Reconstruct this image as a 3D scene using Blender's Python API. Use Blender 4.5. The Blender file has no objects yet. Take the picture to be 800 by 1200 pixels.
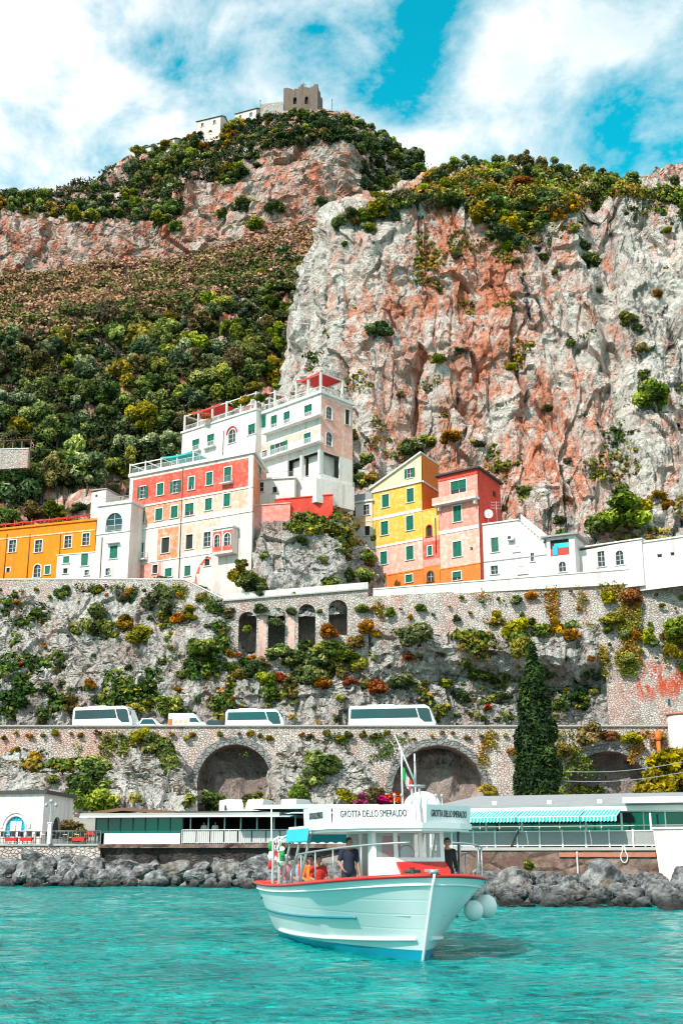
import bpy, bmesh, math, random
import numpy as np
from mathutils import Vector, Matrix, Quaternion

scn = bpy.context.scene
COL = scn.collection
R = math.radians
rnd = random.Random(11)
rng = np.random.default_rng(11)

# ------------------------------------------------------------------ camera numbers
F = 1400.0
AL = math.atan(400 / 1400)
CA, SA = math.cos(AL), math.sin(AL)
CAMZ = 2.4


def P(px, py, Y):
    dy = F * CA - (600 - py) * SA
    dz = F * SA + (600 - py) * CA
    return Vector(((px - 400) / dy * Y, Y, CAMZ + dz / dy * Y))


def tanel(py):
    return (F * SA + (600 - py) * CA) / (F * CA - (600 - py) * SA)


def Z(py, Y):
    return CAMZ + tanel(py) * Y


def proj(v):
    x, y, z = v[0], v[1], v[2] - CAMZ
    d = y * CA + z * SA
    return 400 + F * x / d, 600 - F * (-y * SA + z * CA) / d


def ppm(py, Y):                       # pixels per metre at that place
    z = tanel(py) * Y
    return F / (Y * CA + z * SA)


# ------------------------------------------------------------------ noise
def vnoise(p, seed=0):
    i = np.floor(p).astype(np.int64)
    f = p - i
    u = f * f * f * (f * (f * 6 - 15) + 10)

    def h(a, b, c):
        n = (i[:, 0] + a) * 374761393 + (i[:, 1] + b) * 668265263 + (i[:, 2] + c) * 1274126177 + seed * 974711
        n = (n ^ (n >> 13)) & 0xFFFFFFFF
        n = (n * 1274126177) & 0xFFFFFFFF
        n = n ^ (n >> 16)
        return (n & 0xFFFF) / 65535.0
    x, y, z = u[:, 0], u[:, 1], u[:, 2]
    c00 = h(0, 0, 0) * (1 - x) + h(1, 0, 0) * x
    c10 = h(0, 1, 0) * (1 - x) + h(1, 1, 0) * x
    c01 = h(0, 0, 1) * (1 - x) + h(1, 0, 1) * x
    c11 = h(0, 1, 1) * (1 - x) + h(1, 1, 1) * x
    return ((c00 * (1 - y) + c10 * y) * (1 - z) + (c01 * (1 - y) + c11 * y) * z) * 2 - 1


def fbm(p, octv=4, seed=0, gain=.5):
    a, s, t = 1.0, 0, 0
    for o in range(octv):
        s = s + a * vnoise(p * (2.03 ** o) + o * 17.3, seed + o)
        t += a
        a *= gain
    return s / t


def ridged(p, octv=4, seed=0, gain=.5):
    a, s, t = 1.0, 0, 0
    for o in range(octv):
        s = s + a * (1 - np.abs(vnoise(p * (2.07 ** o) + o * 11.7, seed + o)) * 2)
        t += a
        a *= gain
    return s / t


def facets(p, freq, seed=0, zs=.7):
    """broken rock: every cell is a plane with its own tilt and offset"""
    q = p * np.array([1, 1, zs]) * freq
    i = np.floor(q)
    best = np.full(len(q), 9e9)
    out = np.zeros(len(q))

    def rn(c, k):
        v = np.sin(c @ np.array([127.1, 311.7, 74.7]) + k * 37.7 + seed * 13.3) * 43758.5453
        return v - np.floor(v)
    for a in (-1, 0, 1):
        for b in (-1, 0, 1):
            for e in (-1, 0, 1):
                c = i + np.array([a, b, e])
                r = c + np.stack([rn(c, 1), rn(c, 2), rn(c, 3)], -1)
                dl = q - r
                d = (dl ** 2).sum(-1)
                t = np.stack([rn(c, 4) - .5, rn(c, 5) - .5, rn(c, 6) - .5], -1) * 2
                val = (t * dl).sum(-1) + (rn(c, 7) - .5) * .9
                m = d < best
                out = np.where(m, val, out)
                best = np.where(m, d, best)
    return out


# ------------------------------------------------------------------ object helpers
def tag(o, label=None, cat=None, group=None, kind=None):
    if label: o['label'] = label
    if cat: o['category'] = cat
    if group: o['group'] = group
    if kind: o['kind'] = kind
    return o


def empty(name, loc=(0, 0, 0), rz=0, label=None, cat=None, group=None):
    o = bpy.data.objects.new(name, None)
    COL.objects.link(o)
    o.location = loc
    o.rotation_euler = (0, 0, rz)
    o.empty_display_size = .3
    return tag(o, label, cat, group)


def link(name, me, parent=None):
    o = bpy.data.objects.new(name, me)
    COL.objects.link(o)
    if parent: o.parent = parent
    return o


def copy_tree(o, parent=None):
    c = o.copy()
    COL.objects.link(c)
    c.parent = parent
    for ch in list(o.children):
        copy_tree(ch, c)
    return c


def fast_mesh(name, V, Q, mats=(), smooth=False, attrs=None):
    """V (n,3), Q (m,4) quads"""
    me = bpy.data.meshes.new(name)
    V = np.ascontiguousarray(V, dtype=np.float32)
    Q = np.ascontiguousarray(Q, dtype=np.int32)
    k = Q.shape[1]
    me.vertices.add(len(V))
    me.vertices.foreach_set('co', V.ravel())
    me.loops.add(Q.size)
    me.loops.foreach_set('vertex_index', Q.ravel())
    me.polygons.add(len(Q))
    me.polygons.foreach_set('loop_start', np.arange(0, Q.size, k, dtype=np.int32))
    me.polygons.foreach_set('loop_total', np.full(len(Q), k, dtype=np.int32))
    me.polygons.foreach_set('use_smooth', np.full(len(Q), smooth, dtype=bool))
    me.update(calc_edges=True)
    for m in mats: me.materials.append(m)
    for an, av in (attrs or {}).items():
        a = me.attributes.new(an, 'FLOAT', 'POINT')
        a.data.foreach_set('value', np.ascontiguousarray(av, dtype=np.float32))
    return me


class MB:
    def __init__(s):
        s.v, s.f, s.m, s.s = [], [], [], []

    def add(s, vs, fs, mi=0, smooth=False):
        b = len(s.v)
        s.v += [tuple(v) for v in vs]
        for f in fs:
            s.f.append(tuple(b + i for i in f))
            s.m.append(mi)
            s.s.append(smooth)
        return s

    def quad(s, a, b, c, d, mi=0):
        return s.add([a, b, c, d], [(0, 1, 2, 3)], mi)

    def box(s, c, size, mi=0, M=None, taper=1.0, bev=0.0):
        hx, hy, hz = size[0] / 2, size[1] / 2, size[2] / 2
        if bev:
            bm = bmesh.new()
            bmesh.ops.create_cube(bm, size=1)
            for v in bm.verts:
                t = taper if v.co.z > 0 else 1
                v.co = Vector((v.co.x * size[0] * t, v.co.y * size[1] * t, v.co.z * size[2]))
            bmesh.ops.bevel(bm, geom=bm.edges[:], offset=bev, segments=2, affect='EDGES', profile=.6)
            vs = [v.co.copy() for v in bm.verts]
            fs = [[v.index for v in f.verts] for f in bm.faces]
            bm.free()
        else:
            vs = [Vector((sx * hx * (taper if sz > 0 else 1), sy * hy * (taper if sz > 0 else 1), sz * hz)) for sz in (-1, 1) for sy in (-1, 1) for sx in (-1, 1)]
            fs = [(0, 2, 3, 1), (4, 5, 7, 6), (0, 1, 5, 4), (2, 6, 7, 3), (0, 4, 6, 2), (1, 3, 7, 5)]
        c = Vector(c)
        vs = [(M @ v if M else v) + c for v in vs]
        return s.add(vs, fs, mi)

    def prism(s, poly, z0, z1, mi=0, mtop=None):
        """poly: xy list counter-clockwise; z0,z1 numbers or lists"""
        n = len(poly)
        a = [(p[0], p[1], z0[i] if isinstance(z0, (list, tuple)) else z0) for i, p in enumerate(poly)]
        b = [(p[0], p[1], z1[i] if isinstance(z1, (list, tuple)) else z1) for i, p in enumerate(poly)]
        s.add(a + b, [(i, (i + 1) % n, n + (i + 1) % n, n + i) for i in range(n)], mi)
        s.add(b, [tuple(range(n))], mi if mtop is None else mtop)
        s.add(a, [tuple(reversed(range(n)))], mi)
        return s

    def tube(s, pts, r, mi=0, n=8, caps=True):
        pts = [Vector(p) for p in pts]
        rs = r if isinstance(r, (list, tuple)) else [r] * len(pts)
        vs, fs = [], []
        prev = None
        for k, p in enumerate(pts):
            d = (pts[min(k + 1, len(pts) - 1)] - pts[max(k - 1, 0)])
            d = d.normalized() if d.length > 1e-9 else Vector((0, 0, 1))
            if prev is None:
                x = d.cross(Vector((0, 0, 1)))
                if x.length < 1e-3: x = d.cross(Vector((0, 1, 0)))
            else:
                x = prev - d * prev.dot(d)
            x.normalize()
            prev = x
            y = d.cross(x)
            for i in range(n):
                a = 2 * math.pi * i / n
                vs.append(p + (x * math.cos(a) + y * math.sin(a)) * rs[k])
        for k in range(len(pts) - 1):
            for i in range(n):
                j = (i + 1) % n
                fs.append((k * n + i, k * n + j, k * n + n + j, k * n + n + i))
        s.add(vs, fs, mi, True)
        if caps:
            s.add(vs[:n], [tuple(reversed(range(n)))], mi)
            s.add(vs[-n:], [tuple(range(n))], mi)
        return s

    def ball(s, c, r, mi=0, seg=12, rings=8, scale=(1, 1, 1), zmin=-1.0):
        vs, fs = [], []
        c = Vector(c)
        for i in range(rings + 1):
            t = math.pi * i / rings
            zz = max(math.cos(t), zmin)
            rr = math.sin(t)
            for j in range(seg):
                a = 2 * math.pi * j / seg
                vs.append(c + Vector((rr * math.cos(a) * scale[0], rr * math.sin(a) * scale[1], zz * scale[2])) * r)
        for i in range(rings):
            for j in range(seg):
                k = (j + 1) % seg
                fs.append((i * seg + j, i * seg + seg + j, i * seg + seg + k, i * seg + k))
        return s.add(vs, fs, mi, True)

    def build(s, name, mats, parent=None, M=None):
        me = bpy.data.meshes.new(name)
        me.from_pydata(s.v, [], s.f)
        if not isinstance(mats, (list, tuple)): mats = [mats]
        for m in mats: me.materials.append(m)
        me.polygons.foreach_set('material_index', s.m)
        me.polygons.foreach_set('use_smooth', s.s)
        bm = bmesh.new()
        bm.from_mesh(me)
        bmesh.ops.remove_doubles(bm, verts=bm.verts[:], dist=1e-5)
        bmesh.ops.recalc_face_normals(bm, faces=bm.faces[:])
        bm.to_mesh(me)
        bm.free()
        me.update()
        return link(name, me, parent)


# ------------------------------------------------------------------ labels of the many plants and rocks
NUM = 'zero one two three four five six seven eight nine ten eleven twelve thirteen fourteen fifteen sixteen seventeen eighteen nineteen twenty'.split()
ORD = 'zeroth first second third fourth fifth sixth seventh eighth ninth tenth eleventh twelfth thirteenth fourteenth fifteenth sixteenth seventeenth eighteenth nineteenth twentieth'.split()


def numw(n): return NUM[n] if n < len(NUM) else str(n)
def ordw(n): return ORD[n] if n < len(ORD) else str(n) + ('st' if n % 10 == 1 else 'nd' if n % 10 == 2 else 'rd' if n % 10 == 3 else 'th')


MANY = []          # (object, descriptor, landmark list, world point)


def label_many():
    buckets = {}
    for o, desc, marks, w in MANY:
        px, py = proj(w)
        best = min(marks, key=lambda m: (m[1] - px) ** 2 + (m[2] - py) ** 2)
        dx, dy = px - best[1], py - best[2]
        near = len(best) > 3 and best[3]
        if near: rel = near
        elif abs(dx) > abs(dy): rel = 'right of' if dx > 0 else 'left of'
        else: rel = 'below' if dy > 0 else 'above'
        buckets.setdefault(f'{desc} {rel} {best[0]}', []).append((px, o))
    for key, lst in buckets.items():
        lst.sort(key=lambda t: t[0])
        n = len(lst)
        for k, (_, o) in enumerate(lst):
            if n == 1: o['label'] = key
            elif n == 2: o['label'] = key + (', the left one of two' if k == 0 else ', the right one of two')
            elif k == 0: o['label'] = f'{key}, leftmost of {numw(n)}'
            elif k == n - 1: o['label'] = f'{key}, rightmost of {numw(n)}'
            else: o['label'] = f'{key}, {ordw(k + 1)} from left of {numw(n)}'
            if len(o['label'].split()) > 16: o['label'] = o['label'].rsplit(' of ', 1)[0]


# ------------------------------------------------------------------ material helpers
class MT:
    def __init__(s, name):
        s.m = bpy.data.materials.new(name)
        s.m.use_nodes = True
        s.nt = s.m.node_tree
        s.nt.nodes.clear()
        s.o = s.nt.nodes.new('ShaderNodeOutputMaterial')
        s._pos = s._tc = s._geo = None

    def n(s, t, **kw):
        nd = s.nt.nodes.new(t)
        for k, v in kw.items():
            if k.startswith('_'):
                setattr(nd, k[1:], v)
            else:
                key = int(k[1:]) if k[0] == 'i' and k[1:].isdigit() else k.replace('__', ' ')
                s.set(nd.inputs[key], v)
        return nd

    def set(s, sock, v):
        if isinstance(v, bpy.types.NodeSocket):
            s.nt.links.new(v, sock)
        elif isinstance(v, (tuple, list)) and len(v) == 3 and sock.type == 'RGBA':
            sock.default_value = (*v, 1)
        else:
            sock.default_value = v

    def geo(s, out='Position'):
        if s._geo is None: s._geo = s.n('ShaderNodeNewGeometry')
        return s._geo.outputs[out]

    def tc(s, out='Object'):
        if s._tc is None: s._tc = s.n('ShaderNodeTexCoord')
        return s._tc.outputs[out]

    def map(s, vec, scale=(1, 1, 1), loc=(0, 0, 0), rot=(0, 0, 0)):
        return s.n('ShaderNodeMapping', Vector=vec, Scale=scale, Location=loc, Rotation=rot).outputs[0]

    def noise(s, vec, scale=1, detail=6, rough=.6, dist=0, out='Fac'):
        return s.n('ShaderNodeTexNoise', Vector=vec, Scale=scale, Detail=detail, Roughness=rough, Distortion=dist).outputs[out]

    def vor(s, vec, scale=1, feature='F1', out='Distance', rand=1):
        return s.n('ShaderNodeTexVoronoi', _feature=feature, Vector=vec, Scale=scale, Randomness=rand).outputs[out]

    def ramp(s, fac, stops, interp='LINEAR'):
        nd = s.n('ShaderNodeValToRGB', Fac=fac)
        cr = nd.color_ramp
        cr.interpolation = interp
        while len(cr.elements) < len(stops): cr.elements.new(.5)
        for e, (p, c) in zip(cr.elements, stops):
            e.position = p
            e.color = (c, c, c, 1) if isinstance(c, (int, float)) else (*c, 1)
        return nd.outputs[0]

    def mix(s, fac, a, b, blend='MIX'):
        return s.n('ShaderNodeMixRGB', _blend_type=blend, Fac=fac, Color1=a, Color2=b).outputs[0]

    def math(s, op, a, b=0, clamp=False):
        nd = s.n('ShaderNodeMath', _operation=op, _use_clamp=clamp)
        s.set(nd.inputs[0], a)
        s.set(nd.inputs[1], b)
        return nd.outputs[0]

    def sep(s, vec):
        nd = s.n('ShaderNodeSeparateXYZ', Vector=vec)
        return nd.outputs

    def rangemask(s, v, a, b, soft):
        lo = s.n('ShaderNodeMapRange', _interpolation_type='SMOOTHSTEP', Value=v, i1=a - soft, i2=a + soft).outputs[0]
        hi = s.n('ShaderNodeMapRange', _interpolation_type='SMOOTHSTEP', Value=v, i1=b - soft, i2=b + soft, i3=1.0, i4=0.0).outputs[0]
        return s.math('MULTIPLY', lo, hi)

    def bump(s, h, strength=.5, dist=.1, normal=None):
        kw = dict(Height=h, Strength=strength, Distance=dist)
        if normal is not None: kw['Normal'] = normal
        return s.n('ShaderNodeBump', **kw).outputs[0]

    def bsdf(s, **kw):
        nd = s.n('ShaderNodeBsdfPrincipled', **kw)
        return nd

    def fin(s, shader):
        s.nt.links.new(shader.outputs[0] if hasattr(shader, 'outputs') else shader, s.o.inputs[0])
        return s.m
# ================================================================== MATERIALS
def m_simple(name, col, rough=.5, metal=0.0, var=.12, scale=3.0, bump=.0, spec=.5):
    t = MT(name)
    pos = t.tc()
    n = t.noise(pos, scale, 5, .6)
    c = t.mix(n, tuple(x * (1 - var) for x in col), tuple(min(1, x * (1 + var)) for x in col))
    kw = {}
    if bump: kw['Normal'] = t.bump(t.noise(pos, scale * 4, 4), bump, .03)
    return t.fin(t.bsdf(Base__Color=c, Roughness=rough, Metallic=metal, Specular__IOR__Level=spec, **kw))


def m_plaster(name, col, peel=(.72, .68, .62), amount=.35, dirt=.35, scale=.5):
    """painted render: sun-bleached patches, grey runs below sills, fine grain"""
    t = MT(name)
    pos = t.geo()
    a = t.noise(pos, scale, 6, .65, .4)
    b = t.noise(t.map(pos, (1.3, 1.3, .16)), .9, 5, .6)
    c = t.mix(t.ramp(a, [(.30, 0.0), (.62, amount)]), col, tuple(min(.9, x * .6 + y * .4) for x, y in zip(col, peel)))
    pm = t.ramp(t.noise(pos, scale * 2.6, 8, .72), [(.53 - .06 * amount, 0.0), (.61, amount)])
    c = t.mix(pm, c, peel)
    c = t.mix(t.ramp(b, [(.50, 0.0), (.66, dirt)]), c, tuple(x * .35 + .03 for x in col))
    sp = t.noise(t.map(pos, (1, 1, .5), (9, 2, 4)), 1.9, 7, .75)
    c = t.mix(t.ramp(sp, [(.57, 0.0), (.70, .55 * amount + .12)]), c, tuple(min(.9, q * .5 + .4 * w) for q, w in zip(col, peel)))
    c = t.mix(t.ramp(sp, [(.32, .5 * dirt + .1), (.42, 0.0)]), c, tuple(x * .5 + .03 for x in col))
    g = t.noise(pos, 9, 4, .6)
    c = t.mix(.2, c, t.ramp(g, [(.3, .25), (.7, .8)]), 'OVERLAY')
    return t.fin(t.bsdf(Base__Color=c, Roughness=.85, Specular__IOR__Level=.2, Normal=t.bump(t.noise(pos, 4, 6), .25, .06)))


def m_masonry(name, stones, mortar=(.42, .37, .33), scale=1.6, stain=None, green=.2, pale=.7):
    t = MT(name)
    pos = t.geo()
    wob = t.mix(.10, pos, t.noise(pos, 1.2, 3, out='Color'), 'ADD')
    mp = t.map(wob, (1, 1, 1.5))
    cell = t.vor(mp, scale, 'F1', 'Color')
    edge = t.vor(mp, scale, 'DISTANCE_TO_EDGE', 'Distance')
    sx = t.n('ShaderNodeSeparateColor', Color=cell).outputs
    c = t.ramp(sx[0], [(0, stones[0]), (.35, stones[1]), (.7, stones[2]), (1, stones[3])])
    c = t.mix(.5, c, t.ramp(t.noise(wob, 2.2, 7, .75), [(.32, tuple(q * .5 for q in stones[0])), (.45, stones[1]), (.55, stones[2]), (.66, stones[3])]))
    e = t.ramp(edge, [(.0, .45), (.06, 1.0)])
    c = t.mix(e, mortar, c)
    big = t.noise(pos, .22, 6, .65)
    c = t.mix(t.ramp(big, [(.32, .45), (.42, 0.0)]), c, (.09, .08, .075), 'MIX')
    c = t.mix(t.ramp(t.noise(pos, 1.1, 6, .75), [(.30, .7), (.40, 0.0)]), c, (.10, .085, .08))
    st = t.noise(t.map(pos, (1, 1, .12)), .8, 6, .65)
    c = t.mix(t.ramp(st, [(.62, 0.0), (.74, .55)]), c, (.06, .055, .05))
    c = t.mix(t.ramp(t.noise(pos, .6, 7, .7), [(.50, 0.0), (.62, pale)]), c, (.80, .72, .67))
    if green:
        c = t.mix(t.ramp(t.noise(t.map(pos, (1, 1, 1), (31, 7, 3)), .5, 7, .7), [(.58, 0.0), (.7, green)]), c, (.09, .10, .025))
    if stain:
        for (col, sc, lo, hi, amt, zr) in stain:
            k = t.ramp(t.noise(t.map(pos, (1, 1, .35), (13, 5, 1)), sc, 7, .65), [(lo, 0.0), (hi, amt)])
            if zr:
                x, y, z = t.sep(pos)
                k = t.math('MULTIPLY', k, t.rangemask(z, zr[0], zr[1], zr[2]))
                if len(zr) > 3: k = t.math('MULTIPLY', k, t.rangemask(x, zr[3], zr[4], 3.0))
            c = t.mix(k, c, col)
    h = t.math('ADD', t.ramp(edge, [(0, 0.0), (.14, 1.0)]), t.math('MULTIPLY', t.noise(pos, 5, 5), .6))
    return t.fin(t.bsdf(Base__Color=c, Roughness=.92, Specular__IOR__Level=.15, Normal=t.bump(h, .9, .18)))


def m_rock(name, light, mid, dark, fine=.8, red=None, red_amt=.8, red_x=None, red_z=None, veg=None, veg_lo=.45, veg_hi=.62, streak=1.0, bump=1.0, veg_noise=.25, red_at=.53):
    """limestone cliff: pale faces, grey weathering, painted crevice shade, black runs, rust-red stains, scrub on the ledges (by steepness)"""
    t = MT(name)
    pos = t.geo()
    x, y, z = t.sep(pos)
    wv = t.mix(1.0, pos, t.n('ShaderNodeVectorMath', _operation='SCALE', i0=t.noise(pos, .12, 3, out='Color'), Scale=7.0).outputs[0], 'ADD')
    a = t.noise(wv, .10, 7, .72)
    b = t.noise(t.map(wv, (1, 1, .55)), fine * .6, 6, .75)
    c = t.ramp(a, [(.24, dark), (.36, mid), (.46, light), (.62, tuple(min(.92, q * 1.25) for q in light))])
    c = t.mix(t.ramp(b, [(.32, .9), (.43, 0.0)]), c, tuple(q * .6 for q in dark))  # crevice shade painted dark where the bump is low
    c = t.mix(t.ramp(b, [(.53, 0.0), (.66, .8)]), c, tuple(min(.9, q * 1.3 + .06) for q in light))
    if red:
        k = t.noise(t.map(wv, (1, 1, .13), (3, 9, 2)), .17, 7, .70)
        k2 = t.noise(t.map(wv, (1, 1, .5), (5, 1, 7)), .55, 6, .75)
        k = t.math('ADD', t.math('MULTIPLY', k, .62), t.math('MULTIPLY', k2, .38))
        if red_x:
            bias = t.rangemask(x, red_x[0], red_x[1], red_x[2])
            k = t.math('ADD', k, t.math('MULTIPLY', t.math('SUBTRACT', bias, .6), .10))
        r0 = t.ramp(k, [(red_at - .10, 0.0), (red_at + .02, .32)])
        c = t.mix(r0, c, tuple(.55 * p + .45 * q for p, q in zip(light, red)))
        r1 = t.ramp(k, [(red_at - .01, 0.0), (red_at + .08, red_amt)])
        rc = t.mix(t.ramp(k2, [(.35, 0.0), (.65, 1.0)]), tuple(q * .8 for q in red), tuple(min(.9, q * 1.25 + .06) for q in red))
        c = t.mix(r1, c, rc)
        c = t.mix(t.ramp(b, [(.33, .85), (.43, 0.0)]), c, tuple(q * .7 for q in dark))
    if streak:
        s1 = t.noise(t.map(wv, (1, 1, .06), (7, 2, 0)), .42, 6, .68)
        c = t.mix(t.ramp(s1, [(.57, 0.0), (.68, .8 * streak)]), c, (.045, .045, .05))
        c = t.mix(t.ramp(s1, [(.34, .6 * streak), (.45, 0.0)]), c, (.72, .67, .62))
    if veg:
        nz = t.sep(t.geo('True Normal'))[2]
        k = t.math('ADD', nz, t.math('MULTIPLY', t.math('SUBTRACT', t.noise(pos, .16, 6, .7), .5), veg_noise * 4))
        km = t.ramp(k, [(veg_lo, 0.0), (veg_hi, 1.0)])
        vc = t.ramp(t.noise(pos, .35, 6, .75), [(.3, veg[0]), (.45, veg[1]), (.55, veg[2]), (.68, veg[3])])
        c = t.mix(km, c, vc)
    f = t.noise(t.map(wv, (1, 1, .6)), fine * 2.4, 5, .7)
    c = t.mix(t.ramp(f, [(.32, .8), (.42, 0.0)]), c, tuple(q * .7 for q in dark))  # finer crevice shade, painted the same way
    h = t.math('ADD', a, t.math('MULTIPLY', b, .6))
    h = t.math('ADD', h, t.math('MULTIPLY', f, .35))
    return t.fin(t.bsdf(Base__Color=c, Roughness=.95, Specular__IOR__Level=.1, Normal=t.bump(h, bump, 2.4)))


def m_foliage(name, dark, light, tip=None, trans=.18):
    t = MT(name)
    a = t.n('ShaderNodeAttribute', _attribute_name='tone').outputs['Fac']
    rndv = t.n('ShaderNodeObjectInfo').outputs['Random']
    c = t.ramp(a, [(0, dark), (.45, tuple((p + q) / 2 for p, q in zip(dark, light))), (.74, light), (1, tip or light)])  # dark end and tip put leaf shadows and highlights into the colour
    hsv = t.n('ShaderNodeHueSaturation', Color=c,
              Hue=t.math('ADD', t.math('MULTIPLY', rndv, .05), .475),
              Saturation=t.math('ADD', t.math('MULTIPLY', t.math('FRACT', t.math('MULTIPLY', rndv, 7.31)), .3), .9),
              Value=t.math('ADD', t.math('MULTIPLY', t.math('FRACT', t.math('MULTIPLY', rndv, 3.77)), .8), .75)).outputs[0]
    b = t.bsdf(Base__Color=hsv, Roughness=.6, Specular__IOR__Level=.25)
    tr = t.n('ShaderNodeBsdfTranslucent', Color=hsv)
    ms = t.n('ShaderNodeMixShader', Fac=trans)
    t.nt.links.new(b.outputs[0], ms.inputs[1])
    t.nt.links.new(tr.outputs[0], ms.inputs[2])
    return t.fin(ms)


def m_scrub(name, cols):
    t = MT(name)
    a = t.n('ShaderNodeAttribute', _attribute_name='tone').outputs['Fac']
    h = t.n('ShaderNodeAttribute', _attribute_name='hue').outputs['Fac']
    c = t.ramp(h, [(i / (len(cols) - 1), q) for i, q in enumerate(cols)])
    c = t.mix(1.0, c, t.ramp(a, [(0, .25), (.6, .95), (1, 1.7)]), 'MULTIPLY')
    return t.fin(t.bsdf(Base__Color=c, Roughness=.75, Specular__IOR__Level=.1))


def m_glass(name, col, rough=.06):
    t = MT(name)
    n = t.noise(t.geo(), .6, 3)
    c = t.mix(n, tuple(q * .5 for q in col), col)
    return t.fin(t.bsdf(Base__Color=c, Roughness=rough, Specular__IOR__Level=.6))


def m_water():
    t = MT('sea_water')
    pos = t.geo()
    big = t.noise(t.map(pos, (1, 1.6, 1)), .13, 4, .6)
    mid = t.noise(t.map(pos, (1, 1.7, 1)), 2.2, 6, .75, .6)
    c = t.mix(t.ramp(big, [(.35, 0.0), (.65, 1.0)]), (.0, .225, .225), (.0, .41, .38))
    c = t.mix(t.ramp(mid, [(.36, .9), (.50, 0.0)]), c, (.0, .09, .10))  # darker wave troughs painted into the colour
    c = t.mix(t.ramp(mid, [(.54, 0.0), (.70, .8)]), c, (.015, .52, .47))  # bright crest highlights painted into the colour
    n1 = t.noise(t.map(pos, (1, 1.8, 1)), 1.05, 5, .62, .8)
    n2 = t.noise(t.map(pos, (1, 1.6, 1), (4, 2, 0)), 3.6, 4, .62, .5)
    h = t.math('ADD', n1, t.math('MULTIPLY', n2, .5))
    return t.fin(t.bsdf(Base__Color=c, Roughness=.08, IOR=1.33, Specular__IOR__Level=.17, Normal=t.bump(h, 1.0, .5)))


MATS = {}


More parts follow.
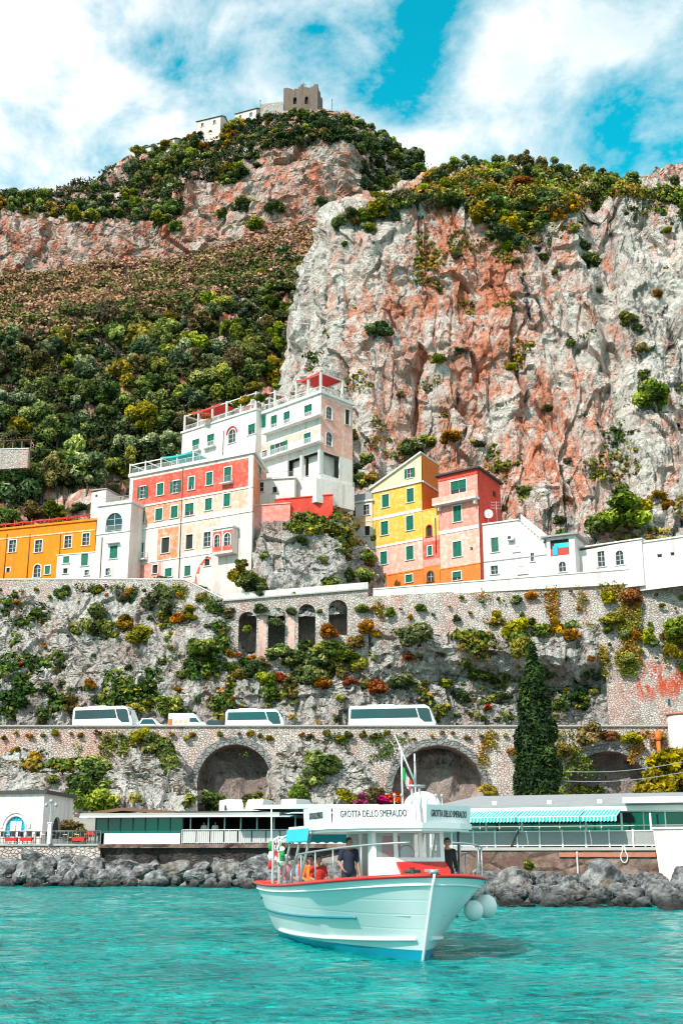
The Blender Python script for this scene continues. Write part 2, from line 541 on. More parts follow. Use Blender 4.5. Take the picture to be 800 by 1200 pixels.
def mats_init():
    M = MATS
    M['white'] = m_plaster('white_render', (.74, .69, .65), (.66, .52, .45), .45, .45)
    M['white_pink'] = m_plaster('pinkish_white_render', (.70, .62, .58), (.74, .42, .34), .45, .45)
    M['orange'] = m_plaster('orange_render', (.80, .215, .008), (.78, .30, .04), .35, .25)
    M['orange_pale'] = m_plaster('pale_orange_render', (.80, .42, .20), (.8, .66, .5), .55, .3)
    M['red'] = m_plaster('red_render', (.70, .06, .04), (.76, .26, .19), .6, .25)
    M['tangerine'] = m_plaster('tangerine_render', (.76, .17, .055), (.78, .48, .36), .8, .25)
    M['peach'] = m_plaster('peach_render', (.76, .36, .23), (.76, .66, .60), .9, .3)
    M['yellow'] = m_plaster('yellow_render', (.80, .38, .025), (.80, .60, .25), .7, .2)
    M['cream'] = m_plaster('cream_render', (.82, .62, .36), (.80, .70, .50), .6, .2)
    M['deep_orange'] = m_plaster('deep_orange_render', (.78, .17, .03), (.78, .30, .08), .5, .2)
    M['coral'] = m_plaster('coral_render', (.78, .22, .17), (.80, .46, .40), .7, .2)
    M['scarlet'] = m_plaster('scarlet_render', (.72, .05, .035), (.74, .16, .10), .5, .2)
    M['salmon'] = m_plaster('salmon_render', (.78, .32, .24), (.80, .60, .52), .8, .25)
    M['trim'] = m_plaster('white_trim', (.72, .69, .66), (.6, .56, .52), .3, .35)
    M['green'] = m_simple('green_shutter_paint', (.008, .16, .10), .45, 0, .3, 2.0)
    M['dkgreen'] = m_simple('dark_green_paint', (.015, .07, .06), .5, 0, .3)
    M['glass'] = m_glass('dark_window_glass', (.035, .05, .055))
    M['tealglass'] = m_glass('teal_window_glass', (.02, .10, .10))
    M['interior'] = m_simple('shaded_interior', (.025, .022, .02), .9)  # near-black colour that holds the shade of rooms and openings
    M['wood'] = m_simple('brown_wood', (.16, .07, .035), .6, 0, .3, 5)
    M['bluedoor'] = m_simple('blue_door_paint', (.01, .36, .50), .5, 0, .15)
    M['redcloth'] = m_simple('red_cloth', (.62, .03, .02), .8, 0, .25, 6)
    M['redpaint'] = m_simple('red_paint', (.58, .025, .018), .4, 0, .2)
    M['rust'] = m_simple('rust_orange_metal', (.60, .14, .02), .7, 0, .3, 4)
    M['roof'] = m_simple('grey_roof_felt', (.30, .30, .31), .85, 0, .25, 1.2, .3)
    M['roof_dark'] = m_simple('dark_roof_felt', (.055, .05, .05), .8, 0, .3, 1.5)
    M['tile'] = m_simple('terracotta_tiles', (.42, .16, .10), .85, 0, .3, 3, .3)
    M['whitemetal'] = m_simple('white_painted_metal', (.80, .80, .79), .4, 0, .05)
    M['greymetal'] = m_simple('grey_metal', (.42, .43, .44), .4, .5, .1)
    M['darkmetal'] = m_simple('dark_metal', (.04, .04, .045), .5, .3)
    M['tyre'] = m_simple('black_rubber', (.015, .015, .016), .85)
    M['vanwhite'] = m_simple('white_vehicle_paint', (.82, .83, .83), .25, 0, .03, .8)
    M['busglass'] = m_glass('tinted_coach_glass', (.02, .075, .085), .05)
    M['asphalt'] = m_simple('asphalt', (.055, .055, .055), .92, 0, .3, 2, .4)
    M['concrete'] = m_simple('concrete', (.42, .40, .37), .9, 0, .25, .8, .3)
    M['teal'] = m_simple('teal_canvas', (.02, .42, .40), .8, 0, .1)
    M['cyan'] = m_simple('cyan_canvas', (.03, .50, .58), .8, 0, .1)
    M['brownwall'] = m_masonry('brown_quay_wall', [(.10, .055, .045), (.17, .09, .07), (.22, .14, .11), (.30, .20, .16)], (.07, .05, .045), .5, None, .1, .15)
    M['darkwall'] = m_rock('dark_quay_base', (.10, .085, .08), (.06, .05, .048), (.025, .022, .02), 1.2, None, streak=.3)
    M['masonry'] = m_masonry('pale_masonry', [(.38, .32, .29), (.56, .47, .43), (.64, .55, .51), (.72, .64, .60)], (.36, .30, .27), 2.4,
                             [((.70, .27, .19), .22, .50, .68, .55, None)], .35)
    M['masonry_red'] = m_masonry('pink_stained_masonry', [(.36, .28, .25), (.52, .42, .38), (.62, .54, .49), (.74, .66, .61)], (.38, .31, .29), 2.4,
                                 [((.66, .10, .04), 1.0, .46, .54, .95, (24.5, 29.5, 1.6, 42, 62)), ((.74, .34, .26), .3, .45, .66, .6, (17, 27, 3))], .3)
    M['viaduct'] = m_masonry('viaduct_masonry', [(.42, .35, .31), (.58, .48, .44), (.66, .57, .53), (.74, .66, .62)], (.37, .30, .27), 2.4,
                             [((.74, .26, .17), .20, .44, .62, .75, (10, 19, 1.5, -90, -22)), ((.72, .40, .32), .25, .48, .66, .5, None)], .25)
    M['voussoir'] = m_masonry('grey_arch_stones', [(.16, .15, .15), (.22, .21, .21), (.28, .27, .26), (.34, .33, .32)], (.12, .11, .11), 1.3, None, .1, .08)
    M['pinkpier'] = m_plaster('pink_pier_render', (.70, .36, .29), (.62, .56, .5), .8, .5, .8)
    VEG = [(.012, .022, .010), (.045, .05, .018), (.13, .10, .045), (.20, .13, .08)]
    M['cliff'] = m_rock('limestone_cliff', (.76, .67, .61), (.58, .47, .42), (.15, .125, .12), .9, (.84, .21, .095), .92, (6, 48, 16), None, VEG, .72, .84, 1.4, 1.0, .12, .497)
    M['hill'] = m_rock('hillside_rock', (.72, .56, .50), (.54, .40, .35), (.15, .115, .105), .7, (.74, .17, .085), .9, None, None, VEG, .34, .46, 1.1, 1.0, .13, .48)
    M['lowcliff'] = m_rock('grey_cliff', (.74, .68, .64), (.50, .44, .42), (.11, .10, .098), 1.2, (.50, .19, .11), .45, None, None, VEG, .56, .72, 1.0, 1.0, .15)
    M['arch_rock'] = m_rock('shaded_arch_rock', (.42, .32, .29), (.17, .13, .125), (.022, .02, .018), 1.3, None, streak=.5)  # shade under the arches is put into these darker rock colours
    M['boulder'] = boulder_mat()
    M['ground'] = m_simple('pale_gravel_ground', (.30, .27, .24), .95, 0, .35, .6, .3)
    M['bark'] = m_simple('grey_brown_bark', (.10, .075, .055), .9, 0, .35, 6, .4)
    M['f_dg'] = m_foliage('dark_green_leaves', (.004, .012, .006), (.09, .13, .032), (.36, .35, .12))
    M['f_g'] = m_foliage('green_leaves', (.006, .018, .006), (.15, .19, .025), (.48, .45, .10))
    M['f_bl'] = m_foliage('blue_green_leaves', (.004, .016, .012), (.10, .14, .06), (.42, .42, .23))
    M['f_y'] = m_foliage('yellow_green_leaves', (.02, .022, .003), (.24, .19, .012), (.48, .36, .03))
    M['f_o'] = m_foliage('ochre_leaves', (.03, .014, .004), (.38, .17, .012), (.62, .32, .03))
    M['f_r'] = m_foliage('rust_leaves', (.03, .008, .004), (.33, .075, .025), (.55, .16, .06))
    M['f_br'] = m_foliage('brown_green_leaves', (.012, .012, .006), (.15, .12, .04), (.36, .25, .12))
    M['f_pk'] = m_foliage('magenta_blossom', (.05, .004, .02), (.45, .03, .20), (.62, .12, .35))
    M['f_cy'] = m_foliage('cypress_leaves', (.003, .008, .004), (.036, .066, .02), (.12, .16, .045), .08)
    M['scrub'] = m_scrub('dry_scrub', [(.05, .08, .015), (.17, .16, .045), (.36, .19, .11), (.50, .25, .20), (.38, .26, .07)])
    M['slopeweed'] = m_scrub('slope_weeds', [(.02, .05, .010), (.05, .10, .015), (.13, .17, .02), (.28, .22, .03), (.38, .15, .03)])
    M['undergrowth'] = m_scrub('undergrowth_leaves', [(.010, .022, .010), (.03, .05, .015), (.06, .075, .02), (.10, .085, .03)])
    M['water'] = m_water()
    M['skin'] = m_simple('tanned_skin', (.46, .20, .13), .55, 0, .08)
    M['hair'] = m_simple('dark_hair', (.02, .014, .01), .7)
    M['navy'] = m_simple('navy_cloth', (.012, .018, .04), .85)
    M['black'] = m_simple('black_cloth', (.012, .012, .014), .85)
    M['whitecloth'] = m_simple('white_cloth', (.75, .74, .73), .85)
    M['pinkcloth'] = m_simple('pink_cloth', (.62, .20, .24), .85)
    M['orangecloth'] = m_simple('orange_cloth', (.75, .20, .03), .85)
    M['greycloth'] = m_simple('grey_cloth', (.22, .24, .27), .85)
    M['bluecloth'] = m_simple('pale_blue_cloth', (.28, .42, .55), .85)
    M['hull'] = hull_mat()
    M['hullblue'] = m_simple('blue_waterline_paint', (.01, .32, .46), .35, 0, .15)
    M['hullteal'] = m_simple('teal_stripe_paint', (.01, .22, .27), .35, 0, .1)
    M['lettering'] = m_simple('black_lettering', (.03, .035, .04), .6)
    M['boatwhite'] = m_simple('white_boat_paint', (.82, .82, .81), .35, 0, .04)
    M['deck'] = m_simple('pale_deck', (.55, .50, .44), .7, 0, .15)
    M['flaggreen'] = m_simple('flag_green', (.02, .28, .06), .8)
    M['flagwhite'] = m_simple('flag_white', (.8, .8, .78), .8)
    M['flagred'] = m_simple('flag_red', (.62, .02, .02), .8)
    M['awning'] = stripe_mat('striped_teal_awning', (.01, .46, .42), (.50, .72, .68), .21)
    M['mesh'] = m_simple('grey_mesh_panel', (.34, .33, .33), .7, .2, .2, 8)
    M['netting'] = m_simple('pale_rail_panel', (.60, .57, .55), .8, 0, .15, 4)
    M['lamp'] = m_simple('headlight_glass', (.7, .7, .72), .1)


def boulder_mat():
    t = MT('shore_boulder')
    p = t.tc()
    g = t.geo()
    rv = t.n('ShaderNodeObjectInfo').outputs['Random']
    a = t.noise(p, 1.6, 8, .68)
    c = t.ramp(a, [(.28, (.014, .015, .018)), (.41, (.08, .082, .088)), (.51, (.24, .24, .245)), (.64, (.52, .51, .50))])
    c = t.mix(t.ramp(rv, [(.0, 0.0), (.88, .05), (.96, .45), (1, .6)]), c, t.mix(a, (.30, .13, .05), (.45, .30, .17)))
    c = t.mix(t.math('MULTIPLY', t.ramp(t.noise(g, .5, 4), [(.45, 0.0), (.65, 1.0)]), .3), c, (.5, .48, .46))
    z = t.sep(g)[2]
    wet = t.n('ShaderNodeMapRange', Value=z, i1=.15, i2=.75, i3=.92, i4=0.0).outputs[0]
    c = t.mix(wet, c, (.018, .017, .015))
    return t.fin(t.bsdf(Base__Color=c, Roughness=.8, Specular__IOR__Level=.3, Normal=t.bump(t.noise(p, 3.2, 8, .75), 1.0, .3)))


def hull_mat():
    t = MT('white_hull_paint')
    p = t.tc()
    n = t.noise(t.map(p, (.5, .5, 3)), 1.2, 5, .6)
    c = t.mix(t.ramp(n, [(.35, 0.0), (.7, .5)]), (.86, .87, .87), (.78, .84, .85))
    z = t.sep(p)[2]
    low = t.n('ShaderNodeMapRange', Value=z, i1=.15, i2=.55, i3=.35, i4=0.0).outputs[0]
    c = t.mix(low, c, (.58, .72, .72))  # cyan bounce off the water painted into the lower hull
    # plank seams
    w = t.n('ShaderNodeTexWave', _bands_direction='Z', Vector=p, Scale=.95, Distortion=.15, Detail=1).outputs['Fac']
    return t.fin(t.bsdf(Base__Color=c, Roughness=.28, Normal=t.bump(t.ramp(w, [(0, 0.0), (.06, 1.0)]), .12, .02)))


def stripe_mat(name, c1, c2, period):
    t = MT(name)
    x = t.sep(t.tc())[0]
    k = t.math('GREATER_THAN', t.math('FRACT', t.math('DIVIDE', x, period)), .62)
    return t.fin(t.bsdf(Base__Color=t.mix(k, c1, c2), Roughness=.8))


mats_init()
# ================================================================== TERRAIN SHEETS
class Sheet:
    def __init__(s, name, cols, weights, nu, mat, disp, kind='structure', smooth=True, extent=None, soft=9):
        px0, px1 = extent or (cols[0][0], cols[-1][0])
        pu = np.linspace(px0, px1, nu)
        cx = np.array([c[0] for c in cols], float)
        nr = len(cols[0][1])
        rows = []
        for r in range(nr):
            py = np.interp(pu, cx, [c[1][r][0] for c in cols])
            yy = np.interp(pu, cx, [c[1][r][1] for c in cols])
            if soft > 1:
                ker = np.hanning(soft + 2)[1:-1]
                ker /= ker.sum()
                pad = soft // 2
                py = np.convolve(np.pad(py, pad, 'edge'), ker, 'valid')[:nu]
                yy = np.convolve(np.pad(yy, pad, 'edge'), ker, 'valid')[:nu]
            rows.append((py, yy))
        PY, YY = [], []
        for r in range(nr - 1):
            w = weights[r]
            for k in range(w):
                t = k / w
                PY.append(rows[r][0] * (1 - t) + rows[r + 1][0] * t)
                YY.append(rows[r][1] * (1 - t) + rows[r + 1][1] * t)
        PY.append(rows[-1][0])
        YY.append(rows[-1][1])
        PY, YY = np.array(PY), np.array(YY)
        PX = np.broadcast_to(pu, PY.shape)
        dy = F * CA - (600 - PY) * SA
        dz = F * SA + (600 - PY) * CA
        V = np.stack([(PX - 400) / dy * YY, YY, CAMZ + dz / dy * YY], -1)
        if disp is not None:
            N = s.normals(V)
            V = V + disp(V, N)
        s.V = V
        s.N = s.normals(V)
        nv, nu = V.shape[:2]
        idx = np.arange(nv * nu).reshape(nv, nu)
        Q = np.stack([idx[:-1, :-1], idx[:-1, 1:], idx[1:, 1:], idx[1:, :-1]], -1).reshape(-1, 4)
        me = fast_mesh(name, V.reshape(-1, 3), Q, [mat], smooth)
        s.o = link(name, me)
        if kind: s.o['kind'] = kind
        d = V[..., 1] * CA + (V[..., 2] - CAMZ) * SA
        s.px = 400 + F * V[..., 0] / d
        s.py = 600 - F * (-V[..., 1] * SA + (V[..., 2] - CAMZ) * CA) / d

    @staticmethod
    def normals(V):
        du = np.gradient(V, axis=1)
        dv = np.gradient(V, axis=0)
        n = np.cross(du, dv)
        n /= np.linalg.norm(n, axis=-1, keepdims=True) + 1e-9
        # face the camera / up
        flip = (n[..., 1] > 0) & (n[..., 2] < .2)
        n[flip] *= -1
        return n

    def at(s, px, py):
        d = (s.px - px) ** 2 + (s.py - py) ** 2 + .0004 * (s.V[..., 1] - s.V[..., 1].min())
        k = np.unravel_index(np.argmin(d), d.shape)
        return Vector(s.V[k]), Vector(s.N[k])


def disp_of(amp_big, f_big, amp_mid, f_mid, amp_small, f_small, seed, zs=.4, fac=(), fz=.7, ledge=0.0, extra=None):
    def fn(V, N):
        p = V.reshape(-1, 3)
        p = p + 3.0 * np.stack([fbm(p * .07, 3, seed + 81), fbm(p * .07, 3, seed + 82), fbm(p * .07, 3, seed + 83)], -1)
        st = np.array([1, 1, zs])
        d = amp_big * fbm(p * st * f_big, 3, seed)
        d = d + amp_mid * ridged(p * st * f_mid, 4, seed + 20)
        d = d + amp_small * fbm(p * f_small, 4, seed + 40, .6)
        d = d + amp_small * .45 * ridged(p * np.array([1, 1, .7]) * f_small * 2.6, 3, seed + 50, .6)
        for am, sz in fac: d = d + am * facets(p, 1 / sz, seed + int(sz), fz)
        if ledge:
            q = p[:, 2] * .16 + 1.5 * fbm(p * .03, 2, seed + 60) + p[:, 0] * .02
            d = d + ledge * (np.abs((q % 1) - .5) * 2 - .5)
        d = d.reshape(V.shape[:2])
        if extra is not None: d = d + extra(V)
        return N * d[..., None] * np.array([1, 1, .75])
    return fn


# ---- the sea and the ground
def make_water():
    xs = np.concatenate([np.linspace(-1500, -70, 12), np.linspace(-60, 60, 300), np.linspace(70, 1500, 12)])
    ys = np.concatenate([np.linspace(-1500, 10, 12), np.geomspace(14, 105, 330), np.linspace(108, 150, 4)])
    X, Y = np.meshgrid(xs, ys)
    p = np.stack([X.ravel(), Y.ravel() * 1.5, 0 * X.ravel()], -1)
    z = .085 * fbm(p * .55, 3, 3) + .06 * ridged(p * .9 + 4, 3, 5, .6)
    z = z.reshape(X.shape)
    z *= np.clip((250 - np.abs(X)) / 100, 0, 1) * np.clip((150 - np.abs(Y)) / 50, 0, 1)
    V = np.stack([X, Y, z - .03], -1).reshape(-1, 3)
    nv, nu = X.shape
    idx = np.arange(nv * nu).reshape(nv, nu)
    Q = np.stack([idx[:-1, :-1], idx[:-1, 1:], idx[1:, 1:], idx[1:, :-1]], -1).reshape(-1, 4)
    o = link('sea_water', fast_mesh('sea_water', V, Q, [MATS['water']], True))
    o['kind'] = 'structure'


def shore_y(x):                      # where the quay edge runs (right end nearer)
    return np.interp(x, [-300, -38, -8, 4, 14, 28, 300], [104, 104, 101, 92, 79, 73.5, 73.5])


def make_ground():
    xs = np.linspace(-160, 160, 161)
    rows = []
    for (dy, z) in [(-9, -2.5), (-4, -1.2), (0, .9), (.6, 1.0), (3, 2.3), (14, 2.6), (40, 5.9)]:
        rows.append((shore_y(xs) + dy, np.full_like(xs, z)))
    rows.append((np.full_like(xs, 152.), np.full_like(xs, 6.3)))
    rows.append((np.full_like(xs, 182.), np.full_like(xs, 9.0)))
    V = np.stack([np.stack([xs, y, z], -1) for y, z in rows])
    V[..., 2] += .15 * fbm(V.reshape(-1, 3) * .2, 3, 9).reshape(V.shape[:2])
    nv, nu = V.shape[:2]
    idx = np.arange(nv * nu).reshape(nv, nu)
    Q = np.stack([idx[:-1, :-1], idx[:-1, 1:], idx[1:, 1:], idx[1:, :-1]], -1).reshape(-1, 4)
    o = link('ground', fast_mesh('ground', V.reshape(-1, 3), Q, [MATS['ground']], True))
    o['kind'] = 'structure'


make_water()
make_ground()

# ---- the big hill on the left: wooded slope, scrub, rock bands, summit
HILL_COLS = [
    # px, [base, wood top, scrub top = cliff foot, cliff top, ridge, behind]
    (-220, [(720, 200), (420, 300), (345, 372), (262, 385), (240, 430), (262, 560)]),
    (-60, [(720, 200), (410, 300), (345, 372), (258, 385), (238, 430), (262, 560)]),
    (0, [(720, 200), (400, 300), (342, 372), (256, 385), (232, 430), (262, 560)]),
    (60, [(720, 200), (390, 305), (332, 375), (260, 388), (232, 430), (262, 560)]),
    (110, [(720, 200), (380, 310), (324, 380), (266, 391), (222, 435), (262, 560)]),
    (150, [(720, 200), (375, 315), (322, 383), (264, 391), (192, 435), (262, 560)]),
    (190, [(720, 200), (368, 320), (316, 385), (258, 393), (178, 435), (262, 560)]),
    (225, [(720, 200), (362, 320), (312, 384), (212, 396), (166, 435), (262, 560)]),
    (265, [(720, 200), (358, 320), (306, 380), (196, 396), (158, 432), (262, 560)]),
    (300, [(720, 200), (350, 320), (288, 378), (176, 396), (146, 430), (262, 560)]),
    (335, [(720, 200), (340, 320), (272, 376), (162, 396), (139, 424), (262, 560)]),
    (370, [(720, 200), (330, 325), (262, 376), (160, 394), (137, 424), (262, 560)]),
    (405, [(720, 200), (320, 330), (262, 378), (166, 396), (146, 424), (262, 560)]),
    (425, [(720, 205), (320, 335), (270, 385), (225, 410), (156, 436), (262, 560)]),
    (460, [(720, 215), (330, 340), (285, 390), (240, 420), (182, 446), (270, 560)]),
    (490, [(720, 220), (340, 350), (295, 395), (250, 425), (204, 450), (280, 560)]),
    (530, [(720, 225), (350, 350), (300, 395), (260, 425), (224, 450), (300, 560)]),
    (700, [(720, 240), (350, 350), (300, 395), (260, 425), (230, 450), (300, 560)]),
    (770, [(720, 240), (350, 350), (300, 395), (260, 425), (207, 450), (300, 560)]),
    (800, [(720, 240), (350, 350), (300, 395), (260, 425), (196, 450), (300, 560)]),
    (1020, [(720, 240), (350, 350), (300, 395), (260, 425), (180, 450), (300, 560)]),
]
hill = Sheet('hillside', HILL_COLS, [46, 40, 130, 40, 10], 560, MATS['hill'],
             disp_of(5.0, .02, 2.2, .07, 1.3, .22, 5, .55, ((2.4, 13), (1.3, 5)), ledge=1.6), soft=7, smooth=False)

# ---- the great limestone cliff on the right
CL = []
for px, top, back in [(354, 474, 0), (358, 405, 0), (362, 358, 0), (371, 322, 0), (384, 290, 0), (400, 260, 0), (430, 245, 0), (470, 236, 0), (505, 229, 0), (545, 236, 0), (590, 236, 0), (640, 240, 0),
                      (690, 238, 0), (735, 226, 0), (770, 232, 0), (800, 240, 0), (900, 236, 0), (1040, 240, 0)]:
    k = np.interp(px, [354, 364, 386, 420, 900], [16, 9, 4, 0, -6])
    mound = np.interp(px, [354, 386, 400, 440, 480, 500, 525, 560, 600, 640, 680, 720, 760, 800, 1040],
                      [470, 286, 257, 240, 226, 216, 205, 198, 197, 203, 212, 218, 222, 226, 226])
    top2 = min(top - 1, mound)
    CL.append((px, [(722, 206 + k), (640, 213 + k), (top * .5 + 320, 221 + k), (top, 233 + k), (top * .35 + top2 * .65, 252 + k), (top2, 292 + k), (top2 + 70, 330 + k)]))
def cliff_extra(V):
    x, z = V[..., 0], V[..., 2]
    # a deep vertical gully right of the middle, hollows low down, buttress on the left
    g = -4.5 * np.exp(-((x - 54 - .04 * (z - 100)) / 3.2) ** 2) * np.clip((z - 55) / 25, 0, 1)
    g += -3.0 * np.exp(-((x - 15 + .02 * (z - 80)) / 4.0) ** 2) * np.clip((130 - z) / 30, 0, 1)
    g += 3.5 * np.exp(-((x + 2) / 9.0) ** 2)
    g += -3.5 * np.exp(-((x - 66) / 3.0) ** 2) * np.exp(-((z - 92) / 16) ** 2)
    p = V.reshape(-1, 3) * np.array([.16, .16, .035])
    p = p + .35 * fbm(V.reshape(-1, 3) * .06, 2, 5)[:, None]
    f = np.abs(vnoise(p, 91))
    g += -1.3 * np.exp(-(f.reshape(x.shape) / .10) ** 2)
    f = np.abs(vnoise(p * 2.1 + 5, 92))
    g += -.7 * np.exp(-(f.reshape(x.shape) / .12) ** 2)
    return g
cliff = Sheet('limestone_cliff', CL, [40, 120, 190, 26, 26, 8], 620, MATS['cliff'],
              disp_of(6.0, .022, 2.4, .06, 1.2, .26, 77, .42, ((2.0, 8), (1.1, 3.4)), .36, ledge=.45, extra=cliff_extra), soft=5, smooth=False)

# ---- rock under the houses in the middle
OUT = []
for px, top, dY in [(238, 640, 6), (262, 612, 3), (284, 655, -4), (298, 616, -8), (320, 611, -8), (345, 609, -8), (362, 611, -7), (385, 611, -6), (396, 606, -5), (406, 640, -2), (424, 648, 2), (440, 656, 6), (470, 690, 8)]:
    OUT.append((px, [(722, 190 + dY), (690, 191 + dY), ((top + 690) / 2, 192.5 + dY), (top, 194.5 + dY), (top - 3, 206 + dY)]))
outcrop = Sheet('rock_outcrop', OUT, [12, 36, 36, 8], 190, MATS['lowcliff'], disp_of(1.6, .05, 1.3, .12, .7, .35, 33, .6, ((.9, 4), (.5, 1.7))), soft=5, smooth=False)

# ---- cliff between the coast road and the village street
LC = []
for px in (-140, -60, 0, 60, 120, 180, 230, 252, 262, 275, 300, 360, 415, 425, 436, 470, 520, 580, 640, 690, 712, 760, 800, 940):
    top = np.interp(px, [-140, 220, 258, 272, 420, 436, 700, 710, 940], [690, 690, 712, 772, 772, 716, 712, 700, 700])
    ytop = np.interp(px, [-140, 0, 113, 215, 258, 430, 800, 940], [196.5, 194.5, 190.6, 186.4, 184, 186, 180.6, 178])
    ov = np.interp(px, [400, 450, 500, 600, 680, 702], [0, 2.5, 4.0, 4.5, 4.0, 1])      # the dark overhang
    mid = np.interp(px, [-140, 430, 470, 700, 940], [770, 770, 754, 770, 765])
    wy = np.interp(px, [431, 703], [182.8, 178.0])
    ow = 432 < px < 703
    LC.append((px, [(872, 178.5), (846, 178.8 + ov * .8), (max(mid, top) + 34, 180.0 + ov), (max(mid, top + 22), wy - 1.7 if ow else (ytop + 179.5) / 2 - .4), (top + (24 if ow else 14), wy + .3 if ow else ytop - 1.0), (top, ytop + 1.4), (top - 4, ytop + 5)]))
lowcliff = Sheet('roadside_cliff', LC, [12, 40, 26, 50, 10, 4], 640, MATS['lowcliff'],
                 disp_of(1.5, .045, 1.2, .13, .8, .38, 51, .6, ((1.0, 4.2), (.6, 1.8)), ledge=.3), soft=5, smooth=False)

# ---- rock below the viaduct: in front of the wall on the left and between the arches, and behind the arches
def fore_rock(cols, nm, seed):
    C2 = []
    for px, top, bulge in cols:
        C2.append((px, [(975, 157.5 - bulge), (930, 160 - bulge), ((top + 930) / 2, 162.6 - bulge), (top + 6, 164.9 - bulge * .4), (top, 167.2)]))
    return Sheet(nm, C2, [16, 40, 36, 8], 230, MATS['lowcliff'], disp_of(1.0, .06, .9, .16, .6, .42, seed, .7, ((.9, 3.4), (.5, 1.5))), soft=5, smooth=False)
rock_l = fore_rock([(-140, 878, 2), (-40, 880, 2), (0, 882, 2), (60, 890, 2), (95, 894, 2), (125, 900, 1.5), (150, 884, 1.5), (180, 878, 1.2), (205, 884, 1), (222, 915, 0), (232, 966, 0)], 'rock_face', 61)
rock_m = fore_rock([(322, 966, 0), (328, 884, .6), (345, 868, 1.2), (370, 866, 1.4), (392, 872, 1.2), (408, 884, .8), (428, 900, .4), (440, 966, 0)], 'rock_face', 67)
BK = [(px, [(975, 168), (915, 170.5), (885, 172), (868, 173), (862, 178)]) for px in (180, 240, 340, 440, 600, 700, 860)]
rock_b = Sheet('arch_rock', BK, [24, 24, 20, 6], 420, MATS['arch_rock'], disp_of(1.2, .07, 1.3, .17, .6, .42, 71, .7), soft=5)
# ================================================================== BUILDINGS
class Facade:
    """a vertical wall plane between two ground points; s metres along it, z up"""
    def __init__(s, pxA, YA, pxB, YB, py=600):
        a, b = P(pxA, py, YA), P(pxB, py, YB)
        s.A = Vector((a.x, a.y, 0))
        s.B = Vector((b.x, b.y, 0))
        s.fin()

    def fin(s):
        s.L = (s.B - s.A).length
        s.u = (s.B - s.A) / s.L
        s.n = Vector((s.u.y, -s.u.x, 0))
        return s

    @classmethod
    def pts(cls, A, B):
        s = cls.__new__(cls)
        s.A, s.B = Vector((A[0], A[1], 0)), Vector((B[0], B[1], 0))
        return s.fin()

    def uv(s, px, py):
        r = P(px, py, 1.0)
        rx, rz = r.x, r.z - CAMZ
        # t*(rx,1) = A + u*k
        det = s.u.x * 1 - s.u.y * rx
        k = (rx * s.A.y - s.A.x) / (s.u.x - rx * s.u.y)
        t = s.A.y + s.u.y * k
        return k, CAMZ + rz * t

    def pt(s, k, z, out=0.0):
        v = s.A + s.u * k + s.n * out
        return Vector((v.x, v.y, z))

    def M(s):
        return Matrix((s.u, -s.n, Vector((0, 0, 1)))).transposed()


def wall_panel(mb, fc, s0, s1, z0, zl, zr, holes=(), patches=(), mi=0, reveal=.28, rmi=None, extra_z=()):
    """a wall face with real openings; patches (s0,s1,z0,z1,material)"""
    zm = min(zl, zr)
    e = .002
    xs = {s0, s1}
    zs = {z0, zm}
    cl = lambda v, a, b: min(max(v, a), b)
    for h in holes:
        xs |= {cl(h[0], s0, s1), cl(h[1], s0, s1)}
        zs |= {cl(h[2], z0, zm), cl(h[3], z0, zm)}
    for p in patches:
        xs |= {cl(p[0], s0, s1), cl(p[1], s0, s1)}
        zs |= {cl(p[2], z0, zm), cl(p[3], z0, zm)}
    xs, zs = sorted(xs), sorted(zs)
    for i in range(len(xs) - 1):
        if xs[i + 1] - xs[i] < e: continue
        for j in range(len(zs) - 1):
            if zs[j + 1] - zs[j] < e: continue
            cx, cz = (xs[i] + xs[i + 1]) / 2, (zs[j] + zs[j + 1]) / 2
            if any(h[0] < cx < h[1] and h[2] < cz < h[3] for h in holes): continue
            m = mi
            for p in patches:
                if p[0] < cx < p[1] and p[2] < cz < p[3]: m = p[4]
            mb.quad(fc.pt(xs[i], zs[j]), fc.pt(xs[i + 1], zs[j]), fc.pt(xs[i + 1], zs[j + 1]), fc.pt(xs[i], zs[j + 1]), m)
    if abs(zl - zr) > e:
        hi = fc.pt(s0, zl) if zl > zr else fc.pt(s1, zr)
        m = mi
        for p in patches:
            if p[3] > max(zl, zr): m = p[4]
        mb.add([fc.pt(s0, zm), fc.pt(s1, zm), hi], [(0, 1, 2)], m)
    rm = mi if rmi is None else rmi
    for h in holes:
        a, b, c, d = h[:4]
        arch = len(h) > 4 and h[4]
        q = lambda k, z: (fc.pt(k, z), fc.pt(k, z, -reveal))
        r = (b - a) / 2
        zs_ = d - r if arch else d
        pts = [(a, zs_), (a, c), (b, c), (b, zs_)]
        if arch:
            n = 10
            arc = [((a + b) / 2 + r * math.cos(math.pi * k / n), zs_ + r * math.sin(math.pi * k / n)) for k in range(n + 1)]
            pts += arc[1:]
            for k in range(n):
                corner = (b, d) if k < n / 2 else (a, d)
                mb.add([fc.pt(*corner), fc.pt(*arc[k]), fc.pt(*arc[k + 1])], [(0, 1, 2)], mi)
            mb.add([fc.pt(b, d), fc.pt((a + b) / 2, d), fc.pt(a, d)], [(0, 1, 2)], mi) if False else None
        for k in range(len(pts)):
            p1, p2 = pts[k], pts[(k + 1) % len(pts)]
            if math.hypot(p1[0] - p2[0], p1[1] - p2[1]) < 1e-6: continue
            A1, A2 = q(*p1)
            B1, B2 = q(*p2)
            mb.quad(A1, B1, B2, A2, rm)


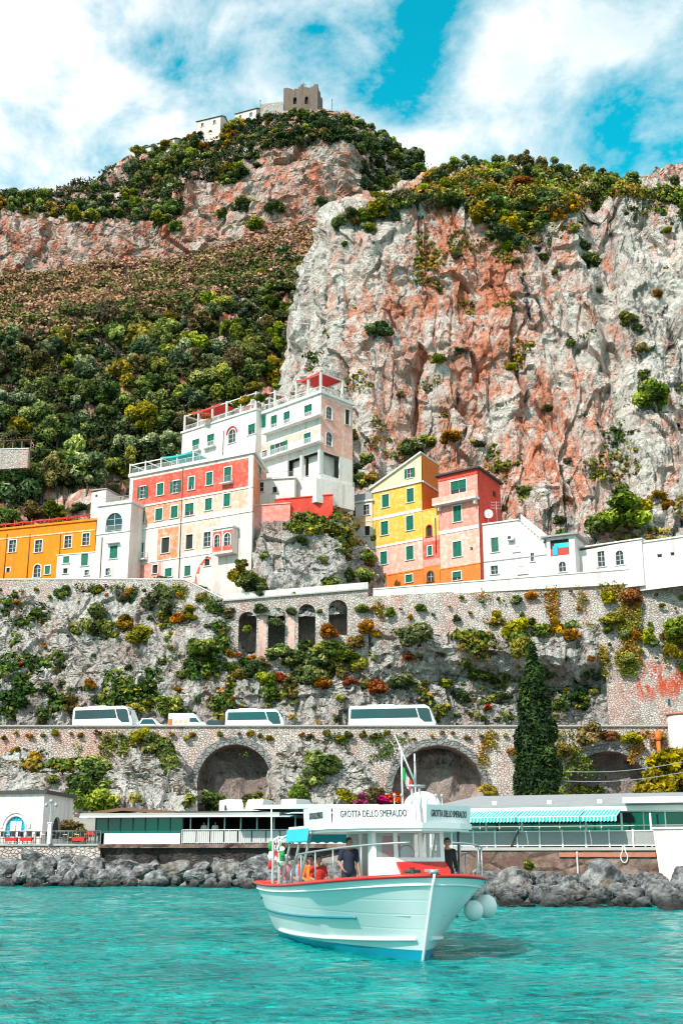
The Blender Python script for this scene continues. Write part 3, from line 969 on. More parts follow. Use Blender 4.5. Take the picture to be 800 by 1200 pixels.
def shutter_leaf(fc, s0, s1, z0, z1, out, n=None):
    """a louvred leaf: frame and slanted slats in one mesh"""
    mb = MB()
    M = fc.M()
    w, h = s1 - s0, z1 - z0
    cs, cz = (s0 + s1) / 2, (z0 + z1) / 2
    f = min(.09, w * .18)
    for k in (s0 + f / 2, s1 - f / 2): mb.box(fc.pt(k, cz, out), (f, .05, h), 0, M)
    for z in (z0 + f / 2, z1 - f / 2, cz): mb.box(fc.pt(cs, z, out), (w - 2 * f, .046, f), 0, M)
    n = n or max(4, int(h / .16))
    for i in range(n):
        z = z0 + f + (h - 2 * f) * (i + .5) / n
        mb.box(fc.pt(cs, z, out), (w - 2 * f, .012, (h - 2 * f) / n * 1.15), 0, M @ Matrix.Rotation(R(-28), 3, 'X'))
    return mb


def window(parent, fc, px, py, wp, hp, kind='shut', arch=False, frame='trim', shut='green', surround=True, sill=True):
    """photo pixel of the window's middle and its size in pixels -> opening in the wall; returns the hole"""
    k0, _ = fc.uv(px - wp / 2, py)
    k1, _ = fc.uv(px + wp / 2, py)
    kc = (k0 + k1) / 2
    _, z1 = fc.uv(px, py - hp / 2)
    _, z0 = fc.uv(px, py + hp / 2)
    return window_sz(parent, fc, k0, k1, z0, z1, kind, arch, frame, shut, surround, sill)


def window_sz(parent, fc, k0, k1, z0, z1, kind='shut', arch=False, frame='trim', shut='green', surround=True, sill=True, name='window'):
    M = fc.M()
    w, h = k1 - k0, z1 - z0
    cs, cz = (k0 + k1) / 2, (z0 + z1) / 2
    r = w / 2
    mb = MB()
    t = .16
    if surround:                                    # plaster surround, proud of the wall
        zt = z1 - r if arch else z1
        for s_ in (k0 - t / 2, k1 + t / 2): mb.box(fc.pt(s_, (z0 + zt) / 2, .02), (t, .08, zt - z0), 0, M)
        if arch:
            n = 10
            for i in range(n):
                a0, a1 = math.pi * i / n, math.pi * (i + 1) / n
                v = []
                for o in (-.018, .058):
                    for (a, rr) in ((a0, r), (a1, r), (a1, r + t), (a0, r + t)):
                        v.append(fc.pt(cs + rr * math.cos(a), zt + rr * math.sin(a), o))
                mb.add(v, [(0, 1, 2, 3), (4, 5, 6, 7), (0, 1, 5, 4), (2, 3, 7, 6)], 0)
        else:
            mb.box(fc.pt(cs, z1 + t / 2, .022), (w + 2 * t + .02, .09, t), 0, M)
    else:                                           # thin wooden frame in the reveal
        mb.box(fc.pt(cs, z1 - .04, -.16), (w, .06, .08), 0, M)
        for s_ in (k0 + .03, k1 - .03): mb.box(fc.pt(s_, cz - .04, -.16), (.06, .06, h - .08), 0, M)
    root = mb.build(name, MATS[frame], parent)
    if sill:
        sb = MB().box(fc.pt(cs, z0 - .06, .06), (w + .5, .26, .11), 0, M, bev=.02)
        sb.build('sill', MATS[frame], root)
    if kind in ('shut', 'half'):
        zb = z0 if kind == 'shut' else z0 + h * .35
        for (a, b) in ((k0 + .02, cs - .015), (cs + .015, k1 - .02)):
            shutter_leaf(fc, a, b, zb + .02, z1 - .02, -.08).build('shutter', MATS[shut], root)
    if kind in ('open',):
        for (a, b) in ((k0 - w * .48 - .03, k0 - .03), (k1 + .03, k1 + w * .48 + .03)):
            shutter_leaf(fc, a, b, z0 + .02, z1 - .02, .11).build('shutter', MATS[shut], root)
    if kind in ('glass', 'open', 'half', 'door', 'dark'):
        pb = MB()
        if arch:
            n = 14
            zt = z1 - r
            v = [fc.pt(k0, z0, -.2), fc.pt(k1, z0, -.2)] + [fc.pt(cs + r * math.cos(math.pi * i / n), zt + r * math.sin(math.pi * i / n), -.2) for i in range(n + 1)]
            pb.add(v, [tuple(range(len(v)))])
        else:
            pb.quad(fc.pt(k0, z0, -.2), fc.pt(k1, z0, -.2), fc.pt(k1, z1, -.2), fc.pt(k0, z1, -.2))
        pb.build('pane', MATS['interior' if kind == 'dark' else 'glass'], root)  # dark openings get a near-black sheet painted as indoor shade, not glass
        if kind != 'dark':
            gb = MB()
            zt = z1 - .02
            gb.box(fc.pt(cs, (z0 + zt) / 2, -.17), (.07, .05, zt - z0), 0, M)
            for q in (.5,) if h < 2 else (.35, .68): gb.box(fc.pt(cs, z0 + h * q, -.165), (w, .04, .05), 0, M)
            gb.build('glazing_bar', MATS['trim'], root)
    if kind == 'blue':
        pb = MB()
        n = 14
        zt = z1 - r
        v = [fc.pt(k0, z0, -.16), fc.pt(k1, z0, -.16)] + [fc.pt(cs + r * math.cos(math.pi * i / n), zt + r * math.sin(math.pi * i / n), -.16) for i in range(n + 1)]
        pb.add(v, [tuple(range(len(v)))])
        pb.build('door', MATS['bluedoor'], root)
        gb = MB()
        for i in range(-3, 4):
            zz = zt + math.sqrt(max(0, r * r - (i * r / 3.5) ** 2))
            gb.box(fc.pt(cs + i * r / 3.5, (z0 + zz) / 2, -.13), (.05, .05, zz - z0), 0, M)
        gb.box(fc.pt(cs, zt, -.125), (w, .05, .12), 0, M)
        gb.build('door_bar', MATS['bluedoor'], root)
        lb = MB()
        for q in (-.55, .55):
            lb.box(fc.pt(cs + q * .55, z0 + .75, -.09), (.5, .06, 1.5), 0, M)
        lb.build('door_panel', MATS['whitemetal'], root)
    return (k0, k1, z0, z1, arch)


def cornice(parent, poly, z, t=.35, out=.3, mat='trim', name='cornice'):
    c = sum((Vector((p[0], p[1])) for p in poly), Vector((0, 0))) / len(poly)
    q = []
    n = len(poly)
    for i in range(n):                              # offset polygon
        a, b, d = Vector(poly[i - 1][:2]), Vector(poly[i][:2]), Vector(poly[(i + 1) % n][:2])
        e1, e2 = (b - a).normalized(), (d - b).normalized()
        n1, n2 = Vector((e1.y, -e1.x)), Vector((e2.y, -e2.x))
        m = (n1 + n2)
        m = m / max(.3, m.dot(n1)) if m.length > .1 else n1
        q.append(b + m * out)
    return MB().prism([tuple(p) for p in q], z, z + t).build(name, MATS[mat], parent)


def string_course(parent, fc, s0, s1, z, h=.2, out=.08, mat='trim', name='string_course'):
    return MB().box(fc.pt((s0 + s1) / 2, z, out / 2), (s1 - s0, out + .02, h), 0, fc.M()).build(name, MATS[mat], parent)


def pipe(parent, fc, px, py0, py1, mat='wood'):
    k, z1 = fc.uv(px, py0)
    k2, z0 = fc.uv(px, py1)
    k = (k + k2) / 2
    return MB().tube([fc.pt(k, z0, .09), fc.pt(k, z1, .09)], .075, n=6).build('drainpipe', MATS[mat], parent)


def house_body(parent, fc, depth, z0, zl, zr, mats, holes=(), patches=(), right=None, rholes=(), rpatches=(), rmi=0, top=True, zback=None):
    """four walls (front with openings, optional right side plane) and a flat cap; returns the footprint"""
    mb = MB()
    wall_panel(mb, fc, 0, fc.L, z0, zl, zr, holes, patches, 0)
    Cc = right.B if right else fc.B - fc.n * depth
    D = fc.A + (Cc - fc.B)
    rf = right or Facade.pts(fc.B, Cc)
    zb = zr if zback is None else zback
    wall_panel(mb, rf, 0, rf.L, z0, zr, zb, rholes, rpatches, rmi)
    bk = Facade.pts(Cc, D)
    wall_panel(mb, bk, 0, bk.L, z0, zb, zl if zback is None else zback, (), (), 0)
    lf = Facade.pts(D, fc.A)
    wall_panel(mb, lf, 0, lf.L, z0, zl if zback is None else zback, zl, (), (), 0)
    if top:
        mb.add([(fc.A.x, fc.A.y, zl), (fc.B.x, fc.B.y, zr), (Cc.x, Cc.y, zb), (D.x, D.y, zl if zback is None else zback)], [(0, 1, 2, 3)], 0)
    mb.build('wall', [MATS[m] for m in mats], parent)
    return [fc.A, fc.B, Cc, D], rf


def railing(parent, pts, h=1.0, name='railing', mat='whitemetal', step=.18, r=.02, bars=True):
    mb = MB()
    pts = [Vector(p) for p in pts]
    for i in range(len(pts) - 1):
        a, b = pts[i], pts[i + 1]
        mb.tube([a + Vector((0, 0, h)), b + Vector((0, 0, h))], r * 1.7, n=6)
        mb.tube([a + Vector((0, 0, .12)), b + Vector((0, 0, .12))], r, n=4)
        L = (b - a).length
        n = max(1, int(L / step)) if bars else max(1, int(L / 1.5))
        for k in range(n + 1):
            p = a.lerp(b, k / n)
            big = k % 8 == 0 or not bars
            mb.tube([p, p + Vector((0, 0, h))], r * (1.5 if big else .7), n=4, caps=False)
    return mb.build(name, MATS[mat], parent)


def pergola(parent, fc, k0, k1, z, depth, h, posts, cloth=None, mat='whitemetal', th=.16):
    mb = MB()
    ks = [k0 + (k1 - k0) * i / (posts - 1) for i in range(posts)]
    M = fc.M()
    for k in ks:
        for o in (-.2, -depth):
            mb.box(fc.pt(k, z + h / 2, o), (th, th, h), 0, M)
        mb.box(fc.pt(k, z + h + .09, -depth / 2 - .1), (th * .8, depth + .1, .14), 0, M)
    for o in (-.2, -depth): mb.box(fc.pt((k0 + k1) / 2, z + h - .07, o), (k1 - k0 - th, th * .7, .14), 0, M)
    f = mb.build('pergola', MATS[mat], parent)
    if cloth:
        ct, a, b = cloth
        ka, kb = k0 + (k1 - k0) * a, k0 + (k1 - k0) * b
        cb = MB()
        n = 8
        vs = []
        for i in range(n + 1):
            k = ka + (kb - ka) * i / n
            sag = -.25 * math.sin(math.pi * i / n)
            vs += [fc.pt(k, z + h + .2 + sag, .05), fc.pt(k, z + h + .2 + sag, -depth - .1), fc.pt(k, z + h - .1 + sag, .1)]
        fs = []
        for i in range(n):
            fs += [(i * 3, i * 3 + 3, i * 3 + 4, i * 3 + 1), (i * 3 + 2, i * 3 + 5, i * 3 + 3, i * 3)]
        cb.add(vs, fs)
        cb.build('canopy', MATS[ct], f)
    return f


VG = 'houses stacked above the village street'


def house(name, label, cat, fc, group=VG):
    o = empty(name, (0, 0, 0), 0, label, cat, group)
    base = fc.pt(fc.L / 2, 0)
    return o


def settle(o, base):
    """move the Empty to the thing's base while its parts stay in world coordinates"""
    base = Vector(base)
    o.location = base
    for ch in o.children:
        ch.matrix_parent_inverse = Matrix.Translation(-base)


# ---------------------------------------------------------------- orange house, far left
fc = Facade(-70, 207, 113, 196.2, 612)
o = house('townhouse', 'long orange house with white framed windows and red roof frame, at the far left', 'house', fc)
_, zr = fc.uv(113, 610)
z0 = Z(700, 197)
H = [window(o, fc, *w) for w in [(15, 640, 8, 14, 'glass'), (45.5, 640, 8, 14, 'glass'), (80, 635, 8, 14, 'glass'), (101, 632, 8, 14, 'glass'), (-14, 643, 8, 14, 'glass'), (-40, 645, 8, 14, 'glass')]]
H.append(window(o, fc, 44, 669, 8, 15, 'glass', True))
H.append(window(o, fc, 56, 668, 6, 10, 'shut'))
H.append(window(o, fc, 10, 668, 4, 5, 'dark', False, 'trim', 'green', True, False))
poly, rf = house_body(o, fc, 9, z0, zr, zr, ['orange', 'white'], H)
cornice(o, poly, zr, .35, .25, 'orange')
k1, z1 = fc.uv(60, 655)
string_course(o, fc, 0, fc.L - .05, fc.uv(60, 626)[1], .22, .08, 'orange_pale')
for px in (7, 34, 70): pipe(o, fc, px, 626, 678)
mb = MB()
for i in range(14):                                     # red lattice on the flat roof
    k = fc.L * (.2 + .055 * i)
    mb.tube([fc.pt(k, zr + .3, -.6), fc.pt(k, zr + 1.5 + .3 * (i % 2), -.8)], .07, n=5)
    if i: mb.tube([fc.pt(k - fc.L * .055, zr + .9 + .5 * (i % 2), -.7), fc.pt(k, zr + 1.5 - .4 * (i % 2), -.75)], .09, n=5)
    mb.tube([fc.pt(k, zr + 1.4, -.8), fc.pt(k, zr + 1.5, -4.5)], .06, n=4)
mb.tube([fc.pt(fc.L * .2, zr + 1.1, -.7), fc.pt(fc.L * .95, zr + 1.35, -.75)], .1, n=5)
mb.build('roof_frame', MATS['redpaint'], o)
settle(o, fc.pt(fc.L / 2, z0))

# white lower house in front of the orange one
fc = Facade(67, 197.6, 114, 195.2, 660)
o = house('townhouse', 'low white house with two green shutters, below the orange house', 'house', fc)
_, zl = fc.uv(69, 651)
_, zr = fc.uv(113, 646)
zt = zl
H = [window(o, fc, 78, 656, 7, 8, 'shut'), window(o, fc, 99.5, 656, 8, 14, 'shut'), window(o, fc, 102, 671, 5, 6, 'glass'), window(o, fc, 77, 669, 5, 6, 'dark')]
poly, rf = house_body(o, fc, 4, z0, zt, zt, ['white'], H)
cornice(o, poly, zt, .14, .14, 'trim', 'roof_edge')
settle(o, fc.pt(fc.L / 2, z0))

# ---------------------------------------------------------------- white house with the arched loggia
fc = Facade(113, 195.0, 152, 192.4, 630)
o = house('townhouse', 'white house with a tall arched loggia and one green shutter, right of the orange house', 'house', fc)
_, zt = fc.uv(132, 592)
H = [window(o, fc, 134, 612, 19, 22, 'glass', True), window(o, fc, 133.5, 647, 9, 15, 'shut'), window(o, fc, 126.5, 670, 5, 8, 'glass')]
poly, rf = house_body(o, fc, 9, z0, zt, zt, ['white'], H)
cornice(o, poly, zt, .5, .25)
string_course(o, fc, 0, fc.L, fc.uv(133, 624)[1], .25, .14)
k0, z1 = fc.uv(125, 624)
k1, _ = fc.uv(144, 624)
railing(o, [fc.pt(k0, z1 + .1, .02), fc.pt(k1, z1 + .1, .02)], 1.0, 'balustrade')
k, z1 = fc.uv(134, 637)
MB().box(fc.pt(k, z1, .4), (2.4, .8, .12), 0, fc.M()).build('door_hood', MATS['trim'], o)
pipe(o, fc, 119, 630, 678, 'wood')
railing(o, [fc.pt(.3, zt + .5, -.4), fc.pt(fc.L - .3, zt + .5, -.4)], 1.0, 'railing', 'greymetal')
settle(o, fc.pt(fc.L / 2, z0))

# small white stone hut behind it
fh = Facade(107, 206, 124, 205, 590)
o = house('hut', 'small grey-white stone hut on the rocks behind the loggia house', 'hut', fh)
zt2 = fh.uv(115, 577)[1]
H = [window(o, fh, 113, 581, 3, 3, 'dark', False, 'trim', 'green', False, False)]
poly, rf = house_body(o, fh, 5, Z(615, 206), zt2, zt2 + .4, ['white'], H)
cornice(o, poly, zt2 + .4, .2, .2, 'roof', 'roof')
settle(o, fh.pt(fh.L / 2, Z(615, 206)))

# ---------------------------------------------------------------- big red house (two bays, white quoins)
fc = Facade(151, 197.6, 296, 184.6, 600)
fr = Facade(296, 184.6, 312, 195.0, 570)
o = house('townhouse', 'big red and peach townhouse with four rows of green shutters and a roof terrace', 'house', fc)
zt = fc.uv(222, 546)[1]
zb = Z(724, 187)
uvz = lambda px, py: fc.uv(px, py)[1]
H = []
for w in [(167.5, 577, 12, 14, 'open'), (188, 573.5, 7.5, 14, 'shut'), (206, 570.5, 12, 14, 'open'), (224.5, 566.5, 6.5, 15, 'half'), (245.5, 561, 7, 15, 'shut'), (267, 557, 8, 19, 'shut')]:
    if w[4] == 'open': w = (w[0], w[1], 6.0, w[3], 'open')
    H.append(window(o, fc, *w))
for w in [(166, 606, 8, 14, 'shut'), (186.5, 603, 8, 14, 'shut'), (204.5, 600, 8, 14, 'shut'), (222, 597, 10, 14, 'half'), (244.5, 591, 8, 14, 'shut'), (266, 586, 7.5, 15, 'shut')]:
    H.append(window(o, fc, *w))
for w in [(194, 639, 9, 18, 'dark'), (222, 635, 8, 17, 'dark'), (243, 632, 8, 17, 'glass'), (164, 647, 9, 21, 'shut')]:
    H.append(window(o, fc, *w))
for w in [(197.5, 671, 8, 10, 'shut'), (220, 669, 7, 12, 'shut'), (182, 667, 6, 10, 'dark')]:
    H.append(window(o, fc, *w))
H.append(window(o, fc, 243, 657.5, 6, 11, 'dark', True))
z12, z23, z34, z45 = uvz(222, 583.5), uvz(222, 611), uvz(222, 652), uvz(180, 660)
kd = fc.uv(212, 600)[0]
kp = fc.uv(161, 650)[0]
ks = lambda px, py: fc.uv(px, py)[0]
PT = [(.3, fc.L - 1.0, z12, zt - .6, 1), (.3, kd, z23 + .8, z12, 2), (kd, fc.L - 1.0, z23 + .8, z12, 3),
      (ks(185, 630), kd - .3, z34, z23 - .5, 2), (kd + .5, ks(236, 630), z34 + .8, z23 - .6, 3), (ks(236, 615), ks(258, 612), z23 - 1.6, z23, 3), (0, ks(189, 668), zb, z45, 4),
      (ks(262, 620), fc.L - .5, uvz(270, 625), z23 - .2, 0)]
rH = [window(o, fr, 304, 551, 5, 12, 'glass')]
poly, rf = house_body(o, fc, 9, zb, zt, zt, ['white_pink', 'red', 'tangerine', 'peach', 'coral'], H, PT, fr, rH, [(0, fr.L, z23, zt - .5, 2)], 0)
cornice(o, poly, zt, .55, .35)
for z, t_ in ((z12, .3), (z23, .22)): string_course(o, fc, 0, fc.L, z, t_, .12)
string_course(o, fc, 0, fc.L - 3, z34, .16, .1)
for q in (.35, fc.L - .55): MB().box(fc.pt(q, (z23 + zt) / 2, .03), (.7, .09, zt - z23 - .4), 0, fc.M()).build('quoin', MATS['trim'], o)
pipe(o, fc, 212.5, 549, 680, 'wood')
pipe(o, fc, 152.5, 600, 678, 'trim')
# French window balcony upper right, balcony with AC lower left
for (px, py, w) in ((267, 567, 13), (161, 657.5, 24)):
    ka, kb, zz = ks(px - w / 2, py), ks(px + w / 2, py), uvz(px, py)
    b = MB().box(fc.pt((ka + kb) / 2, zz, .45), (kb - ka, .9, .16), 0, fc.M()).build('balcony', MATS['trim'], o)
    railing(b, [fc.pt(ka, zz + .08, .05), fc.pt(ka, zz + .08, .85), fc.pt(kb, zz + .08, .85), fc.pt(kb, zz + .08, .05)], 1.0, 'railing', 'greymetal')
# box oriel with red arches at the lower right
ka, kb = ks(256, 640), ks(279, 636)
zo0, zo1 = uvz(267, 651), uvz(267, 622)
ob = MB()
q0, q1 = fc.pt(ka, 0, 1.6), fc.pt(kb, 0, 1.6)
fo = Facade.pts(q0, q1)
oh = [(fo.L * .1, fo.L * .36, zo0 + 1.2, zo1 - .9, True), (fo.L * .58, fo.L * .9, zo0 + 1.2, zo1 - .9, True)]
wall_panel(ob, fo, 0, fo.L, zo0, zo1, zo1, oh, [(0, fo.L * .46, zo0 + .4, zo1 - .4, 1), (fo.L * .52, fo.L, zo0 + .4, zo1 - .4, 1)])
for (a, b) in ((fc.pt(ka, 0, 0), q0), (q1, fc.pt(kb, 0, 0))):
    f2 = Facade.pts(a, b)
    wall_panel(ob, f2, 0, f2.L, zo0, zo1, zo1)
ob.add([fo.pt(0, zo0), fo.pt(fo.L, zo0), fc.pt(kb, zo0), fc.pt(ka, zo0)], [(3, 2, 1, 0)])
orl = ob.build('oriel', [MATS['white_pink'], MATS['red']], o)
MB().box(fc.pt((ka + kb) / 2, zo1 + .12, .8), (kb - ka + .5, 2.0, .24), 0, fc.M()).build('roof', MATS['trim'], orl)
for h in oh: window_sz(orl, fo, *h[:4], 'glass', True, 'trim', 'green', True, False)
# stair wall with red edge going down to the right
mb = MB()
ap = [fc.uv(*q) for q in ((228, 684), (230, 672), (234, 662), (240, 655), (247, 652))]
for (k0, z0_), (k1, z1_) in zip(ap, ap[1:]):
    mb.add([fc.pt(k0, z0_, .06), fc.pt(k1, z1_, .06), fc.pt(k1 + .12, z1_ - .55, .06), fc.pt(k0 + .55, z0_ - .1, .06), fc.pt(k0, z0_, -.02), fc.pt(k1, z1_, -.02), fc.pt(k1 + .12, z1_ - .55, -.02), fc.pt(k0 + .55, z0_ - .1, -.02)],
           [(0, 1, 2, 3), (0, 1, 5, 4), (2, 3, 7, 6)])
mb.build('arch_band', MATS['red'], o)
# roof terrace: white frame, railing, green awning
pergola(o, fc, ks(152, 545), ks(226, 531), zt + .5, 4.5, 1.9, 5, ('teal', .52, .98))
railing(o, [fc.pt(.2, zt + .55, -.15), fc.pt(fc.L * .99, zt + .55, -.15)], 1.0)
settle(o, fc.pt(fc.L / 2, zb))
AC_SPOTS = [(o, fc, 155, 655)]

# ---------------------------------------------------------------- white villa above: left wing
fc = Facade(214, 212, 300, 199.5, 500)
o = house('villa', 'white villa wing with pergola, arched window and flower terrace above the red house', 'house', fc)
zt = fc.uv(250, 496.5)[1]
zb = Z(600, 205)
H = [window(o, fc, *w) for w in [(229.5, 522, 8, 14, 'half'), (247, 516, 8, 14, 'half'), (272, 511, 8, 16, 'glass', True), (295, 503, 8, 12, 'half')]]
poly, rf = house_body(o, fc, 9, zb, zt, zt, ['white'], H)
cornice(o, poly, zt, .35, .25)
for (px, py, w) in ((229.5, 530, 13), (247, 525, 13)):
    ka, kb, zz = fc.uv(px - w / 2, py)[0], fc.uv(px + w / 2, py)[0], fc.uv(px, py)[1]
    b = MB().box(fc.pt((ka + kb) / 2, zz, .4), (kb - ka, .8, .16), 0, fc.M()).build('balcony', MATS['trim'], o)
    railing(b, [fc.pt(ka, zz + .08, .05), fc.pt(ka, zz + .08, .75), fc.pt(kb, zz + .08, .75), fc.pt(kb, zz + .08, .05)], .9, 'railing')
ka, z1 = fc.uv(264, 501)
kb, _ = fc.uv(281, 501)
mb = MB()
for i in range(12):                                    # red hood over the arched window
    a0, a1 = math.pi * i / 12, math.pi * (i + 1) / 12
    c_, r_ = fc.uv(272, 508), 1.25
    mb.box(fc.pt(c_[0] + r_ * math.cos((a0 + a1) / 2), c_[1] + r_ * math.sin((a0 + a1) / 2), .1), (.4, .2, .22), 0, fc.M() @ Matrix.Rotation(-(a0 + a1) / 2 - math.pi / 2, 3, 'Y'))
mb.build('arch_moulding', MATS['redpaint'], o)
pipe(o, fc, 262, 505, 535, 'wood')
pg = pergola(o, fc, fc.uv(216, 490)[0], fc.L - .3, zt + .35, 3.6, 3.1, 6, ('redcloth', .1, .52), 'trim', .3)
railing(o, [fc.pt(.2, zt + .4, -.1), fc.pt(fc.L - .2, zt + .4, -.1)], .9, 'railing', 'trim', .3, .04)
settle(o, fc.pt(fc.L / 2, zb))

# white villa: main block with the pink end wall and corner loggia
fc = Facade(292, 203, 376, 190.2, 480)
fr = Facade(376, 190.2, 413, 196.0, 480)
o = house('villa', 'tall white villa with a pink end wall, green shutters and long balconies, highest house', 'house', fc)
zt = fc.uv(335, 476)[1]
zb = fc.uv(376, 606)[1]
z2 = fc.uv(335, 518)[1]      # long balcony
z3 = fc.uv(376, 527)[1]
H = [window(o, fc, *w) for w in [(303.5, 496, 8, 15, 'open'), (321, 494, 7, 14, 'half'), (336, 489, 7, 13, 'half'), (361, 481, 9, 13, 'half'), (327, 527, 10, 16, 'open'), (360, 515, 8, 15, 'shut'), (310, 534, 6, 12, 'dark')]]
lo = []
zl0, zl1 = fc.uv(350, 562)[1], fc.uv(365, 531)[1]
for a, b in ((337, 352), (355, 373)):
    lo.append((fc.uv(a, 545)[0], fc.uv(b, 545)[0], zl0, zl1))
RH = [window(o, fr, 385.5, 484, 7, 15, 'glass', True), window(o, fr, 385.5, 514.5, 7, 16, 'glass', True), window(o, fr, 407, 489, 5, 18, 'dark')]
rl = (fr.uv(379, 545)[0], fr.uv(398, 545)[0], zl0, zl1)
poly, rf = house_body(o, fc, 9, zb, zt, zt, ['white', 'salmon', 'peach'], H + lo, [(0, fc.L * .97, z2 - .5, z2 + .9, 2)], fr, RH + [rl], [(0, fr.L, z3, zt - .4, 1)], 0)
mb = MB()
for (a, b, c_, d) in lo: mb.quad(fc.pt(a, c_, -1.3), fc.pt(b, c_, -1.3), fc.pt(b, d, -1.3), fc.pt(a, d, -1.3))
mb.quad(fr.pt(rl[0], rl[2], -1.3), fr.pt(rl[1], rl[2], -1.3), fr.pt(rl[1], rl[3], -1.3), fr.pt(rl[0], rl[3], -1.3))
mb.build('loggia_back', MATS['white'], o)
cornice(o, poly, zt, .5, .35)
for (pa, pb, py, out) in ((313, 376, None, 1.3), (296, 376, 2, 1.3)):
    zz = fc.uv(350, 497.5)[1] if py is None else fc.uv(350, 527.5)[1]
    ka, kb = fc.uv(pa, 500)[0], fc.L + .6
    b = MB().box(fc.pt((ka + kb) / 2, zz, out / 2), (kb - ka, out, .22), 0, fc.M()).build('balcony', MATS['trim'], o)
    railing(b, [fc.pt(ka, zz + .1, .05), fc.pt(ka, zz + .1, out - .08), fc.pt(kb, zz + .1, out - .08), fc.pt(kb, zz + .1, .05)], .95, 'railing', 'whitemetal', .14)
# lower terrace running round the corner
zz = fc.uv(376, 571)[1]
tp = [fc.pt(fc.L * .3, 0, 2.2), fc.pt(fc.L + 1.2, 0, 2.2), fr.pt(fr.L * .75, 0, 2.2), fr.pt(fr.L * .75, 0, -1), fc.pt(fc.L * .3, 0, -1)]
tb = MB().prism([(p.x, p.y) for p in tp], zz - 3.2, zz + .9).build('terrace', MATS['white'], o)
railing(tb, [Vector((p.x, p.y, zz + .9)) for p in tp[:3]], .8, 'railing', 'whitemetal', .2)
for kq in (fc.uv(354, 545)[0], fc.uv(375, 545)[0]): MB().box(fc.pt(kq, (zl0 + zl1) / 2, .1), (.45, .45, zl1 - zl0 + .1), 0, fc.M()).build('column', MATS['trim'], o)
pergola(o, fc, fc.L * .66, fc.L - .3, zt + .5, 5.5, 3.4, 3, ('redcloth', .02, .98), 'trim', .34)
k0 = fc.uv(308, 470)[0]
pergola(o, fc, .3, fc.L * .36, zt + .5, 3.5, 3.2, 3, None, 'trim', .28)
railing(o, [fc.pt(.2, zt + .5, -.1), fc.pt(fc.L, zt + .5, -.1), fr.pt(fr.L, zt + .5, -.1)], .9, 'railing', 'trim', .3, .04)
settle(o, fc.pt(fc.L / 2, zb))

# connecting block between villa and red house
fc = Facade(292, 190.5, 345, 189.0, 560)
o = house('annexe', 'low white annexe with a dark barred gallery, between the red house and the villa', 'house', fc)
zt = fc.uv(318, 562)[1]
zb = Z(600, 190)
H = [window(o, fc, 302, 571, 14, 11, 'glass'), window(o, fc, 322, 574, 5, 7, 'dark')]
poly, rf = house_body(o, fc, 8, zb, zt, zt, ['white'], H)
cornice(o, poly, zt, .25, .3)
railing(o, [fc.pt(0, zt + .25, 0), fc.pt(fc.L, zt + .25, 0)], 1.0, 'railing', 'greymetal')
settle(o, fc.pt(fc.L / 2, zb))

# red stone terrace walls on the rock
def wallthing(name, label, pA, pB, pyb, mat, thick=.8, cat='wall', cope='trim', py_top=None, steps=1):
    """retaining wall: pA,pB = (px, py_top, Y)"""
    o = empty(name, (0, 0, 0), 0, label, cat)
    a, b = P(pA[0], pA[1], pA[2]), P(pB[0], pB[1], pB[2])
    f = Facade.pts(a, b)
    mb = MB()
    n = max(2, int(f.L / 1.5))
    vs, fs = [], []
    za, zb_ = Z(pyb[0], pA[2]), Z(pyb[1], pB[2])
    A2, B2 = f.pt(0, 0, -thick), f.pt(f.L, 0, -thick)
    mb.prism([(a.x, a.y), (b.x, b.y), (B2.x, B2.y), (A2.x, A2.y)], [za, zb_, zb_, za], [a.z, b.z, b.z, a.z])
    w = mb.build('masonry', MATS[mat], o)
    if cope:
        c1, c2 = f.pt(-.02, 0, .12), f.pt(f.L + .02, 0, .12)
        d1, d2 = f.pt(-.02, 0, -thick - .08), f.pt(f.L + .02, 0, -thick - .08)
        MB().prism([(c1.x, c1.y), (c2.x, c2.y), (d2.x, d2.y), (d1.x, d1.y)], [a.z + .003, b.z + .003, b.z + .003, a.z + .003], [a.z + .18, b.z + .18, b.z + .18, a.z + .18]).build('coping', MATS[cope], o)
    settle(o, ((a.x + b.x) / 2, (a.y + b.y) / 2, min(za, zb_)))
    return o, f


wallthing('terrace_wall', 'upper red terrace wall on the rock, under the tall white villa', (322, 586, 187.4), (390, 580, 189.0), (620, 612), 'scarlet', cope='scarlet')
wallthing('terrace_wall', 'lower pinkish red terrace wall beside the right end of the big red house', (297, 593, 186.4), (340, 590, 187.2), (624, 620), 'coral', cope='salmon')

# ---------------------------------------------------------------- middle: small pale orange house
fc = Facade(405, 201, 436, 198.6, 620)
o = house('townhouse', 'small pale orange house with four windows, left of the yellow house', 'house', fc)
zt = fc.uv(420, 589.5)[1]
zb = Z(695, 199)
H = [window(o, fc, *w) for w in [(413.5, 601, 6, 12, 'glass'), (429, 597.5, 7, 12, 'glass'), (411.5, 624, 7, 10, 'dark'), (430, 622, 6, 11, 'dark')]]
poly, rf = house_body(o, fc, 8, zb, zt, zt, ['white_pink', 'orange_pale'], H, [(0, fc.L, fc.uv(420, 618)[1], fc.uv(420, 606)[1], 1)])
cornice(o, poly, zt, .3, .3)
# stone roof hump
mb = MB()
mid = [(p.x, p.y) for p in poly]
mb.prism(mid, zt + .3, zt + 1.6)
mb.build('roof', MATS['roof'], o)
string_course(o, fc, 0, fc.L, fc.uv(420, 612)[1], .15, .06)
settle(o, fc.pt(fc.L / 2, zb))

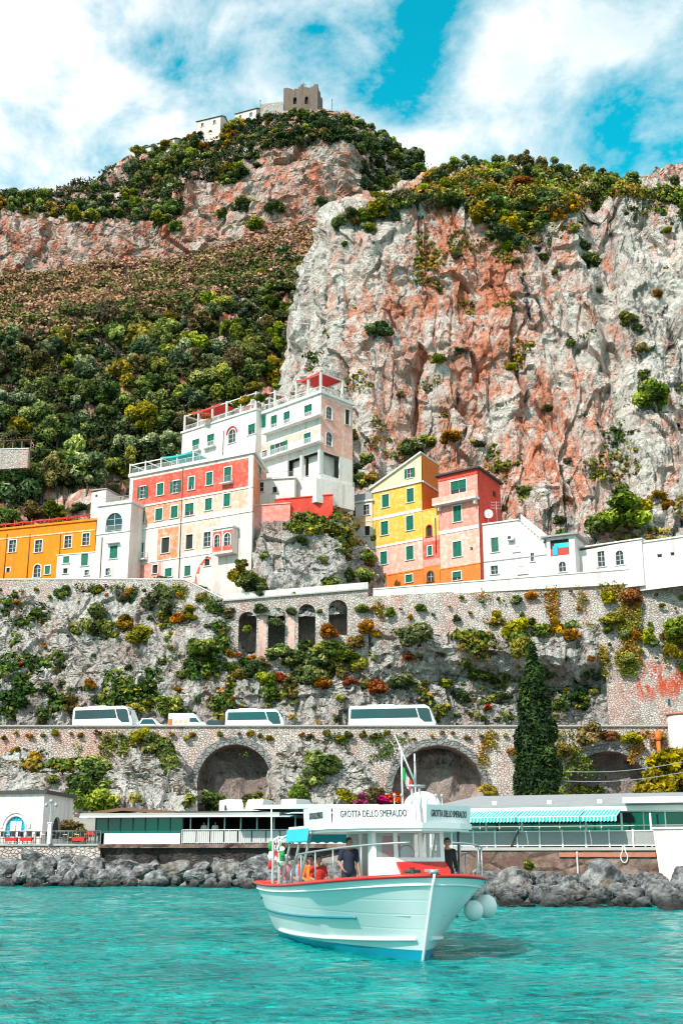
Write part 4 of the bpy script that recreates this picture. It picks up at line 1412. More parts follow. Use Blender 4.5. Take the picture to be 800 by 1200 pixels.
# ---------------------------------------------------------------- yellow house with the sloping gable
fc = Facade(436, 199, 494.5, 192.5, 600)
fr = Facade(494.5, 192.5, 514, 199, 560)
o = house('townhouse', 'tall yellow house with one sloping roof and an orange side wall', 'house', fc)
zb = Z(702, 195)
zl = fc.uv(436, 570)[1]
zr = fc.uv(494.5, 531)[1]
zc = fc.uv(465, 570.5)[1]
z2 = fc.uv(465, 603)[1]
z3 = fc.uv(465, 637)[1]
z4 = fc.uv(465, 672)[1]
H = [window(o, fc, *w) for w in [(451.5, 587, 8, 15, 'shut'), (480.5, 580.5, 8, 16, 'shut'), (450.5, 619, 8.5, 16, 'shut'), (480, 613, 8.5, 17, 'shut'), (449.5, 654, 8, 15, 'shut'), (480, 648, 8.5, 16, 'shut'), (479, 678, 8, 9, 'shut'), (449, 682, 4, 5, 'dark')]]
_w = window(o, fc, 480, 554.5, 6, 11, 'open')
H.append(_w)
mb = MB()
zmin = fc.uv(436, 569)[1]
wall_panel(mb, fc, 0, fc.L, zb, zc, zc, [h for h in H if h is not _w], [(0, fc.L, z3, zc, 1), (0, fc.L, z4, z3, 2), (0, fc.L, zb, z4, 3)], 0)
# the gable wedge above the cornice, in strips round the attic window
for (a, b, za, zb_) in ((0, _w[0], 0, 0), (_w[1], fc.L, 0, 0)):
    hl = lambda k: zc + .6 + (zr - zc - .6) * k / fc.L
    mb.quad(fc.pt(a, zc), fc.pt(b, zc), fc.pt(b, hl(b)), fc.pt(a, hl(a)), 0)
a, b = _w[0], _w[1]
mb.quad(fc.pt(a, zc), fc.pt(b, zc), fc.pt(b, _w[2]), fc.pt(a, _w[2]), 0)
mb.quad(fc.pt(a, _w[3]), fc.pt(b, _w[3]), fc.pt(b, hl(b)), fc.pt(a, hl(a)), 0)
for (p1, p2) in (((a, _w[2]), (b, _w[2])), ((b, _w[2]), (b, _w[3])), ((b, _w[3]), (a, _w[3])), ((a, _w[3]), (a, _w[2]))):
    mb.quad(fc.pt(*p1), fc.pt(*p2), fc.pt(*p2, -.28), fc.pt(*p1, -.28), 0)
wall_panel(mb, fr, 0, fr.L, zb, zr, zr, [], [(0, fr.L, zb, zr, 4)], 4)
C3, D3 = fr.B, fc.A + (fr.B - fc.B)
mb.quad(C3 + Vector((0, 0, zb)), D3 + Vector((0, 0, zb)), D3 + Vector((0, 0, zc + .6)), C3 + Vector((0, 0, zr)), 0)
mb.quad(D3 + Vector((0, 0, zb)), fc.A + Vector((0, 0, zb)), fc.A + Vector((0, 0, zc + .6)), D3 + Vector((0, 0, zc + .6)), 0)
mb.build('wall', [MATS[m] for m in ('cream', 'yellow', 'salmon', 'deep_orange', 'deep_orange')], o)
MB().prism([(fc.pt(-.4, 0, .4).x, fc.pt(-.4, 0, .4).y), (fc.pt(fc.L + .15, 0, .4).x, fc.pt(fc.L + .15, 0, .4).y), (C3.x + .1, C3.y), (D3.x - .4, D3.y)],
           [zc + .55, zr, zr, zc + .55], [zc + .85, zr + .3, zr + .3, zc + .85]).build('roof', MATS['trim'], o)
string_course(o, fc, -.1, fc.L + .1, zc, .35, .25)
string_course(o, fc, 0, fc.L, z2, .55, .06)
string_course(o, fc, 0, fc.L, z3, .4, .08)
string_course(o, fc, 0, fc.L, z4, .2, .06, 'deep_orange')
string_course(o, fr, 0, fr.L, fr.uv(502, 569)[1], .3, .2)
settle(o, fc.pt(fc.L / 2, zb))
# lower wing joining yellow and red houses
fw = Facade.pts(fc.pt(fc.L + .03, 0, -.05), P(514.5, 640, 190.6))
o = house('townhouse', 'narrow wing with an oval window and a tall pipe, between yellow house and red house', 'house', fw)
zt = fw.uv(505, 597)[1]
H = [window(o, fw, 502.5, 622, 6, 13, 'dark', True, 'redpaint'), window(o, fw, 503.5, 645.5, 5, 11, 'shut', False), window(o, fw, 504, 675.5, 7, 12, 'glass', True, 'wood')]
poly, rf = house_body(o, fw, 5, zb, zt, zt, ['coral', 'yellow', 'red', 'deep_orange'], H, [(0, fw.L, fw.uv(505, 629)[1], zt, 1), (0, fw.L, fw.uv(505, 655)[1], fw.uv(505, 634)[1], 2), (0, fw.L, zb, fw.uv(505, 663)[1], 3)])
cornice(o, poly, zt, .15, .06, 'yellow', 'roof_edge')
pipe(o, fw, 510.5, 607, 648, 'darkmetal')
settle(o, fw.pt(fw.L / 2, zb))

# ---------------------------------------------------------------- red house
fc = Facade(514, 190.4, 560.5, 185.8, 600)
fr = Facade(560.5, 185.8, 586, 194.5, 580)
o = house('townhouse', 'red house with a roofed upper balcony and bright red side wall', 'house', fc)
zt = fc.uv(536, 554)[1]
zb = Z(702, 188)
z2, z3 = fc.uv(536, 621)[1], fc.uv(536, 664)[1]
H = [window(o, fc, 537, 570.5, 18, 15, 'half'), window(o, fc, 535.5, 602, 9.5, 19, 'shut'), window(o, fc, 535.5, 643.5, 10, 18, 'shut'), window(o, fc, 535, 675, 10, 10, 'half'), window(o, fc, 552, 643, 3, 4, 'dark', False, 'trim', 'green', False, False)]
RH = [window(o, fr, 579, 579, 4, 7, 'dark', False, 'scarlet', 'green', False, False), window(o, fr, 571, 604, 5, 9, 'dark', False, 'scarlet', 'green', False, False)]
poly, rf = house_body(o, fc, 9, zb, zt, zt, ['scarlet', 'coral', 'salmon', 'deep_orange'], H, [(0, fc.L, zb, zt - .8, 1), (0, fc.L, z3, z2, 2), (0, fc.L, zb, z3, 3)], fr, RH, [], 0)
cornice(o, poly, zt, .3, .5, 'roof_dark', 'roof')
ka, kb, zz = -.5, fc.L + .25, fc.uv(536, 589)[1]
b = MB().box(fc.pt((ka + kb) / 2, zz, .65), (kb - ka, 1.3, .3), 0, fc.M()).build('balcony', MATS['trim'], o)
MB().box(fc.pt((ka + kb) / 2, zz + .65, 1.24), (kb - ka, .1, 1.0), 0, fc.M()).build('parapet', MATS['salmon'], b)
for kq in (.4, fc.L - .3): MB().box(fc.pt(kq, zz - .55, .45), (.25, .8, .8), 0, fc.M(), taper=1.0).build('bracket', MATS['trim'], b)
string_course(o, fc, 0, fc.L, z2, .6, .08)
string_course(o, fc, 0, fc.L, z3, .16, .06, 'deep_orange')
string_course(o, fc, 0, fc.L, zt - .75, .2, .1, 'scarlet')
settle(o, fc.pt(fc.L / 2, zb))
# dish aerial and aerial by the red house
o = empty('satellite_dish', (0, 0, 0), 0, 'white satellite dish on the white roof beside the red house', 'satellite dish')
c = P(572, 602, 187)
mb = MB()
n = 14
vs = [Vector((0, .18, 0))] + [Vector((.75 * math.cos(2 * math.pi * i / n), 0, .75 * math.sin(2 * math.pi * i / n))) for i in range(n)]
rm = Matrix.Rotation(R(20), 3, 'X') @ Matrix.Rotation(R(-15), 3, 'Z')
mb.add([c + rm @ v for v in vs], [(0, 1 + i, 1 + (i + 1) % n) for i in range(n)], 0, True)
mb.build('dish', MATS['whitemetal'], o)
MB().tube([c, c + Vector((0, .3, -.2)), c + Vector((0, .35, -2.6))], .07, n=6).build('post', MATS['greymetal'], o)
settle(o, c + Vector((0, .35, -2.6)))
o = empty('aerial', (0, 0, 0), 0, 'thin television aerial on a mast, right of the satellite dish', 'aerial')
c = P(582, 612, 187)
mb = MB().tube([c, c + Vector((0, 0, 3.6))], .05, n=5)
mb.build('mast', MATS['greymetal'], o)
mb = MB()
for i, z in enumerate((2.4, 2.9, 3.4)):
    mb.tube([c + Vector((-.9, 0, z)), c + Vector((.9, .3, z))], .035, n=4)
    for q in (-.8, -.4, 0, .4, .8): mb.tube([c + Vector((q, q * .17 + .15, z - .2)), c + Vector((q, q * .17 + .15, z + .2))], .02, n=4)
mb.build('antenna_bar', MATS['greymetal'], o)
settle(o, c)

# ---------------------------------------------------------------- white house with outside stair
fc = Facade(557, 187.2, 640, 181.5, 640)
o = house('townhouse', 'white house with one big green shutter and an outside stair, right of the red house', 'house', fc)
zt = fc.uv(575, 614)[1]
zt2 = fc.uv(622, 640)[1]
zb = Z(702, 186)
H = [window(o, fc, 579.5, 638.5, 8.5, 17, 'shut'), window(o, fc, 605, 643.5, 6, 6, 'shut'), window(o, fc, 579, 668, 8, 10, 'glass'), window(o, fc, 612, 668, 9, 9, 'glass'), window(o, fc, 623.5, 653, 4, 10, 'glass')]
kst = fc.uv(607, 620)[0]
mb = MB()
wall_panel(mb, fc, 0, kst, zb, zt, zt, [h for h in H if h[1] < kst])
wall_panel(mb, fc, kst, fc.L, zb, zt2, zt2, [h for h in H if h[0] >= kst])
# stepped top edge of the stair
n = 9
for i in range(n):
    a, b = kst + (fc.L - kst) * i / n, kst + (fc.L - kst) * (i + 1) / n
    z = zt + (zt2 - zt) * (i + .6) / n
    mb.quad(fc.pt(a, zt2), fc.pt(b, zt2), fc.pt(b, z), fc.pt(a, z), 0)
    mb.quad(fc.pt(a, z), fc.pt(b, z), fc.pt(b, z, -1.2), fc.pt(a, z, -1.2), 0)
    mb.quad(fc.pt(b, z), fc.pt(b, z - (zt - zt2) / n), fc.pt(b, z - (zt - zt2) / n, -1.2), fc.pt(b, z, -1.2), 0)
for (a, b, z) in ((0, kst, zt), (kst, fc.L, zt2)):
    mb.quad(fc.pt(a, z), fc.pt(b, z), fc.pt(b, z, -7), fc.pt(a, z, -7), 0)
mb.quad(fc.pt(kst, zb), fc.pt(kst, zb, -7), fc.pt(kst, zt, -7), fc.pt(kst, zt), 0)
mb.quad(fc.pt(fc.L, zb), fc.pt(fc.L, zb, -7), fc.pt(fc.L, zt2, -7), fc.pt(fc.L, zt2), 0)
mb.quad(fc.pt(0, zb, -7), fc.pt(0, zb), fc.pt(0, zt), fc.pt(0, zt, -7), 0)
# back wall of the stair, higher
mb.quad(fc.pt(kst, zt2 - 1, -1.25), fc.pt(fc.L, zt2 - 1, -1.25), fc.pt(fc.L, zt2 + 1.6, -1.25), fc.pt(kst, zt + 1.4, -1.25), 0)
mb.build('wall', MATS['white'], o)
MB().box(fc.pt(kst / 2, zt + .1, -3.4), (kst + .3, 7.2, .22), 0, fc.M()).build('roof', MATS['trim'], o)
string_course(o, fc, 0, fc.L, fc.uv(590, 656)[1], .14, .07, 'roof')
settle(o, fc.pt(fc.L / 2, zb))
AC_SPOTS += [(o, fc, 599, 631)]

# pavilion with the red and blue screen
fc = Facade(640, 180.6, 673, 178.6, 640)
fr = Facade(673, 178.6, 684, 184, 640)
o = house('pavilion', 'small flat-roofed pavilion with a red and blue screen in its opening', 'pavilion', fc)
zt = fc.uv(655, 629)[1]
zb = Z(690, 180)
hk = (fc.uv(644, 636)[0], fc.uv(666, 636)[0], fc.uv(655, 651)[1], fc.uv(655, 632)[1])
ar = window(o, fc, 658.5, 664, 8, 12, 'glass', True)
poly, rf = house_body(o, fc, 6, zb, zt, zt, ['white'], [hk, ar], [], fr)
MB().quad(fc.pt(hk[0], hk[2], -.27), fc.pt(hk[1], hk[2], -.27), fc.pt(hk[1], hk[3], -.27), fc.pt(hk[0], hk[3], -.27)).build('recess', MATS['interior'], o)  # flat near-black sheet standing in for the shade inside
hm = hk[2] + (hk[3] - hk[2]) * .45
scr = MB().box(fc.pt((hk[0] + hk[1]) / 2, (hk[2] + hm) / 2, -.1), (hk[1] - hk[0], .06, hm - hk[2]), 0, fc.M()).build('screen', MATS['redpaint'], o)
MB().box(fc.pt((hk[0] + hk[1]) / 2 + .3, hk[2] + (hk[3] - hk[2]) * .62, -.13), (hk[1] - hk[0] - .6, .06, (hk[3] - hk[2]) * .3), 0, fc.M()).build('upper_panel', MATS['cyan'], scr)
MB().box(fc.pt(hk[0] + .75, hm - .3, .02), (.8, .05, 1.5), 0, fc.M()).build('blue_panel', MATS['bluedoor'], scr)
cornice(o, poly, zt, .28, .7, 'roof', 'roof')
settle(o, fc.pt(fc.L / 2, zb))

# long low white house at the right edge
fc = Facade(672, 181.5, 752, 175.5, 650)
o = house('townhouse', 'long low white house with one square and one arched window, near the right edge', 'house', fc)
zl = fc.uv(700, 643)[1]
zb = Z(690, 178)
H = [window(o, fc, 704, 655, 8, 18, 'glass'), window(o, fc, 725.5, 653.5, 9, 17, 'glass', True)]
poly, rf = house_body(o, fc, 6, zb, zl, zl + .5, ['white'], H)
cornice(o, poly, zl + .5, .2, .2, 'trim', 'roof_edge')
settle(o, fc.pt(fc.L / 2, zb))
fc = Facade(742, 176.8, 850, 169.0, 650)
o = house('townhouse', 'white garden wall building with small slit windows, at the right edge', 'house', fc)
zl = fc.uv(775, 633)[1]
H = [window(o, fc, 772, 651, 6, 4, 'dark', False, 'trim', 'green', False, False), window(o, fc, 787, 649, 5, 4, 'dark', False, 'trim', 'green', False, False)]
poly, rf = house_body(o, fc, 6, Z(690, 175), zl, zl, ['white'], H)
cornice(o, poly, zl, .25, .2, 'trim', 'roof_edge')
settle(o, fc.pt(fc.L / 2, Z(690, 175)))

# air conditioners
for i, (po, f_, px, py) in enumerate(AC_SPOTS):
    k, z = f_.uv(px, py)
    o = empty('air_conditioner', (0, 0, 0), 0, ['grey air conditioner box on the low balcony of the red house', 'grey air conditioner box on the white house with the outside stair'][i], 'air conditioner')
    MB().box(f_.pt(k, z, .55), (1.1, .4, .8), 0, f_.M(), bev=.04).build('casing', MATS['whitemetal'], o)
    n = 12
    mb = MB()
    mb.add([f_.pt(k - .12 + .3 * math.cos(2 * math.pi * j / n), z + .3 * math.sin(2 * math.pi * j / n), .755) for j in range(n)], [tuple(range(n))])
    mb.build('fan_grille', MATS['darkmetal'], o)
    MB().box(f_.pt(k, z - .45, .35), (.9, .6, .08), 0, f_.M()).build('bracket', MATS['greymetal'], o)
    settle(o, f_.pt(k, z - .5, .3))

# ---------------------------------------------------------------- retaining walls of the village street
wallthing('retaining_wall', 'long stone retaining wall under the orange and white houses at the left', (-120, 680, 198.4), (113, 679, 189.8), (712, 712), 'masonry', 1.2)
wallthing('retaining_wall', 'stone retaining wall under the big red house, ending at the ramp', (113, 679, 189.8), (216, 679.5, 184.5), (712, 706), 'masonry', 1.2)
wallthing('ramp_wall', 'sloping stone parapet going down to the right of the big red house', (216, 679.5, 184.5), (262, 702, 181.9), (712, 722), 'masonry', .9)

# bridge wall with four tall niches
o = empty('arcade_wall', (0, 0, 0), 0, 'pale retaining wall with four tall dark arched niches and pinkish piers', 'wall')
fc = Facade.pts(P(262, 703, 181.9), P(431, 688, 182.8))
ztl, ztr = fc.uv(262.5, 705)[1], fc.uv(430.5, 691)[1]
zb = Z(800, 181)
H = []
for (cx, top, w, bot) in ((290, 717, 21, 774), (324, 712, 20, 770), (359.5, 708, 20, 762), (396, 703, 22, 744)):
    k0, k1 = fc.uv(cx - w / 2, 740)[0], fc.uv(cx + w / 2, 740)[0]
    H.append((k0, k1, fc.uv(cx, bot)[1], fc.uv(cx, top)[1], True))
zt = min(ztl, ztr)
mb = MB()
PTCH = [(H[0][1] + .3, H[1][0] - .3, zb, H[0][3] - .5, 1), (H[1][1] + .4, H[2][0] - .6, zb, H[1][3] - .5, 1)]
cut = [0] + [(H[i][1] + H[i + 1][0]) / 2 for i in range(3)] + [fc.L]
zat = lambda k: ztl + (ztr - ztl) * k / fc.L
for i in range(4):
    wall_panel(mb, fc, cut[i], cut[i + 1], zb, zat(cut[i]), zat(cut[i + 1]), [H[i]], PTCH, 0, 3.6, 2)
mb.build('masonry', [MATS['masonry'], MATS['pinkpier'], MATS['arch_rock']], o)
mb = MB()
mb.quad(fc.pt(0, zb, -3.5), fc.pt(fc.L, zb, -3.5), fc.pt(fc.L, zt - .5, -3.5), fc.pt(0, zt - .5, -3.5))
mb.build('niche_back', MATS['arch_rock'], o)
for (a, b, c_, d, _) in H:
    r = (b - a) / 2
    mb = MB()
    for i in range(12):
        a0, a1 = math.pi * i / 12, math.pi * (i + 1) / 12
        v = []
        for oo in (-.05, .07):
            for (aa, rr) in ((a0, r), (a1, r), (a1, r + .45), (a0, r + .45)):
                v.append(fc.pt((a + b) / 2 + rr * math.cos(aa), d - r + rr * math.sin(aa), oo))
        mb.add(v, [(0, 1, 2, 3), (4, 5, 6, 7), (0, 1, 5, 4), (2, 3, 7, 6)])
    mb.build('arch_ring', MATS['masonry'], o)
for (dz0, dz1, mt, nm, th) in ((.004, .22, 'concrete', 'coping', .9), (.224, 1.2, 'white', 'parapet', .35)):
    a1, b1, c1, d1 = fc.pt(0, 0, th / 2 - .1), fc.pt(fc.L, 0, th / 2 - .1), fc.pt(fc.L, 0, -th), fc.pt(0, 0, -th)
    MB().prism([(q.x, q.y) for q in (a1, b1, c1, d1)], [ztl + dz0, ztr + dz0, ztr + dz0, ztl + dz0], [ztl + dz1, ztr + dz1, ztr + dz1, ztl + dz1]).build(nm, MATS[mt], o)
settle(o, fc.pt(fc.L / 2, zb))

wallthing('retaining_wall', 'tall pale stone wall with plants, under the yellow and white houses', (431, 699, 182.8), (703, 684, 178.0), (735, 764), 'masonry', 1.2, cope=None)
wallthing('parapet_wall', 'bright white parapet along the street below the yellow and white houses', (437, 691, 183.0), (830, 660, 174.9), (701, 679), 'white', .6)
wallthing('retaining_wall', 'big stone wall with rust-red stains above the road, right edge', (703, 684, 178.0), (860, 668, 174.8), (862, 862), 'masonry_red', 4.0, cope=None)

# ---------------------------------------------------------------- far white stone terrace on the left slope
wallthing('terrace_wall', 'pale stone terrace wall among the trees at the left edge', (-40, 528, 232), (34, 526, 230), (552, 548), 'masonry', 1.0)
o = empty('pergola', (0, 0, 0), 0, 'grey timber pergola on the terrace at the left edge', 'pergola')
f_ = Facade(-30, 231.5, 34, 229.5, 526)
z_ = Z(527, 230)
for i in range(7):
    MB().box(f_.pt(f_.L * i / 6, z_ + 1.2, -1), (.2, .2, 2.4), 0, f_.M()).build('post', MATS['wood'], o)
mb = MB()
for i in range(18):
    mb.box(f_.pt(f_.L * i / 17, z_ + 2.52, -1.2), (.12, 2.6, .14), 0, f_.M())
mb.box(f_.pt(f_.L / 2, z_ + 2.4, -.9), (f_.L, .14, .1), 0, f_.M())
mb.build('roof_slats', MATS['wood'], o)
settle(o, f_.pt(f_.L / 2, z_, -1))

# ---------------------------------------------------------------- summit: ruined tower and farmhouses
def summit_house(label, pxA, pxB, py_base, py_top, Y, roof='gable'):
    f_ = Facade(pxA, Y, pxB, Y - 4, py_base)
    o = house('farmhouse', label, 'house', f_, 'white farmhouses on the summit ridge')
    zt = Z(py_top, Y)
    zb = Z(py_base + 14, Y)
    k = f_.L
    hs = []
    nwin = max(2, int(k / 4))
    for i in range(nwin):
        c_ = k * (i + .5) / nwin
        hs.append(window_sz(o, f_, c_ - .6, c_ + .6, zt - 2.9, zt - 1.2, 'glass'))
    poly, rf = house_body(o, f_, 7, zb, zt, zt, ['white_pink'], hs)
    a, b, c3, d = poly
    rz = zt + 2.0
    m1, m2 = (a + d) / 2, (b + c3) / 2
    u = f_.u * .5
    n_ = f_.n * .5
    up = lambda v, z: Vector((v.x, v.y, z))
    mb = MB()
    e = .25
    mb.add([up(a - u + n_, zt), up(b + u + n_, zt), up(m2 + u, rz), up(m1 - u, rz), up(c3 + u - n_, zt), up(d - u - n_, zt),
            up(a - u + n_, zt + e), up(b + u + n_, zt + e), up(m2 + u, rz + e), up(m1 - u, rz + e), up(c3 + u - n_, zt + e), up(d - u - n_, zt + e)],
           [(0, 1, 2, 3), (3, 2, 4, 5), (6, 7, 8, 9), (9, 8, 10, 11), (0, 1, 7, 6), (4, 5, 11, 10), (1, 2, 8, 7), (2, 4, 10, 8), (0, 3, 9, 6), (3, 5, 11, 9)])
    mb.build('roof', MATS['roof'], o)
    for tri in ((a, d, m1), (b, c3, m2)):
        MB().add([up(tri[0], zt), up(tri[1], zt), up(tri[2], rz)], [(0, 1, 2)]).build('gable', MATS['white'], o)
    settle(o, f_.pt(f_.L / 2, zb))


summit_house('white farmhouse with a grey roof, the nearest to the tower but one', 230, 258, 156, 143, 430)
summit_house('pale farmhouse beside the ruined tower, half hidden by shrubs', 275, 300, 148, 134, 434)
summit_house('lowest small farmhouse on the left shoulder of the summit', 154, 176, 190, 178, 434)
summit_house('long low pale farmhouse between shrubs on the left shoulder of the summit', 184, 204, 178, 169, 436)

f_ = Facade(332, 424, 372, 421, 130)
fr = Facade(372, 421, 378, 432, 130)
o = empty('stone_tower', (0, 0, 0), 0, 'ruined brown stone tower with broken top and a cross, on the summit', 'tower')
zb, zt = Z(146, 424), Z(107, 424)
hs = [(f_.uv(x - w / 2, y)[0], f_.uv(x + w / 2, y)[0], f_.uv(x, y + h / 2)[1], f_.uv(x, y - h / 2)[1], ar) for (x, y, w, h, ar) in ((345.5, 118, 4, 8, True), (359, 117.5, 4, 9, True), (345.5, 129, 4, 6, False), (360, 131, 3.5, 5, False))]
mb = MB()
wall_panel(mb, f_, 0, f_.L, zb, zt, zt, hs, (), 0, .8)
C3 = fr.B
D3 = f_.A + (C3 - f_.B)
for (a, b) in ((f_.B, C3), (C3, D3), (D3, f_.A)):
    g = Facade.pts(a, b)
    wall_panel(mb, g, 0, g.L, zb, zt, zt, (), (), 0)
rr = random.Random(5)
n = 16
for fc_ in (f_, Facade.pts(f_.B, C3), Facade.pts(D3, f_.A)):      # broken crest
    for i in range(n):
        h = 1.4 * max(.15, .5 + .5 * math.sin(i * .9 + 1) + rr.uniform(-.3, .3))
        mb.box(fc_.pt(fc_.L * (i + .5) / n, zt + h / 2, -.45), (fc_.L / n - .01, .85, h), 0, fc_.M())
mb.build('wall', m_plaster('tower_stone', (.15, .10, .08), (.28, .21, .18), .6, .6, .9), o)
mb = MB()
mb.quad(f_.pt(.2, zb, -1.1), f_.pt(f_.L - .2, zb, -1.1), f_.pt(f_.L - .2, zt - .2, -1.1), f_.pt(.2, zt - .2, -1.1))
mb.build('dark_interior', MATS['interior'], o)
p0 = f_.pt(f_.uv(354, 104)[0], zt + .3, -2)
MB().tube([p0, p0 + Vector((0, 0, 4.2))], .14, n=6).tube([p0 + Vector((-1.2, 0, 3)), p0 + Vector((1.2, 0, 3))], .13, n=6).build('cross', MATS['darkmetal'], o)
settle(o, f_.pt(f_.L / 2, zb))
wallthing('ruin_wall', 'low broken stone wall on the summit, left of the tower', (305, 122, 424), (331, 119, 423), (140, 140), 'masonry', 1.0, cope=None)
for px, py0, py1, lab in ((305, 140, 118, 'thin pole standing left of the ruined tower'), (389, 140, 117, 'thin pole standing right of the ruined tower')):
    o = empty('pole', (0, 0, 0), 0, lab, 'pole', 'poles beside the summit tower')
    a, b = P(px, py0 + 8, 424), P(px, py1, 424)
    MB().tube([a, b], .16, n=6).build('shaft', MATS['wood'], o)
    MB().ball(b, .28, seg=8, rings=6).build('finial', MATS['wood'], o)
    settle(o, a)
# ================================================================== COAST ROAD, VEHICLES, QUAY
def make_viaduct():
    o = empty('viaduct', (0, 0, 0), 0, 'long stone road viaduct with three wide round arches and a pinkish stained left end', 'viaduct')
    A, B = P(-130, 851, 166), P(792, 851, 166)
    f = Facade.pts(A, B)
    zt = Z(851.5, 166)
    zb = Z(968, 166)
    H, mb = [], MB()
    for (a, b, apex) in ((231, 318, 872), (459, 568.5, 873), (662, 766, 880)):
        H.append((f.uv(a, 920)[0], f.uv(b, 920)[0], zb + .05, f.uv((a + b) / 2, apex)[1], True))
    wall_panel(mb, f, 0, f.L, zb, zt, zt, H, (), 0, 7.5, 1)
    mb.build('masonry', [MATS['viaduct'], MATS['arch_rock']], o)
    for (a, b, c, d, _) in H:
        r = (b - a) / 2
        mb = MB()
        n = 28
        for i in range(n):
            a0, a1 = math.pi * i / n, math.pi * (i + 1) / n
            v = []
            for oo in (-.1, .1):
                for (aa, rr) in ((a0, r - .02), (a1, r - .02), (a1, r + .95), (a0, r + .95)):
                    v.append(f.pt((a + b) / 2 + rr * math.cos(aa), d - r + rr * math.sin(aa), oo))
            mb.add(v, [(0, 1, 2, 3), (4, 5, 6, 7), (0, 1, 5, 4), (2, 3, 7, 6)])
        mb.build('arch_ring', MATS['voussoir'], o)
    M = f.M()
    MB().box(f.pt(f.L / 2, zt + .09, .02), (f.L, .62, .18), 0, M).build('coping', MATS['concrete'], o)
    MB().box(f.pt(f.L / 2, zt - .22, -.27), (f.L, .45, .4), 0, M).build('parapet', MATS['viaduct'], o)
    settle(o, f.pt(f.L / 2, zb))
    rz = zt - .35
    xs = [A.x - 20, B.x + 60]
    r = MB()
    r.prism([(xs[0], 166.55), (xs[1], 166.55), (xs[1], 178.8), (xs[0], 178.8)], rz - .5, rz)
    ro = r.build('road', MATS['asphalt'])
    ro['kind'] = 'structure'
    lm = MB()
    for i in range(40):
        x = xs[0] + (xs[1] - xs[0]) * i / 40
        lm.quad((x, 172.4, rz + .004), (x + 2.2, 172.4, rz + .004), (x + 2.2, 172.55, rz + .004), (x, 172.55, rz + .004))
    for y in (167.3, 177.6):
        lm.quad((xs[0], y, rz + .004), (xs[1], y, rz + .004), (xs[1], y + .13, rz + .004), (xs[0], y + .13, rz + .004))
    m_ = lm.build('road_markings', MATS['whitemetal'])
    m_['kind'] = 'structure'
    return rz


ROADZ = make_viaduct()


def wheel(parent, x, y, r=.5, w=.28):
    o = MB()
    n = 20
    mk = lambda rr, yy: [Vector((x + rr * math.cos(2 * math.pi * i / n), yy, r + rr * math.sin(2 * math.pi * i / n))) for i in range(n)]
    rings = [mk(r * .62, y - w / 2), mk(r * .95, y - w / 2), mk(r, y - w / 2 + .05), mk(r, y + w / 2 - .05), mk(r * .95, y + w / 2), mk(r * .62, y + w / 2)]
    vs = [v for q in rings for v in q]
    fs = [(k * n + i, k * n + (i + 1) % n, (k + 1) * n + (i + 1) % n, (k + 1) * n + i) for k in range(5) for i in range(n)]
    o.add(vs, fs, 0, True)
    t = o.build('wheel', MATS['tyre'], parent)
    h = MB()
    h.add(mk(r * .62, y - w / 2 + .02), [tuple(range(n))])
    h.add(mk(r * .62, y + w / 2 - .02), [tuple(range(n))])
    h.tube([(x, y - w / 2 - .01, r), (x, y + w / 2 + .01, r)], r * .2, n=10)
    h.build('rim', MATS['greymetal'], t)
    return t


def extrude_profile(mb, prof, W, bev=.09, mi=0):
    """side profile (x,z) swept across the width, with softened edges"""
    bm = bmesh.new()
    a = [bm.verts.new((x, -W / 2, z)) for x, z in prof]
    b = [bm.verts.new((x, W / 2, z)) for x, z in prof]
    n = len(prof)
    bm.faces.new(a)
    bm.faces.new(list(reversed(b)))
    for i in range(n): bm.faces.new((a[i], b[i], b[(i + 1) % n], a[(i + 1) % n]))
    bmesh.ops.recalc_face_normals(bm, faces=bm.faces[:])
    bmesh.ops.bevel(bm, geom=bm.edges[:], offset=bev, segments=3, affect='EDGES', profile=.6)
    bm.verts.index_update()
    mb.add([v.co.copy() for v in bm.verts], [[v.index for v in f_.verts] for f_ in bm.faces], mi, False)
    bm.free()


def side_poly(parent, pts, W, name, mat, both=True, proud=.006, th=.02):
    """a flat panel on the vehicle's side(s): each side its own part"""
    for s in ((-1, 1) if both else (-1,)):
        mb = MB()
        y0, y1 = s * (W / 2 + proud), s * (W / 2 - th)
        n = len(pts)
        mb.add([(x, y0, z) for x, z in pts] + [(x, y1, z) for x, z in pts], [tuple(range(n))] + [(i, (i + 1) % n, n + (i + 1) % n, n + i) for i in range(n)])
        mb.build(name, MATS[mat], parent)


